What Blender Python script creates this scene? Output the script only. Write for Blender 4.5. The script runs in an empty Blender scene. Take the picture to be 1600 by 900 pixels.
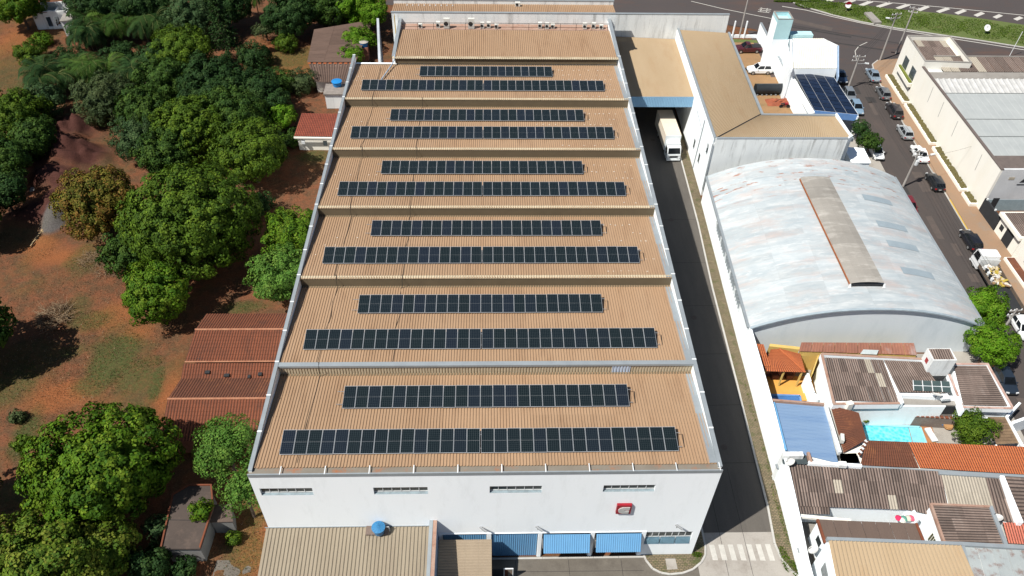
import bpy, math, random
import numpy as np
from mathutils import Matrix, Vector
R_ = math.radians
scene = bpy.context.scene
COL = scene.collection

# ------------------------------------------------------------------ camera, sky, sun, exposure
cam_d = bpy.data.cameras.new('camera')
cam_d.sensor_fit = 'HORIZONTAL'
cam_d.sensor_width = 36.0
cam_d.lens = 36.0 * 1221.360 / 1600.0
cam_d.clip_start = 0.5
cam_d.clip_end = 6000.0
cam = bpy.data.objects.new('camera', cam_d)
COL.objects.link(cam)
cam.matrix_world = Matrix.Translation((19.6858, -35.0759, 69.9629)) @ Matrix([[0.999601, 0.003092, -0.028082], [-0.022228, 0.699619, -0.71417], [0.017438, 0.71451, 0.699408]]).to_4x4()
scene.camera = cam

SUN_DIR = Vector((-8.95, -5.2, 14.6)).normalized()      # towards the sun, from the factory's own shadow
world = bpy.data.worlds.new('World')
scene.world = world
world.use_nodes = True
wn = world.node_tree
sky = wn.nodes.new('ShaderNodeTexSky')
sky.sky_type = 'NISHITA'
sky.sun_disc = False
sky.sun_elevation = math.asin(SUN_DIR.z)
sky.sun_rotation = math.atan2(SUN_DIR.x, SUN_DIR.y)
sky.air_density = 1.0
sky.dust_density = 0.6
wn.links.new(sky.outputs[0], wn.nodes['Background'].inputs[0])
wn.nodes['Background'].inputs[1].default_value = 0.052
sun_d = bpy.data.lights.new('sun', 'SUN')
sun_d.energy = 5.0
sun_d.angle = R_(0.53)
sun_d.color = (1.0, 0.955, 0.88)
sun = bpy.data.objects.new('sun', sun_d)
COL.objects.link(sun)
sun.location = (-40, -30, 90)
sun.rotation_euler = SUN_DIR.to_track_quat('Z', 'Y').to_euler()
vs = scene.view_settings
vs.view_transform = 'Standard'
vs.look = 'None'
vs.gamma = 1.0
vs.use_curve_mapping = False
vs.exposure = 0.55

# ------------------------------------------------------------------ helpers
OFF = {}


def tag(o, label=None, cat=None, group=None, kind=None):
    if label: o['label'] = label
    if cat: o['category'] = cat
    if group: o['group'] = group
    if kind: o['kind'] = kind
    return o


def thing(name, label, cat, loc=(0, 0, 0), rz=0.0, group=None):
    o = bpy.data.objects.new(name, None)
    o.empty_display_size = 0.5
    COL.objects.link(o)
    o.location = loc
    o.rotation_euler = (0, 0, rz)
    OFF[o.name] = Vector(loc) if rz == 0 else Vector((0, 0, 0))
    return tag(o, label, cat, group)


def copy_tree(o, parent=None):
    c = o.copy()
    COL.objects.link(c)
    c.parent = parent
    for ch in list(o.children):
        copy_tree(ch, c)
    return c


class MB:
    """collects shapes in world (or thing-local) coordinates; build() links them as one mesh object"""
    def __init__(s):
        s.v = []; s.f = []; s.m = []

    def add(s, vs, fs, m=0):
        n = len(s.v)
        s.v.extend([tuple(q) for q in vs])
        s.f.extend([tuple(i + n for i in f) for f in fs])
        s.m.extend([m] * len(fs))
        return s

    def box(s, x0, x1, y0, y1, z0, z1, m=0):
        return s.add([(x0, y0, z0), (x1, y0, z0), (x1, y1, z0), (x0, y1, z0), (x0, y0, z1), (x1, y0, z1), (x1, y1, z1), (x0, y1, z1)],
                     [(0, 3, 2, 1), (4, 5, 6, 7), (0, 1, 5, 4), (1, 2, 6, 5), (2, 3, 7, 6), (3, 0, 4, 7)], m)

    def cbox(s, c, sz, rz=0.0, m=0):
        """box centred on c (z = base), turned by rz"""
        ca, sa = math.cos(rz), math.sin(rz)
        hx, hy = sz[0] / 2, sz[1] / 2
        p = []
        for z in (c[2], c[2] + sz[2]):
            for (x, y) in ((-hx, -hy), (hx, -hy), (hx, hy), (-hx, hy)):
                p.append((c[0] + x * ca - y * sa, c[1] + x * sa + y * ca, z))
        return s.add(p, [(0, 3, 2, 1), (4, 5, 6, 7), (0, 1, 5, 4), (1, 2, 6, 5), (2, 3, 7, 6), (3, 0, 4, 7)], m)

    def prism(s, poly, z0, z1, m=0, bottom=True):
        """poly: list of (x, y[, ...]) counter-clockwise; z1 may be a list"""
        n = len(poly)
        zt = z1 if isinstance(z1, (list, tuple)) else [z1] * n
        zb = z0 if isinstance(z0, (list, tuple)) else [z0] * n
        vs = [(q[0], q[1], zb[i]) for i, q in enumerate(poly)] + [(q[0], q[1], zt[i]) for i, q in enumerate(poly)]
        fs = [(i, (i + 1) % n, n + (i + 1) % n, n + i) for i in range(n)] + [tuple(range(n, 2 * n))]
        if bottom: fs.append(tuple(range(n - 1, -1, -1)))
        return s.add(vs, fs, m)

    def beam(s, a, b, w, h, m=0):
        """rectangular bar from a to b, width w, height h, its top face through a and b"""
        a = Vector(a); b = Vector(b)
        d = (b - a).normalized()
        up = Vector((0, 0, 1))
        if abs(d.z) > 0.98: up = Vector((0, 1, 0))
        r = d.cross(up).normalized() * (w / 2)
        u = r.cross(d).normalized() * h
        p = [a - r - u, a + r - u, a + r, a - r, b - r - u, b + r - u, b + r, b - r]
        return s.add(p, [(0, 1, 2, 3), (7, 6, 5, 4), (1, 0, 4, 5), (2, 1, 5, 6), (3, 2, 6, 7), (0, 3, 7, 4)], m)

    def tube(s, a, b, r, n=8, r2=None, m=0, cap=True):
        a = Vector(a); b = Vector(b)
        d = (b - a).normalized()
        up = Vector((0, 0, 1)) if abs(d.z) < 0.9 else Vector((1, 0, 0))
        x = d.cross(up).normalized(); y = x.cross(d)
        r2 = r if r2 is None else r2
        vs = []
        for (c, rr) in ((a, r), (b, r2)):
            for i in range(n):
                t = 2 * math.pi * i / n
                vs.append(c + x * (math.cos(t) * rr) + y * (math.sin(t) * rr))
        fs = [(i, (i + 1) % n, n + (i + 1) % n, n + i) for i in range(n)]
        if cap: fs += [tuple(range(n - 1, -1, -1)), tuple(range(n, 2 * n))]
        return s.add(vs, fs, m)

    def path(s, pts, r, n=6, m=0):
        for a, b in zip(pts[:-1], pts[1:]):
            s.tube(a, b, r, n, m=m)
        return s

    def lathe(s, prof, c=(0, 0, 0), n=20, m=0):
        """prof: list of (radius, z)"""
        vs = []; fs = []
        k = len(prof)
        for (r, z) in prof:
            for i in range(n):
                t = 2 * math.pi * i / n
                vs.append((c[0] + r * math.cos(t), c[1] + r * math.sin(t), c[2] + z))
        for j in range(k - 1):
            for i in range(n):
                fs.append((j * n + i, j * n + (i + 1) % n, (j + 1) * n + (i + 1) % n, (j + 1) * n + i))
        fs.append(tuple(range(n - 1, -1, -1)))
        fs.append(tuple(range((k - 1) * n, k * n)))
        return s.add(vs, fs, m)

    def corr(s, a, b, c, d, pitch=0.25, amp=0.04, prof='trap', thick=0.012, m=0, rows=1, m2=None):
        """ribbed sheet over the quad a-b (across the ribs), d-c opposite edge; ribs run a->d"""
        a, b, c, d = (Vector(q[:3]) for q in (a, b, c, d))
        L = (b - a).length
        n = max(1, round(L / pitch))
        shp = {'trap': ((0.0, 0.0), (0.50, 0.0), (0.62, 1.0), (0.78, 1.0)),
               'sine': ((0.0, 0.0), (0.17, 0.25), (0.33, 0.75), (0.5, 1.0), (0.67, 0.75), (0.83, 0.25)),
               'seam': ((0.0, 0.0), (0.9, 0.0), (0.92, 1.0), (0.98, 1.0))}[prof]
        nrm = (b - a).cross(d - a).normalized()
        if nrm.z < 0: nrm = -nrm
        ts = []
        for i in range(n):
            for (u, h) in shp:
                ts.append(((i + u) / n, h * amp))
        ts.append((1.0, 0.0))
        k = len(ts)
        vs = []
        for j in range(rows + 1):
            w = j / rows
            e0 = a.lerp(d, w); e1 = b.lerp(c, w)
            for (t, h) in ts:
                vs.append(e0.lerp(e1, t) + nrm * h)
        fs = [(j * k + i, j * k + i + 1, (j + 1) * k + i + 1, (j + 1) * k + i) for j in range(rows) for i in range(k - 1)]
        # skirt so that the sheet has a visible edge
        base = len(vs)
        for e in (0, rows):
            for i in range(k):
                vs.append(vs[e * k + i] - nrm * (thick + 0.02))
        fs += [(i + 1, i, base + i, base + i + 1) for i in range(k - 1)]
        o2 = rows * k
        fs += [(o2 + i, o2 + i + 1, base + k + i + 1, base + k + i) for i in range(k - 1)]
        s.add(vs, fs, m)
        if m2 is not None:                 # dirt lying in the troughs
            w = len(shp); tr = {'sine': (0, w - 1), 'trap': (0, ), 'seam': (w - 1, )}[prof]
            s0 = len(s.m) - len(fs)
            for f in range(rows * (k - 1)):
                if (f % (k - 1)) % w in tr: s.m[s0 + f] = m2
        return s

    def tiles(s, a, b, c, d, pw=0.24, pl=0.38, amp=0.05, m=0, m2=1):
        """clay tiles: a-b is the eave, d-c the ridge; barrel across, stepped courses up the slope"""
        a, b, c, d = (Vector(q[:3]) for q in (a, b, c, d))
        nx = max(2, round(max((b - a).length, (c - d).length) / pw))
        ny = max(2, round((d - a).length / pl))
        nrm = (b - a).cross(d - a).normalized()
        if nrm.z < 0: nrm = -nrm
        prof = ((0.0, 0.0), (0.28, 0.0), (0.42, 0.75), (0.64, 1.0), (0.86, 0.75))
        ts = [((i + u) / nx, h * amp) for i in range(nx) for (u, h) in prof] + [(1.0, 0.0)]
        k = len(ts)
        vs = []; fs = []
        for j in range(ny):
            for (w, lift) in ((j / ny, 0.035), ((j + 1.0) / ny, 0.0)):
                e0 = a.lerp(d, w); e1 = b.lerp(c, w)
                for (t, h) in ts:
                    vs.append(e0.lerp(e1, t) + nrm * (h + lift))
            q = 2 * j * k
            fs += [(q + i, q + i + 1, q + k + i + 1, q + k + i) for i in range(k - 1)]
            if j:
                fs += [(q - k + i, q - k + i + 1, q + i + 1, q + i) for i in range(k - 1)]
        n0 = len(s.m)
        s.add(vs, fs, m)
        # grime and painted-in shade in the channels between the barrel tiles (rows come in blocks of k-1 faces)
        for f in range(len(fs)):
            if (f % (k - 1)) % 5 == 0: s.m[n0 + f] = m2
        return s

    def build(s, name, mats, parent=None, smooth=False, kind=None):
        me = bpy.data.meshes.new(name)
        off = OFF.get(parent.name, Vector((0, 0, 0))) if parent else Vector((0, 0, 0))
        vs = np.array([tuple(q) for q in s.v], dtype=float).reshape(-1, 3) - np.array(off)
        me.from_pydata(vs.tolist(), [], s.f)
        if not isinstance(mats, (list, tuple)): mats = [mats]
        for q in mats: me.materials.append(q)
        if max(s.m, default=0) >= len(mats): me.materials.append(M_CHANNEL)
        if len(me.materials) > 1: me.polygons.foreach_set('material_index', s.m)
        if smooth: me.polygons.foreach_set('use_smooth', [True] * len(me.polygons))
        me.update()
        o = bpy.data.objects.new(name, me)
        COL.objects.link(o)
        if parent:
            o.parent = parent
            OFF[o.name] = off
        if kind: o['kind'] = kind
        return o


# ------------------------------------------------------------------ materials
MATS = {}


def mat(name, col, col2=None, scale=1.5, detail=6.0, rough=0.8, contrast=0.5, streak=None, bump=0.0, bscale=12.0, metal=0.0, spec=0.3,
        rnd=0.0, stain=None, stain_scale=0.6, stain_amt=0.5, fine=0.12, hue=0.0):
    """weathered surface: two tones mixed by noise in object space, per-object tint, optional stains and fine relief"""
    if name in MATS: return MATS[name]
    m = bpy.data.materials.new(name)
    m.use_nodes = True
    t = m.node_tree; N = t.nodes; L = t.links
    bs = N['Principled BSDF']
    bs.inputs['Roughness'].default_value = rough
    bs.inputs['Metallic'].default_value = metal
    bs.inputs['Specular IOR Level'].default_value = spec
    geo = N.new('ShaderNodeNewGeometry')
    pos = geo.outputs['Position']
    mp = N.new('ShaderNodeMapping')
    if streak: mp.inputs['Scale'].default_value = streak
    L.new(pos, mp.inputs['Vector'])
    nz = N.new('ShaderNodeTexNoise')
    nz.inputs['Scale'].default_value = scale; nz.inputs['Detail'].default_value = detail; nz.inputs['Roughness'].default_value = 0.62
    L.new(mp.outputs[0], nz.inputs['Vector'])
    rp = N.new('ShaderNodeMapRange')
    rp.inputs['From Min'].default_value = 0.5 - 0.25 * contrast - 0.02; rp.inputs['From Max'].default_value = 0.5 + 0.25 * contrast + 0.02
    L.new(nz.outputs['Fac'], rp.inputs['Value'])
    mx = N.new('ShaderNodeMix'); mx.data_type = 'RGBA'
    c2 = col2 if col2 else tuple(q * 0.82 for q in col)
    mx.inputs['A'].default_value = (*col, 1); mx.inputs['B'].default_value = (*c2, 1)
    L.new(rp.outputs[0], mx.inputs['Factor'])
    out = mx.outputs['Result']
    if stain:
        n2 = N.new('ShaderNodeTexNoise'); n2.inputs['Scale'].default_value = stain_scale; n2.inputs['Detail'].default_value = 8.0; n2.inputs['Roughness'].default_value = 0.7
        L.new(mp.outputs[0], n2.inputs['Vector'])
        r2 = N.new('ShaderNodeMapRange'); r2.inputs['From Min'].default_value = 0.52; r2.inputs['From Max'].default_value = 0.72
        r2.inputs['To Max'].default_value = stain_amt
        L.new(n2.outputs['Fac'], r2.inputs['Value'])
        m2 = N.new('ShaderNodeMix'); m2.data_type = 'RGBA'
        L.new(r2.outputs[0], m2.inputs['Factor']); L.new(out, m2.inputs['A']); m2.inputs['B'].default_value = (*stain, 1)
        out = m2.outputs['Result']
    if fine:
        n3 = N.new('ShaderNodeTexNoise'); n3.inputs['Scale'].default_value = 9.0; n3.inputs['Detail'].default_value = 3.0
        L.new(pos, n3.inputs['Vector'])
        r3 = N.new('ShaderNodeMapRange'); r3.inputs['To Min'].default_value = 1 - fine; r3.inputs['To Max'].default_value = 1 + fine
        L.new(n3.outputs['Fac'], r3.inputs['Value'])
        h3 = N.new('ShaderNodeHueSaturation'); L.new(out, h3.inputs['Color']); L.new(r3.outputs[0], h3.inputs['Value'])
        out = h3.outputs[0]
    if rnd or hue:
        oi = N.new('ShaderNodeObjectInfo')
        r4 = N.new('ShaderNodeMapRange'); r4.inputs['To Min'].default_value = 1 - rnd; r4.inputs['To Max'].default_value = 1 + rnd
        L.new(oi.outputs['Random'], r4.inputs['Value'])
        h4 = N.new('ShaderNodeHueSaturation'); L.new(out, h4.inputs['Color']); L.new(r4.outputs[0], h4.inputs['Value'])
        if hue:
            r5 = N.new('ShaderNodeMapRange'); r5.inputs['To Min'].default_value = 0.5 - hue; r5.inputs['To Max'].default_value = 0.5 + hue
            wn_ = N.new('ShaderNodeTexWhiteNoise'); wn_.noise_dimensions = '1D'; L.new(oi.outputs['Random'], wn_.inputs['W'])
            L.new(wn_.outputs['Value'], r5.inputs['Value']); L.new(r5.outputs[0], h4.inputs['Hue'])
        out = h4.outputs[0]
    L.new(out, bs.inputs['Base Color'])
    if bump:
        nb = N.new('ShaderNodeTexNoise'); nb.inputs['Scale'].default_value = bscale; nb.inputs['Detail'].default_value = 5.0
        L.new(pos, nb.inputs['Vector'])
        bp = N.new('ShaderNodeBump'); bp.inputs['Strength'].default_value = bump; bp.inputs['Distance'].default_value = 0.05
        L.new(nb.outputs['Fac'], bp.inputs['Height']); L.new(bp.outputs[0], bs.inputs['Normal'])
    MATS[name] = m
    return m


def brickmat(name, c1, c2, mortar, sc=1.0, bw=0.5, rh=0.25, ms=0.04, rough=0.9, rot=0.0, extra=None):
    if name in MATS: return MATS[name]
    m = bpy.data.materials.new(name); m.use_nodes = True
    t = m.node_tree; N = t.nodes; L = t.links
    bs = N['Principled BSDF']; bs.inputs['Roughness'].default_value = rough; bs.inputs['Specular IOR Level'].default_value = 0.2
    geo = N.new('ShaderNodeNewGeometry')
    mp = N.new('ShaderNodeMapping'); mp.inputs['Rotation'].default_value = (0, 0, rot)
    L.new(geo.outputs['Position'], mp.inputs['Vector'])
    br = N.new('ShaderNodeTexBrick')
    br.inputs['Color1'].default_value = (*c1, 1); br.inputs['Color2'].default_value = (*c2, 1); br.inputs['Mortar'].default_value = (*mortar, 1)
    br.inputs['Scale'].default_value = sc; br.inputs['Mortar Size'].default_value = ms
    br.inputs['Brick Width'].default_value = bw; br.inputs['Row Height'].default_value = rh
    L.new(mp.outputs[0], br.inputs['Vector'])
    nz = N.new('ShaderNodeTexNoise'); nz.inputs['Scale'].default_value = 1.3; nz.inputs['Detail'].default_value = 7.0; nz.inputs['Roughness'].default_value = 0.7
    L.new(geo.outputs['Position'], nz.inputs['Vector'])
    out = br.outputs['Color']
    r = N.new('ShaderNodeMapRange'); r.inputs['To Min'].default_value = 0.6; r.inputs['To Max'].default_value = 1.4
    L.new(nz.outputs['Fac'], r.inputs['Value'])
    h = N.new('ShaderNodeHueSaturation'); L.new(out, h.inputs['Color']); L.new(r.outputs[0], h.inputs['Value'])
    out = h.outputs[0]
    if extra:
        n2 = N.new('ShaderNodeTexNoise'); n2.inputs['Scale'].default_value = 0.8; n2.inputs['Detail'].default_value = 8.0; n2.inputs['Roughness'].default_value = 0.75
        L.new(geo.outputs['Position'], n2.inputs['Vector'])
        r2 = N.new('ShaderNodeMapRange'); r2.inputs['From Min'].default_value = 0.53; r2.inputs['From Max'].default_value = 0.62; r2.inputs['To Max'].default_value = 0.8
        L.new(n2.outputs['Fac'], r2.inputs['Value'])
        m2 = N.new('ShaderNodeMix'); m2.data_type = 'RGBA'; L.new(r2.outputs[0], m2.inputs['Factor']); L.new(out, m2.inputs['A']); m2.inputs['B'].default_value = (*extra, 1)
        out = m2.outputs['Result']
    L.new(out, bs.inputs['Base Color'])
    bp = N.new('ShaderNodeBump'); bp.inputs['Strength'].default_value = 0.6; bp.inputs['Distance'].default_value = 0.03; bp.invert = True
    L.new(br.outputs['Fac'], bp.inputs['Height']); L.new(bp.outputs[0], bs.inputs['Normal'])
    MATS[name] = m
    return m


def glassmat(name, col, rough=0.08, spec=0.5):
    if name in MATS: return MATS[name]
    m = bpy.data.materials.new(name); m.use_nodes = True
    bs = m.node_tree.nodes['Principled BSDF']
    bs.inputs['Base Color'].default_value = (*col, 1); bs.inputs['Roughness'].default_value = rough; bs.inputs['Specular IOR Level'].default_value = spec
    MATS[name] = m
    return m


M_CHANNEL = mat('tile_channel_grime_shade', (0.085, 0.035, 0.022), (0.060, 0.027, 0.018), 1.5, rough=1.0, fine=0.2)
M_WHITE = mat('white_painted_render', (0.84, 0.885, 0.91), (0.80, 0.85, 0.88), 0.35, contrast=1.2, rough=0.75, fine=0.03, stain=(0.50, 0.54, 0.54), stain_scale=0.8, stain_amt=0.22, streak=(1, 1, 0.25), bump=0.05)
M_WHITE_OLD = mat('old_white_render', (0.72, 0.74, 0.73), (0.60, 0.62, 0.62), 0.5, contrast=1.0, rough=0.85, fine=0.08, stain=(0.22, 0.22, 0.21), stain_scale=0.8, stain_amt=0.75, streak=(1.4, 1.4, 0.16), bump=0.1)
M_CREAM = mat('cream_render', (0.74, 0.72, 0.66), (0.69, 0.67, 0.605), 0.4, contrast=1.0, rough=0.8, fine=0.03, stain=(0.62, 0.55, 0.38), stain_scale=0.5, stain_amt=0.2, streak=(1, 1, 0.3))
M_ROOF = mat('tan_roof_sheet', (0.335, 0.230, 0.147), (0.300, 0.190, 0.112), 0.16, contrast=1.6, rough=0.6, fine=0.14, streak=(2.2, 0.35, 1), stain=(0.21, 0.125, 0.072), stain_scale=0.45, stain_amt=0.6, spec=0.25, rnd=0.05)
M_ROOF2 = mat('pale_tan_roof_sheet', (0.385, 0.300, 0.200), (0.335, 0.250, 0.155), 0.25, contrast=1.4, rough=0.6, fine=0.08, streak=(1.6, 0.4, 1), stain=(0.30, 0.185, 0.095), stain_scale=0.4, stain_amt=0.4, spec=0.25)
M_ROOF3 = mat('grimy_tan_sheet', (0.27, 0.230, 0.172), (0.21, 0.175, 0.126), 0.3, contrast=1.5, rough=0.65, fine=0.14, streak=(2.0, 0.3, 1), stain=(0.17, 0.135, 0.10), stain_scale=0.5, stain_amt=0.6, spec=0.25)
M_RIDGE = mat('cream_ridge_cap', (0.46, 0.40, 0.29), (0.35, 0.29, 0.20), 2.5, contrast=1.0, rough=0.7, fine=0.2)
M_FACE = mat('khaki_riser_sheet', (0.135, 0.108, 0.068), (0.105, 0.084, 0.054), 0.5, contrast=1.2, rough=0.7, fine=0.1)
M_GALV = mat('galvanised_flashing', (0.29, 0.325, 0.345), (0.225, 0.25, 0.27), 0.8, contrast=1.0, rough=0.5, metal=0.2, fine=0.08)
M_GUTTER = mat('gutter_lining', (0.20, 0.18, 0.15), (0.15, 0.13, 0.105), 0.5, contrast=1.0, rough=0.8, fine=0.1, stain=(0.30, 0.10, 0.03), stain_scale=0.8, stain_amt=1.0)
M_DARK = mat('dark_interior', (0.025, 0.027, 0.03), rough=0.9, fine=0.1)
M_BLUE = mat('blue_painted_metal', (0.135, 0.32, 0.53), (0.115, 0.28, 0.48), 0.8, contrast=1.0, rough=0.45, fine=0.05, stain=(0.15, 0.28, 0.42), stain_scale=1.5, stain_amt=0.4)
M_FRAME = mat('white_metal_frame', (0.66, 0.69, 0.70), rough=0.5, fine=0.03)
M_STEEL = mat('steel_tube', (0.35, 0.36, 0.37), rough=0.45, metal=0.4, fine=0.05)
M_BLACK = mat('black_rubber', (0.02, 0.02, 0.021), rough=0.8, fine=0.1)
M_GLASS = glassmat('window_glass', (0.06, 0.075, 0.08))
M_GLASS_SKY = glassmat('skylight_glass', (0.05, 0.075, 0.075), 0.25)
M_CONC = mat('concrete_slab', (0.28, 0.265, 0.245), (0.20, 0.185, 0.165), 0.4, contrast=1.3, rough=0.9, fine=0.12, stain=(0.11, 0.10, 0.09), stain_scale=0.35, stain_amt=0.6, bump=0.15)
M_KERB = mat('kerb_concrete', (0.42, 0.41, 0.385), (0.33, 0.32, 0.30), 1.2, contrast=1.0, rough=0.9, fine=0.1)
M_RUST = mat('rust', (0.30, 0.10, 0.035), (0.20, 0.07, 0.03), 3.0, rough=0.9)
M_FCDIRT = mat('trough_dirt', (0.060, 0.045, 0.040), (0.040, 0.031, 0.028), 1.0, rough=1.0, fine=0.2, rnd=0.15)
M_BROWNFC = mat('weathered_fibre_cement', (0.20, 0.155, 0.132), (0.125, 0.092, 0.078), 0.8, contrast=1.4, rough=0.95, fine=0.2, rnd=0.28, streak=(2.5, 0.7, 1), stain=(0.24, 0.20, 0.175), stain_scale=0.7, stain_amt=0.55)
M_PALEFC = mat('pale_fibre_cement', (0.40, 0.36, 0.29), (0.26, 0.23, 0.19), 0.6, contrast=1.6, rough=0.95, fine=0.15, rnd=0.1, streak=(3.0, 0.3, 1))
M_TILE_O = mat('new_clay_tile', (0.40, 0.118, 0.040), (0.33, 0.088, 0.032), 1.2, contrast=1.0, rough=0.85, fine=0.22, stain=(0.28, 0.09, 0.04), stain_scale=0.9, stain_amt=0.5)
M_TILE_R = mat('old_clay_tile', (0.200, 0.062, 0.029), (0.105, 0.036, 0.020), 0.7, contrast=1.5, rough=0.9, fine=0.25, stain=(0.055, 0.028, 0.021), stain_scale=0.5, stain_amt=0.75)
M_TILE_B = mat('mossy_brown_tile', (0.15, 0.052, 0.028), (0.080, 0.035, 0.022), 0.6, contrast=1.5, rough=0.9, fine=0.25, stain=(0.26, 0.10, 0.04), stain_scale=0.7, stain_amt=0.6)

# ------------------------------------------------------------------ the setting
def sheet(name, polys, m, z, kind='structure', lab=None):
    b = MB()
    for q in polys:
        b.add([(c[0], c[1], z) for c in q], [tuple(range(len(q)))])
    o = b.build(name, m)
    if kind: o['kind'] = kind
    return o


def vnoise(x, y, sc, seed):
    """smooth value noise on arrays"""
    rs = np.random.RandomState(seed)
    g = rs.rand(512, 512)
    u = x / sc + 1000.3; v = y / sc + 1000.7
    i = np.floor(u).astype(int); j = np.floor(v).astype(int)
    fu = u - i; fv = v - j
    fu = fu * fu * (3 - 2 * fu); fv = fv * fv * (3 - 2 * fv)
    i %= 511; j %= 511
    a = g[i, j]; b = g[i + 1, j]; c = g[i, j + 1]; d = g[i + 1, j + 1]
    return (a * (1 - fu) + b * fu) * (1 - fv) + (c * (1 - fu) + d * fu) * fv


def fbm(x, y, sc, seed, o=4):
    t = 0; w = 0.5
    for k in range(o):
        t = t + w * vnoise(x, y, sc / 2 ** k, seed + k); w *= 0.5
    return t / (1 - 0.5 ** o)


def make_ground():
    xs = np.concatenate([[-2500, -900, -350, -160, -110], np.arange(-84, 0.1, 0.45), [1.5, 60, 140, 300, 900, 2500]])
    ys = np.concatenate([[-2500, -900, -300, -80, -30], np.arange(-16, 126, 0.45), [140, 200, 400, 1000, 2500]])
    X, Y = np.meshgrid(xs, ys, indexing='ij')
    nx, ny = X.shape
    n1 = fbm(X, Y, 9.0, 1); n2 = fbm(X, Y, 2.2, 9); n4 = fbm(X, Y, 1.3, 33, 2)
    inside = ((X < 0.2) & (X > -84.5) & (Y > -16.5) & (Y < 126.5)).astype(float)
    Z = ((n1 - 0.5) * 0.35 + (n2 - 0.5) * 0.16 + (n4 - 0.5) * 0.12)
    near = np.clip((-0.6 - X) / 2.0, 0, 1)
    Z = Z * near

    def bump(c, rx, ry, ang, sharp=1.0):
        ca, sa = math.cos(ang), math.sin(ang)
        dx = X - c[0]; dy = Y - c[1]
        u = (dx * ca + dy * sa) / rx; v = (-dx * sa + dy * ca) / ry
        return np.exp(-(u * u + v * v) * sharp)
    # tipped soil heaps
    dark = np.zeros_like(X)
    for (c, rx, ry, h) in (((-46.38, 72.12, 0), 5.0, 4.0, 1.3), ((-45.72, 65.98, 0), 4.2, 3.6, 1.5), ((-41.74, 64.31, 0), 4.5, 3.2, 1.2), ((-44.3, 58.69, 0), 3.6, 3.4, 1.3),
                           ((-40.51, 57.16, 0), 3.6, 3.0, 1.1), ((-42.87, 50.6, 0), 4.2, 2.6, 1.3), ((-40.46, 53.45, 0), 3.4, 2.4, 0.9), ((-47.45, 64.3, 0), 3.5, 3.0, 1.2)):
        b = bump(c, rx, ry, 0.2, 1.4)
        Z += h * 1.5 * b * np.clip(0.1 + 0.7 * n2 + 1.0 * n4, 0.2, 2); dark = np.maximum(dark, np.clip(b * 1.7, 0, 1))
    grey = bump((-39.54, 49.21, 0), 1.9, 3.2, -0.25, 1.3)
    Z += 1.25 * grey * (0.9 + 0.2 * n2)
    grey = np.clip((grey - 0.28) * 5, 0, 1)
    grass = np.clip((n1 - 0.53) * 4.0, 0, 1) * 0.45 * np.clip((n2 - 0.25) * 3, 0, 1)
    for (c, rx, ry, amt) in (((-23.89, 24.91, 0), 2.8, 4.6, 0.95), ((-20.99, 22.04, 0), 2.6, 2.6, 0.8), ((-24.61, 21.15, 0), 1.8, 2.2, 0.8), ((-28.87, 31.04, 0), 2.6, 1.6, 0.7), ((-31.2, 33.22, 0), 2.0, 2.0, 0.55),
                             ((-33.98, 24.99, 0), 4.5, 3.0, 0.5), ((-33.98, 21.23, 0), 2.6, 3.5, 0.7), ((-29.31, 26.13, 0), 1.6, 1.2, 0.7), ((-17.85, 21.1, 0), 0.8, 2.4, 0.9), ((-19.78, 24.4, 0), 2.0, 1.0, 0.6),
                             ((-33.62, 42.01, 0), 2.2, 3.0, 0.6), ((-43.77, 46.53, 0), 3.0, 2.5, 0.45), ((-63.65, 91.15, 0), 7, 8, 0.55), ((-57.92, 82.65, 0), 4, 5, 0.8), ((-47.62, 74.88, 0), 2.5, 3.0, 0.75),
                             ((-41.73, 73.98, 0), 3.5, 2.5, 0.4), ((-13.2, 18.37, 0), 3.0, 1.5, 0.5), ((-19.07, 17.12, 0), 1.8, 1.3, 0.8), ((-29.55, 14.3, 0), 1.5, 3.0, 0.9), ((-3.75, 0.97, 0), 2.0, 3.0, 0.6),
                             ((-10.48, 33.11, 0), 2.5, 1.2, 0.8), ((-7.29, 65.24, 0), 3.0, 1.5, 0.8), ((-16.71, 95.76, 0), 5, 4, 0.8), ((-3.4, 4.98, 0), 1.0, 3.0, 0.7), ((-27.31, 7.39, 0), 2.0, 1.5, 0.6)):
        b = bump(c, rx, ry, 0.15, 0.9)
        grass = np.maximum(grass, amt * np.clip(b * 2.2 - 0.35 + (n2 - 0.5) * 1.6, 0, 1))
    grass *= (1 - dark)
    path = np.zeros_like(X)
    for (c, rx, ry) in (((-26.36, 31.56, 0), 3.2, 2.2), ((-37.17, 42.65, 0), 4.0, 2.0), ((-40.43, 44.56, 0), 3.0, 1.6), ((-27.48, 19.38, 0), 4.5, 2.5), ((-15.8, 20.17, 0), 1.6, 3.2), ((-66.94, 102.98, 0), 5, 8),
                        ((-16.37, 93.89, 0), 7, 5), ((-20.24, 96.19, 0), 4, 6), ((-16.34, 18.4, 0), 1.3, 2.0), ((-2.69, 1.6, 0), 2, 4), ((-22.82, 28.91, 0), 2.0, 1.5)):
        path = np.maximum(path, np.clip(bump(c, rx, ry, 0.1, 0.8) * 1.6 - 0.3 + (n2 - 0.5) * 1.2, 0, 1))
    Z = Z * inside
    vs = np.stack([X, Y, Z], -1).reshape(-1, 3)
    idx = np.arange(nx * ny).reshape(nx, ny)
    fs = np.stack([idx[:-1, :-1], idx[1:, :-1], idx[1:, 1:], idx[:-1, 1:]], -1).reshape(-1, 4)
    me = bpy.data.meshes.new('ground')
    me.from_pydata(vs.tolist(), [], fs.tolist())
    at = me.color_attributes.new('cover', 'FLOAT_COLOR', 'POINT')
    colr = np.stack([grass, dark, path, grey], -1).reshape(-1, 4).astype(np.float32)
    at.data.foreach_set('color', colr.ravel())
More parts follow.
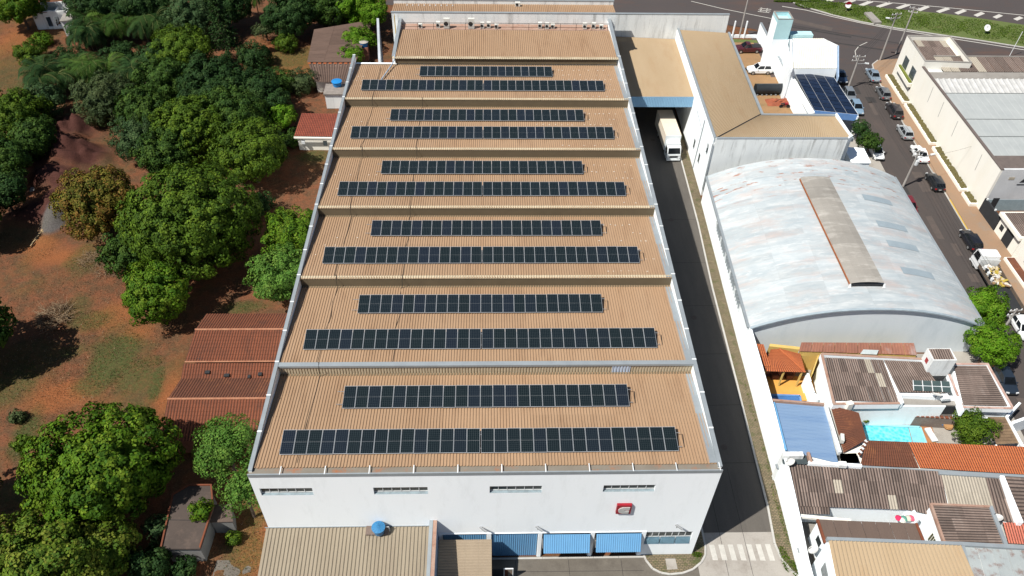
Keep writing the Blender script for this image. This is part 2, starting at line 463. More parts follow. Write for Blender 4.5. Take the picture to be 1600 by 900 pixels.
    me.polygons.foreach_set('use_smooth', [True] * len(me.polygons))
    m = bpy.data.materials.new('red_soil'); m.use_nodes = True
    t = m.node_tree; N = t.nodes; L = t.links
    bs = N['Principled BSDF']; bs.inputs['Roughness'].default_value = 0.95; bs.inputs['Specular IOR Level'].default_value = 0.1
    ca = N.new('ShaderNodeVertexColor'); ca.layer_name = 'cover'
    sp = N.new('ShaderNodeSeparateColor'); L.new(ca.outputs['Color'], sp.inputs[0])
    geo = N.new('ShaderNodeNewGeometry')

    def noise(sc, det, rg=0.65):
        q = N.new('ShaderNodeTexNoise'); q.inputs['Scale'].default_value = sc; q.inputs['Detail'].default_value = det; q.inputs['Roughness'].default_value = rg
        L.new(geo.outputs['Position'], q.inputs['Vector']); return q.outputs['Fac']

    def rng(x, a, b, c=0.0, d=1.0):
        q = N.new('ShaderNodeMapRange'); q.inputs['From Min'].default_value = a; q.inputs['From Max'].default_value = b
        q.inputs['To Min'].default_value = c; q.inputs['To Max'].default_value = d
        if hasattr(x, 'node'): L.new(x, q.inputs['Value'])
        return q.outputs[0]

    def mix(f, a, b):
        q = N.new('ShaderNodeMix'); q.data_type = 'RGBA'
        L.new(f, q.inputs['Factor'])
        for k, x in (('A', a), ('B', b)):
            if hasattr(x, 'node'): L.new(x, q.inputs[k])
            else: q.inputs[k].default_value = (*x, 1)
        return q.outputs['Result']
    nf = noise(6.0, 6.0); nm = noise(0.7, 7.0); ng = noise(3.0, 5.0, 0.75)
    c = mix(rng(nm, 0.42, 0.58), (0.142, 0.057, 0.029), (0.092, 0.049, 0.027))
    c = mix(rng(nf, 0.55, 0.72, 0, 0.75), c, (0.205, 0.125, 0.070))
    c = mix(sp.outputs[2], c, (0.205, 0.076, 0.030))
    c = mix(sp.outputs[1], c, (0.058, 0.024, 0.019))
    c = mix(rng(ca.outputs['Alpha'], 0, 1, 0, 1), c, (0.085, 0.078, 0.075))
    mul = N.new('ShaderNodeMath'); mul.operation = 'MULTIPLY'; L.new(sp.outputs[0], mul.inputs[0]); L.new(rng(ng, 0.25, 0.6, 0.25, 1.15), mul.inputs[1]); mul.use_clamp = True
    gcol = mix(rng(nf, 0.35, 0.65), (0.036, 0.054, 0.016), (0.070, 0.074, 0.026))
    c = mix(mul.outputs[0], c, gcol)
    hs = N.new('ShaderNodeHueSaturation'); L.new(c, hs.inputs['Color']); L.new(rng(noise(5.0, 9.0, 0.85), 0.3, 0.7, 0.45, 1.55), hs.inputs['Value'])
    L.new(hs.outputs[0], bs.inputs['Base Color'])
    bp = N.new('ShaderNodeBump'); bp.inputs['Strength'].default_value = 0.7; bp.inputs['Distance'].default_value = 0.12
    L.new(nf, bp.inputs['Height']); L.new(bp.outputs[0], bs.inputs['Normal'])
    me.materials.append(m)
    o = bpy.data.objects.new('ground', me); COL.objects.link(o); o['kind'] = 'structure'
    return o


make_ground()

M_ASPH = mat('street_asphalt', (0.066, 0.055, 0.051), (0.048, 0.042, 0.040), 0.5, contrast=1.3, rough=0.92, fine=0.2, stain=(0.095, 0.070, 0.060), stain_scale=0.25, stain_amt=0.6, streak=(1.5, 0.25, 1), bump=0.25, bscale=40)
M_ASPH2 = mat('junction_asphalt', (0.070, 0.056, 0.053), (0.046, 0.043, 0.044), 0.12, contrast=1.5, rough=0.92, fine=0.2, stain=(0.115, 0.060, 0.040), stain_scale=0.12, stain_amt=0.6, streak=(0.4, 1.2, 1), bump=0.25, bscale=40)
M_ALLEY = mat('alley_concrete', (0.112, 0.101, 0.088), (0.070, 0.064, 0.057), 0.45, contrast=1.4, rough=0.93, fine=0.15, stain=(0.06, 0.055, 0.05), stain_scale=0.5, stain_amt=0.6, streak=(1.2, 0.2, 1), bump=0.2)
M_YARD = mat('yard_concrete', (0.150, 0.135, 0.114), (0.080, 0.070, 0.059), 0.55, contrast=1.3, rough=0.93, fine=0.15, stain=(0.075, 0.065, 0.055), stain_scale=0.7, stain_amt=0.65, bump=0.2)
M_LIGHTC = mat('light_concrete_drive', (0.33, 0.31, 0.28), (0.26, 0.24, 0.215), 0.5, contrast=1.2, rough=0.93, fine=0.12, stain=(0.17, 0.145, 0.12), stain_scale=0.5, stain_amt=0.5, bump=0.2)
M_PAVER = brickmat('verge_pavers', (0.19, 0.145, 0.095), (0.145, 0.112, 0.076), (0.055, 0.06, 0.032), sc=1.0, bw=0.34, rh=0.17, ms=0.022, rot=0.03, extra=(0.06, 0.075, 0.025))
M_SIDEW = mat('ochre_sidewalk', (0.27, 0.165, 0.098), (0.225, 0.16, 0.11), 0.35, contrast=1.5, rough=0.9, fine=0.12, stain=(0.21, 0.185, 0.155), stain_scale=0.22, stain_amt=1.0)
M_PAINT = mat('worn_road_paint', (0.50, 0.485, 0.45), (0.34, 0.33, 0.30), 2.2, contrast=1.6, rough=0.85, fine=0.15)
M_YEL = mat('yellow_kerb_paint', (0.52, 0.34, 0.05), (0.40, 0.26, 0.06), 2.0, contrast=1.2, rough=0.85)
M_GRASSG = mat('verge_grass', (0.068, 0.105, 0.024), (0.105, 0.125, 0.040), 0.9, contrast=1.4, rough=0.95, fine=0.3, stain=(0.16, 0.135, 0.065), stain_scale=0.5, stain_amt=0.6, bump=0.8, bscale=10)


def KR(y): return 86.2 + (y - 37.0) * 0.054      # right kerb of the side street


def KL(y): return KR(y) - 7.4                    # left kerb


VERGE_K = [(49.3, 76.0), (49.15, 63.2), (48.85, 49.1), (48.2, 36.2), (47.8, 20.5), (47.55, 13.9), (47.3, 4.85), (46.95, 0.95), (47.2, -0.7), (47.85, -1.85), (49.3, -3.6)]
VERGE_W = [(50.9, 76.0), (50.6, 61.2), (50.35, 50.5), (49.65, 36.2), (49.25, 20.5), (49.0, 13.9), (48.72, 4.85), (48.55, 0.95), (48.5, -0.7), (48.46, -1.85), (48.3, -3.6)]

sheet('factory_yard_paving', [[(-6, -30), (60, -30), (60, 0.0), (40, 0.0), (-6, 0.0)]], M_YARD, 0.012)
sheet('alley_paving', [[(38.85, 2.2), (48.6, 2.2), (49.5, 20), (51, 90), (38.85, 90)]], M_ALLEY, 0.024)
sheet('gate_drive', [[(39.2, -8), (49.2, -8), (48.6, 2.2), (39.2, 2.2)]], M_LIGHTC, 0.020)


def ribbon(name, A, B, z0, z1, m, kind='structure'):
    """raised strip between two polylines"""
    b = MB()
    n = len(A)
    for i in range(n - 1):
        b.add([(A[i][0], A[i][1], z1), (B[i][0], B[i][1], z1), (B[i + 1][0], B[i + 1][1], z1), (A[i + 1][0], A[i + 1][1], z1)], [(0, 1, 2, 3)])
        b.add([(A[i][0], A[i][1], z0), (A[i + 1][0], A[i + 1][1], z0), (A[i + 1][0], A[i + 1][1], z1), (A[i][0], A[i][1], z1)], [(0, 1, 2, 3)])
        b.add([(B[i][0], B[i][1], z0), (B[i + 1][0], B[i + 1][1], z0), (B[i + 1][0], B[i + 1][1], z1), (B[i][0], B[i][1], z1)], [(3, 2, 1, 0)])
    o = b.build(name, m)
    o['kind'] = kind
    return o


def offset(pl, d):
    out = []
    for i, q in enumerate(pl):
        a = Vector(pl[max(0, i - 1)][:2]); b = Vector(pl[min(len(pl) - 1, i + 1)][:2])
        t = (b - a).normalized()
        out.append((q[0] + t.y * d, q[1] - t.x * d))
    return out


def kerbline(parent_name, pl, w, h, m, seg=1.0, z0=0.0):
    """kerb built stone by stone along a polyline"""
    root = bpy.data.objects.new(parent_name, None); COL.objects.link(root); root['kind'] = 'structure'
    OFF[root.name] = Vector((0, 0, 0))
    pts = [Vector((q[0], q[1], 0)) for q in pl]
    for a, b in zip(pts[:-1], pts[1:]):
        L = (b - a).length
        n = max(1, round(L / seg))
        for i in range(n):
            p = a.lerp(b, i / n + 0.012 / L); q = a.lerp(b, (i + 1) / n - 0.012 / L)
            MB().beam((p.x, p.y, h), (q.x, q.y, h), w, h - z0).build('kerbstone', m, root)
    return root


ribbon('paved_verge', VERGE_K, VERGE_W, 0.0, 0.115, M_PAVER)
kerbline('alley_kerb', offset(VERGE_K, -0.09), 0.2, 0.135, M_KERB, 2.0)
ISL = [(34.3, 0.0), (34.4, -0.5), (34.9, -1.35), (35.6, -1.75), (36.4, -1.9), (37.6, -1.8), (38.6, -1.45), (39.5, -0.8), (40.0, -0.1), (40.2, 0.8), (40.2, 3.0), (40.15, 30.0), (40.1, 69.0)]
b = MB()
b.prism([(34.3, 0.0), (34.4, -0.5), (34.9, -1.35), (35.6, -1.75), (36.4, -1.9), (37.6, -1.8), (38.6, -1.45), (39.5, -0.8), (40.0, -0.1), (38.79, -0.003), (34.3, -0.003)], 0.0, 0.10)
b.prism([(38.805, -0.003), (40.0, -0.1), (40.2, 0.8), (40.2, 69), (38.805, 69)], 0.0, 0.10)
o = b.build('paved_island', M_PAVER); o['kind'] = 'structure'
kerbline('island_kerb', offset(ISL, 0.08), 0.18, 0.125, M_KERB, 1.6)
kerbline('loading_sill', [(14.9, -0.22), (34.2, -0.22)], 0.16, 0.10, M_KERB, 2.4)
sheet('manhole_slab', [[(36.2, -1.55), (37.2, -1.5), (37.15, -0.45), (36.2, -0.45)]], M_LIGHTC, 0.112)

# zebra bars at the gate
zr = bpy.data.objects.new('zebra_crossing', None); COL.objects.link(zr); zr['kind'] = 'structure'
OFF['zebra_crossing'] = Vector((0, 0, 0))
for i in range(7):
    x = 40.72 + i * 0.905
    MB().add([(x, -0.62 - 0.02 * i, 0.03), (x + 0.5, -0.64 - 0.02 * i, 0.03), (x + 0.44, 0.93, 0.03), (x - 0.06, 0.95, 0.03)], [(0, 1, 2, 3)]).build('painted_bar', M_PAINT, zr)

# streets
ys = [-40, 0, 30, 60, 80, 90]
sheet('junction_paving', [[(70, 90), (97, 90), (104, 96), (104, 101), (70, 108)]], M_ASPH2, 0.012)
sheet('side_street', [[(KL(-40) - 0.1, -40), (KR(-40) + 0.1, -40), (KR(93) + 0.1, 93), (KL(93) - 0.1, 93)]], M_ASPH, 0.02)
sheet('cross_road', [[(-4.15, 118.58, 0), (68.26, 110.01, 0), (71.68, 108.43, 0), (76.91, 100.93, 0), (83.88, 94.89, 0), (90.49, 93.07, 0), (97.15, 101.92, 0), (120.13, 93.36, 0), (180, 70), (260, 150), (-10, 150), (-10, 122)]], M_ASPH2, 0.016)
GR_LO = [(82.71, 120.59, 0), (84.96, 118.23, 0), (89, 115.08, 0), (93.85, 112.03, 0), (99.96, 109.35, 0), (106.69, 107, 0), (114.44, 104.46, 0), (121.9, 101.7, 0), (130.3, 98.78, 0)]
GR_HI = [(83.42, 121.2, 0), (89.45, 120.7, 0), (95.69, 119.29, 0), (101.2, 117.89, 0), (106.77, 116.8, 0), (112.84, 115.44, 0), (119.77, 113.25, 0), (126.45, 110.81, 0), (134.86, 107.1, 0)]
ribbon('grass_median', GR_LO, GR_HI, 0.0, 0.16, M_GRASSG)
kerbline('median_kerb', offset(GR_LO, 0.18), 0.3, 0.14, M_KERB, 3.0)
# carriageway hatching above the median
hz = bpy.data.objects.new('hatched_road_marking', None); COL.objects.link(hz); hz['kind'] = 'structure'
OFF['hatched_road_marking'] = Vector((0, 0, 0))
for (a, c) in (((84.77, 121.23, 0), (86.21, 122.47, 0)), ((89.18, 120.69, 0), (91.42, 122.25, 0)), ((93.03, 120.15, 0), (95.95, 122.02, 0)), ((96.23, 119.3, 0), (99.41, 121.47, 0)), ((99.65, 118.76, 0), (103.26, 120.92, 0)), ((103.53, 118.08, 0), (106.72, 120.07, 0)), ((107.61, 117.26, 0), (110.42, 119.23, 0)),
               ((111.33, 116.58, 0), (114.37, 118.4, 0)), ((114.89, 115.91, 0), (117.48, 117.56, 0)), ((118.44, 114.95, 0), (120.71, 116.43, 0)), ((122.03, 114.14, 0), (123.99, 115.46, 0)), ((125.87, 113.34, 0), (127.77, 114.51, 0))):
    d = Vector((c[0] - a[0], c[1] - a[1], 0)).normalized(); r = Vector((d.y, -d.x, 0)) * 0.45
    MB().add([(a[0] - r.x, a[1] - r.y, 0.026), (a[0] + r.x, a[1] + r.y, 0.026), (c[0] + r.x, c[1] + r.y, 0.026), (c[0] - r.x, c[1] - r.y, 0.026)], [(0, 1, 2, 3)]).build('painted_stripe', M_PAINT, hz)


def roadline(name, pl, w, m=None, z=0.026):
    a = offset(pl, w / 2); c = offset(pl, -w / 2)
    b = MB()
    for i in range(len(pl) - 1):
        b.add([(a[i][0], a[i][1], z), (a[i + 1][0], a[i + 1][1], z), (c[i + 1][0], c[i + 1][1], z), (c[i][0], c[i][1], z)], [(0, 1, 2, 3)])
    o = b.build(name, m or M_PAINT); o['kind'] = 'structure'
    return o


roadline('edge_line', [(79.8, 118.74, 0), (84.34, 117.04, 0), (88.73, 114.22, 0), (93.66, 111.47, 0), (99.71, 108.67, 0), (106.36, 106.2, 0), (113.96, 103.41, 0), (121.39, 100.68, 0)], 0.25)
roadline('carriageway_line', [(92.74, 122.58, 0), (104.24, 120.63, 0), (114.22, 118.69, 0), (121.52, 117.03, 0), (128.74, 115.39, 0)], 0.22)
roadline('kerb_line', [(61.4, 120.84, 0), (67.31, 117.37, 0), (72.03, 115.12, 0), (76.09, 113.18, 0)], 0.2)
roadline('turn_line', [(87.76, 96.85, 0), (88.53, 99.81, 0), (89.96, 101.84, 0), (92.11, 103.4, 0)], 0.14)
# sidewalks of the side street
SW_K = [(KR(y), y) for y in (-30, 0, 20, 40, 60, 80, 90)] + [(KR(93) + 0.8, 94.6), (KR(93) + 2.4, 96.2), (96.5, 97.0)]
SW_B = [(KR(y) + 4.4, y) for y in (-30, 0, 20, 40, 60, 80, 90)] + [(96.2, 93.5), (97.4, 93.6), (98.6, 93.7)]
ribbon('ochre_pavement', SW_K, SW_B, 0.0, 0.13, M_SIDEW)
kerbline('street_kerb', offset(SW_K[:-1], -0.09), 0.18, 0.14, M_KERB, 4.0)
roadline('yellow_kerb_line', [(KR(43) + 0.02, 43), (KR(54.5) + 0.02, 54.5)], 0.22, M_YEL, 0.146)
ribbon('near_pavement', [(KL(y) - 4.2, y) for y in (-30, 0, 25, 50, 75, 95)], [(KL(y), y) for y in (-30, 0, 25, 50, 75, 95)], 0.0, 0.13, M_LIGHTC)
# soil and paving of the parking court behind the office
M_COURT = mat('court_soil', (0.30, 0.175, 0.085), (0.20, 0.125, 0.065), 0.5, contrast=1.3, rough=0.95, fine=0.2, stain=(0.10, 0.10, 0.04), stain_scale=0.6, stain_amt=0.5)
sheet('parking_court', [[(59, 60), (70.5, 60), (72, 104), (59, 104)]], M_COURT, 0.01)
sheet("court_lawn", [[(66.1, 104.38, 0), (70.82, 103.92, 0), (70.81, 102.89, 0), (66.06, 103.09, 0)]], M_GRASSG, 0.03)

# repairs, manholes and tyre marks on the asphalt
M_PATCH = mat('asphalt_patch', (0.040, 0.037, 0.036), (0.032, 0.030, 0.030), 1.0, rough=0.95, fine=0.2)
M_PATCH2 = mat('worn_asphalt_patch', (0.088, 0.070, 0.062), (0.072, 0.060, 0.054), 1.0, rough=0.95, fine=0.2)
rs = random.Random(31)
for i in range(16):
    y = rs.uniform(-5, 90); x = rs.uniform(KL(y) + 0.6, KR(y) - 2.6)
    w, l = rs.uniform(0.5, 1.6), rs.uniform(1.0, 5.0)
    o = MB().add([(x, y, 0.0245), (x + w, y + rs.uniform(-.2, .2), 0.0245), (x + w + 0.054 * l, y + l, 0.0245), (x + 0.054 * l, y + l + rs.uniform(-.2, .2), 0.0245)], [(0, 1, 2, 3)]).build('road_patch', M_PATCH if i % 2 else M_PATCH2)
    o['kind'] = 'structure'
for (a, c, w) in (((72.68, 107.36, 0), (94.11, 100.37, 0), 0.5), ((79.76, 110.17, 0), (108.29, 99.03, 0), 0.35), ((74.93, 111.21, 0), (89.7, 105.46, 0), 0.6), ((59.87, 112.67, 0), (70.54, 108.95, 0), 0.4)):
    roadline('tyre_mark', [a, c], w, M_PATCH, 0.0285)
for (a, c, w) in (((79.25, 112.95, 0), (86.95, 108.63, 0), 1.6), ((100.25, 103.5, 0), (105.44, 101.01, 0), 1.3)):
    roadline('road_patch', [a, c], w, M_PATCH2, 0.0275)
for y in (12, 31, 50, 70):
    o = MB().lathe([(0.36, 0), (0.36, 0.008)], (44.3 + 0.02 * y, y, 0.024), 16).build('manhole_cover', M_PATCH2); o['kind'] = 'structure'
for (y0, w) in ((10.0, 0.05), (17.5, 0.05), (25.0, 0.05), (33.0, 0.05), (41.0, 0.05), (50.0, 0.05)):
    roadline('slab_joint', [(40.3, y0), (48.3 + 0.01 * y0, y0 + 0.1)], w, M_PATCH, 0.0285)
for x in (41.9, 44.2):
    roadline('slab_joint', [(x, -2.6), (x + 0.1, 9.5)], 0.04, M_PATCH, 0.0262)
for (a, c) in (((22.0, -0.4), (22.1, -2.6)), ((27.0, -0.4), (27.05, -2.6)), ((32.0, -0.4), (32.0, -2.6)), ((15, -1.5), (34, -1.55))):
    roadline('slab_joint', [a, c], 0.04, M_PATCH, 0.0165)

for (a, c) in (((74.15, 116.31, 0), (76.37, 115.76, 0)), ((74.46, 117.04, 0), (76.82, 116.49, 0)), ((74.91, 117.78, 0), (77.14, 117.23, 0)), ((75.38, 118.08, 0), (74.6, 116.02, 0)), ((76.5, 117.8, 0), (75.71, 115.75, 0))):
    roadline('worn_road_lettering', [a, c], 0.22, M_PAINT, 0.0265)

# ------------------------------------------------------------------ the factory
FW, FH, FD = 38.8, 14.6, 69.4
BAY = [0.75, 11.45, 23.1, 34.6, 46.1, 57.85, 69.4]
ROOF_HI, ROOF_LO = 14.44, 13.32


def roof_z(y):
    for k in range(6):
        if BAY[k] <= y <= BAY[k + 1]:
            return ROOF_HI + (ROOF_LO - ROOF_HI) * (y - BAY[k]) / (BAY[k + 1] - BAY[k])
    return ROOF_LO


def wall_holes(b, x0, x1, z0, z1, y0, y1, holes, m=0):
    """wall slab in the xz plane with rectangular openings (hx0, hx1, hz0, hz1)"""
    xs = sorted({x0, x1, *[h[0] for h in holes], *[h[1] for h in holes]})
    zs = sorted({z0, z1, *[h[2] for h in holes], *[h[3] for h in holes]})
    nx, nz = len(xs) - 1, len(zs) - 1
    solid = [[not any(h[0] - 1e-6 <= xs[i] and xs[i + 1] <= h[1] + 1e-6 and h[2] - 1e-6 <= zs[j] and zs[j + 1] <= h[3] + 1e-6 for h in holes) for j in range(nz)] for i in range(nx)]
    for i in range(nx):
        for j in range(nz):
            if not solid[i][j]: continue
            a, c, e, f = xs[i], xs[i + 1], zs[j], zs[j + 1]
            b.add([(a, y0, e), (c, y0, e), (c, y0, f), (a, y0, f)], [(0, 1, 2, 3)], m)
            b.add([(a, y1, e), (c, y1, e), (c, y1, f), (a, y1, f)], [(3, 2, 1, 0)], m)
            if i == 0 or not solid[i - 1][j]: b.add([(a, y0, e), (a, y0, f), (a, y1, f), (a, y1, e)], [(0, 1, 2, 3)], m)
            if i == nx - 1 or not solid[i + 1][j]: b.add([(c, y0, e), (c, y0, f), (c, y1, f), (c, y1, e)], [(3, 2, 1, 0)], m)
            if j == 0 or not solid[i][j - 1]: b.add([(a, y0, e), (c, y0, e), (c, y1, e), (a, y1, e)], [(3, 2, 1, 0)], m)
            if j == nz - 1 or not solid[i][j + 1]: b.add([(a, y0, f), (c, y0, f), (c, y1, f), (a, y1, f)], [(0, 1, 2, 3)], m)


fac = thing('factory_building', 'large white factory with tan sawtooth roof carrying the solar panel rows', 'factory')
HW = [(0.52, 4.85, 11.36, 12.45), (9.9, 14.42, 11.34, 12.42), (19.6, 24.0, 11.36, 12.43), (29.18, 33.58, 11.36, 12.40)]
DOORS = [(15.3, 19.3), (19.75, 24.0), (24.38, 28.82), (29.2, 33.5)]
LW = (33.92, 38.2, 2.12, 4.38)
b = MB()
wall_holes(b, 0.0, FW, 0.0, 14.22, 0.0, 0.35, HW + [(d[0], d[1], 0.0, 4.34) for d in DOORS] + [LW])
b.build('front_wall', M_WHITE, fac)
# projecting piers and lintel band of the loading front
for (x0, x1) in ((14.95, 15.25), (19.34, 19.72), (24.03, 24.36), (28.85, 29.17), (33.53, 33.88)):
    MB().box(x0, x1, -0.06, -0.003, 0.0, 4.5).build('pier', M_WHITE, fac)
MB().box(14.95, 33.9, -0.06, -0.003, 4.503, 4.58).build('ledge', M_WHITE, fac)
MB().box(0.0, 0.27, 0.353, FD + 0.35, 0.0, 14.45).build('side_wall', M_WHITE, fac)
MB().box(FW - 0.29, FW, 0.353, FD + 0.35, 0.0, 14.45).build('side_wall', M_WHITE, fac)
MB().box(0.353, FW - 0.353, FD, FD + 0.35, 0.0, 13.4).build('rear_wall', M_WHITE, fac)
# inside of the hall, seen only through the open doors
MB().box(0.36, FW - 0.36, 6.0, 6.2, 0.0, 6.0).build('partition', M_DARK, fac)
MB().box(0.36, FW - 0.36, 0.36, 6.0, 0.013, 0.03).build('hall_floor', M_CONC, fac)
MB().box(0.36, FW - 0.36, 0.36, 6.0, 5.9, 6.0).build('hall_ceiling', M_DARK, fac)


def capstrip(x0, x1, y0, y1, n):
    """parapet flashing in lengths with white joint covers"""
    for i in range(n):
        a = y0 + (y1 - y0) * i / n; c = y0 + (y1 - y0) * (i + 1) / n
        MB().box(x0, x1, a, c - 0.003, 14.453, 14.6).build('parapet_flashing', M_GALV, fac)
        MB().box(x0 - 0.02, x1 + 0.02, c - 0.09, c + 0.05, 14.603, 14.63).build('flashing_joint', M_FRAME, fac)


capstrip(-0.05, 0.30, 0.36, FD + 0.4, 18)
capstrip(FW - 0.32, FW + 0.05, 0.36, FD + 0.4, 18)
# front gutter box
g = MB()
g.box(0.0, FW, -0.05, 0.06, 14.223, 14.6)
g.build('gutter_front', M_GALV, fac)
MB().box(0.0, FW, 0.063, 0.74, 14.223, 14.36).build('gutter_bed', M_GUTTER, fac)
for i in range(11):
    x = 2.6 + i * 3.6
    MB().box(x - 0.04, x + 0.04, -0.05, 0.74, 14.603, 14.615).build('gutter_brace', M_FRAME, fac)
# sawtooth bays
for k in range(6):
    y0, y1 = BAY[k], BAY[k + 1]
    x0, x1 = 0.275, FW - 0.295
    zm = ROOF_HI + (ROOF_LO - ROOF_HI) * 0.5
    ym = (y0 + y1) / 2
    # sheets, eight metres wide, the upper course lapping over the lower one
    for c in range(5):
        xa, xb = x0 + (x1 - x0) * c / 5, x0 + (x1 - x0) * (c + 1) / 5
        MB().corr((xa, y0 - 0.06, ROOF_HI + 0.014), (xb, y0 - 0.06, ROOF_HI + 0.014), (xb, ym + 0.1, zm + 0.012), (xa, ym + 0.1, zm + 0.012), 0.265, 0.062, 'trap').build('roof_sheeting', M_ROOF, fac)
        MB().corr((xa, ym - 0.1, zm), (xb, ym - 0.1, zm), (xb, y1 - 0.003, ROOF_LO), (xa, y1 - 0.003, ROOF_LO), 0.265, 0.062, 'trap').build('roof_sheeting', M_ROOF, fac)
    if k:
        r = MB()
        if k == 1:
            r.corr((x0, y0, ROOF_LO), (x1, y0, ROOF_LO), (x1, y0 - 0.02, 14.30), (x0, y0 - 0.02, 14.30), 0.27, 0.06, 'trap')
            r.build('riser_sheeting', M_RIDGE, fac)
            MB().box(x0, x1, y0 - 0.10, y0 + 0.38, 14.31, 14.565).build('ridge_gutter', M_GALV, fac)
        else:
            r.box(x0, x1, y0 - 0.02, y0 + 0.02, ROOF_LO - 0.1, 14.42)
            r.build('riser_sheeting', M_FACE, fac)
            cpb = MB()
            cpb.corr((x0, y0 - 0.07, 14.42), (x1, y0 - 0.07, 14.42), (x1, y0 + 0.30, 14.52), (x0, y0 + 0.30, 14.52), 0.27, 0.06, 'trap')
            cpb.build('ridge_cap', M_RIDGE, fac)
    # valley flashing at the foot of the next riser
    MB().box(x0, x1, y1 - 0.26, y1 - 0.03, ROOF_LO - 0.1, ROOF_LO + 0.05).build('valley_flashing', M_FACE, fac)
# side flashing upstand between sheeting and right parapet
for k in range(6):
    y0, y1 = BAY[k], BAY[k + 1]
    q = MB()
    q.add([(FW - 0.95, y0, ROOF_HI + 0.07), (FW - 0.295, y0, ROOF_HI + 0.09), (FW - 0.295, y1 - 0.3, ROOF_LO + 0.09), (FW - 0.95, y1 - 0.3, ROOF_LO + 0.07)], [(0, 1, 2, 3)])
    q.build('side_flashing', M_GALV, fac)
# blue repair sheets on the first riser
MB().corr((31.0, 11.40, 13.3), (32.7, 11.40, 13.3), (32.7, 11.38, 14.3), (31.0, 11.38, 14.3), 0.27, 0.06, 'trap').build('repair_sheet', mat('pale_blue_sheet', (0.42, 0.50, 0.62), rough=0.6), fac)
# earthing cables running over the roof
for (x, kk) in ((3.9, range(6)), (10.6, range(1, 5))):
    pts = []
    rs = random.Random(int(x * 10))
    for k in kk:
        y0, y1 = BAY[k], BAY[k + 1]
        for i in range(6):
            t = i / 5
            pts.append((x + rs.uniform(-0.18, 0.18), y0 + 0.35 + (y1 - y0 - 0.75) * t, ROOF_HI + (ROOF_LO - ROOF_HI) * t + 0.07))
        if k + 1 < 6:
            pts.append((x + 0.1, y1 - 0.33, ROOF_LO + 0.12)); pts.append((x + 0.1, y1 - 0.36, 14.5)); pts.append((x + 0.05, y1 + 0.32, 14.62))
    MB().path(pts, 0.024, 5).build('earthing_cable', M_BLACK, fac)
# white sealant dabs over fixings
rs = random.Random(5)
b = MB()
for k in range(2, 6):
    y0, y1 = BAY[k], BAY[k + 1]
    for fy in (0.09, 0.27, 0.42, 0.56, 0.69, 0.83):
        xa = rs.uniform(24, 33)
        x = xa
        while x < 37.2:
            if rs.random() < 0.6:
                y = y0 + (y1 - y0) * fy + rs.uniform(-0.08, 0.08)
                b.cbox((x, y, roof_z(y) + 0.052), (rs.uniform(0.1, 0.2), 0.09, 0.012), rs.uniform(-0.3, 0.3))
            x += rs.choice((0.54, 0.81, 0.81))
    for fy in (0.35, 0.5, 0.62):
        for x in (1.2, 1.9, 3.0, 5.2, 6.1):
            if rs.random() < 0.6:
                y = y0 + (y1 - y0) * fy
                b.cbox((x, y, roof_z(y) + 0.052), (0.14, 0.08, 0.012), 0)
b.build('sealant_dabs', mat('white_sealant', (0.66, 0.60, 0.52), rough=0.8), fac, kind='stuff')
# pale pipe down the last bay
MB().path([(6.0, 69.6, 14.75), (6.0, 69.2, 14.3), (5.7, 68.5, 13.86), (4.6, 63.6, 14.1)], 0.09, 8).build('pipe', mat('grey_blue_pipe', (0.30, 0.37, 0.45), rough=0.5), fac)
# ribbon windows
for (x0, x1, z0, z1) in HW:
    w = MB()
    w.box(x0, x1, 0.16, 0.24, z1 - 0.10, z1); w.box(x0, x1, 0.16, 0.24, z0 + 0.18, z0 + 0.26)
    n = 6
    for i in range(n + 1):
        x = x0 + (x1 - x0) * i / n
        w.box(max(x0, x - 0.025), min(x1, x + 0.025), 0.15, 0.25, z0 + 0.262, z1 - 0.102)
    wo = w.build('window_frame', M_FRAME, fac)
    for i in range(n):
        a = x0 + (x1 - x0) * i / n + 0.03; c = x0 + (x1 - x0) * (i + 1) / n - 0.03
        MB().box(a, c, 0.19, 0.205, z0 + 0.262, z1 - 0.102).build('pane', M_GLASS, wo)
    MB().add([(x0, 0.0, z0 + 0.01), (x1, 0.0, z0 + 0.01), (x1, 0.3, z0 + 0.18), (x0, 0.3, z0 + 0.18)], [(0, 1, 2, 3)]).build('sill', mat('grey_blue_sill', (0.22, 0.28, 0.31), (0.15, 0.19, 0.21), 2.0, rough=0.7), wo)
# loading doors
def blue_door(x0, x1, top, bot, thick=0.05):
    """ribbed leaf between the top hinge line and the bottom edge"""
    q = MB()
    q.corr((x0, *bot), (x1, *bot), (x1, *top), (x0, *top), 0.2, 0.035, 'trap')
    q.add([(x0, bot[0] + thick, bot[1]), (x1, bot[0] + thick, bot[1]), (x1, top[0] + thick, top[1]), (x0, top[0] + thick, top[1])], [(3, 2, 1, 0)])
    return q.build('loading_door', M_BLUE, fac)


blue_door(15.35, 19.25, (0.1, 4.3), (0.1, 0.05))
blue_door(19.8, 23.95, (0.1, 4.3), (0.1, 0.05))
blue_door(24.5, 28.75, (-0.12, 4.3), (-1.05, 2.62))
blue_door(29.32, 33.45, (-0.12, 4.3), (-1.0, 2.6))
for (x0, x1) in DOORS[2:]:
    for x in (x0 + 0.06, x1 - 0.06):
        MB().beam((x, 0.12, 4.3), (x, 0.12, 0.05), 0.08, 0.08).build('door_track', M_STEEL, fac)
        MB().tube((x, 0.1, 3.5), (x, -0.75, 3.0), 0.025, 6).build('door_arm', M_STEEL, fac)
# goods behind the open doors
MB().box(25.3, 27.6, 1.0, 2.0, 0.03, 1.3).build('partition', M_CONC, fac)
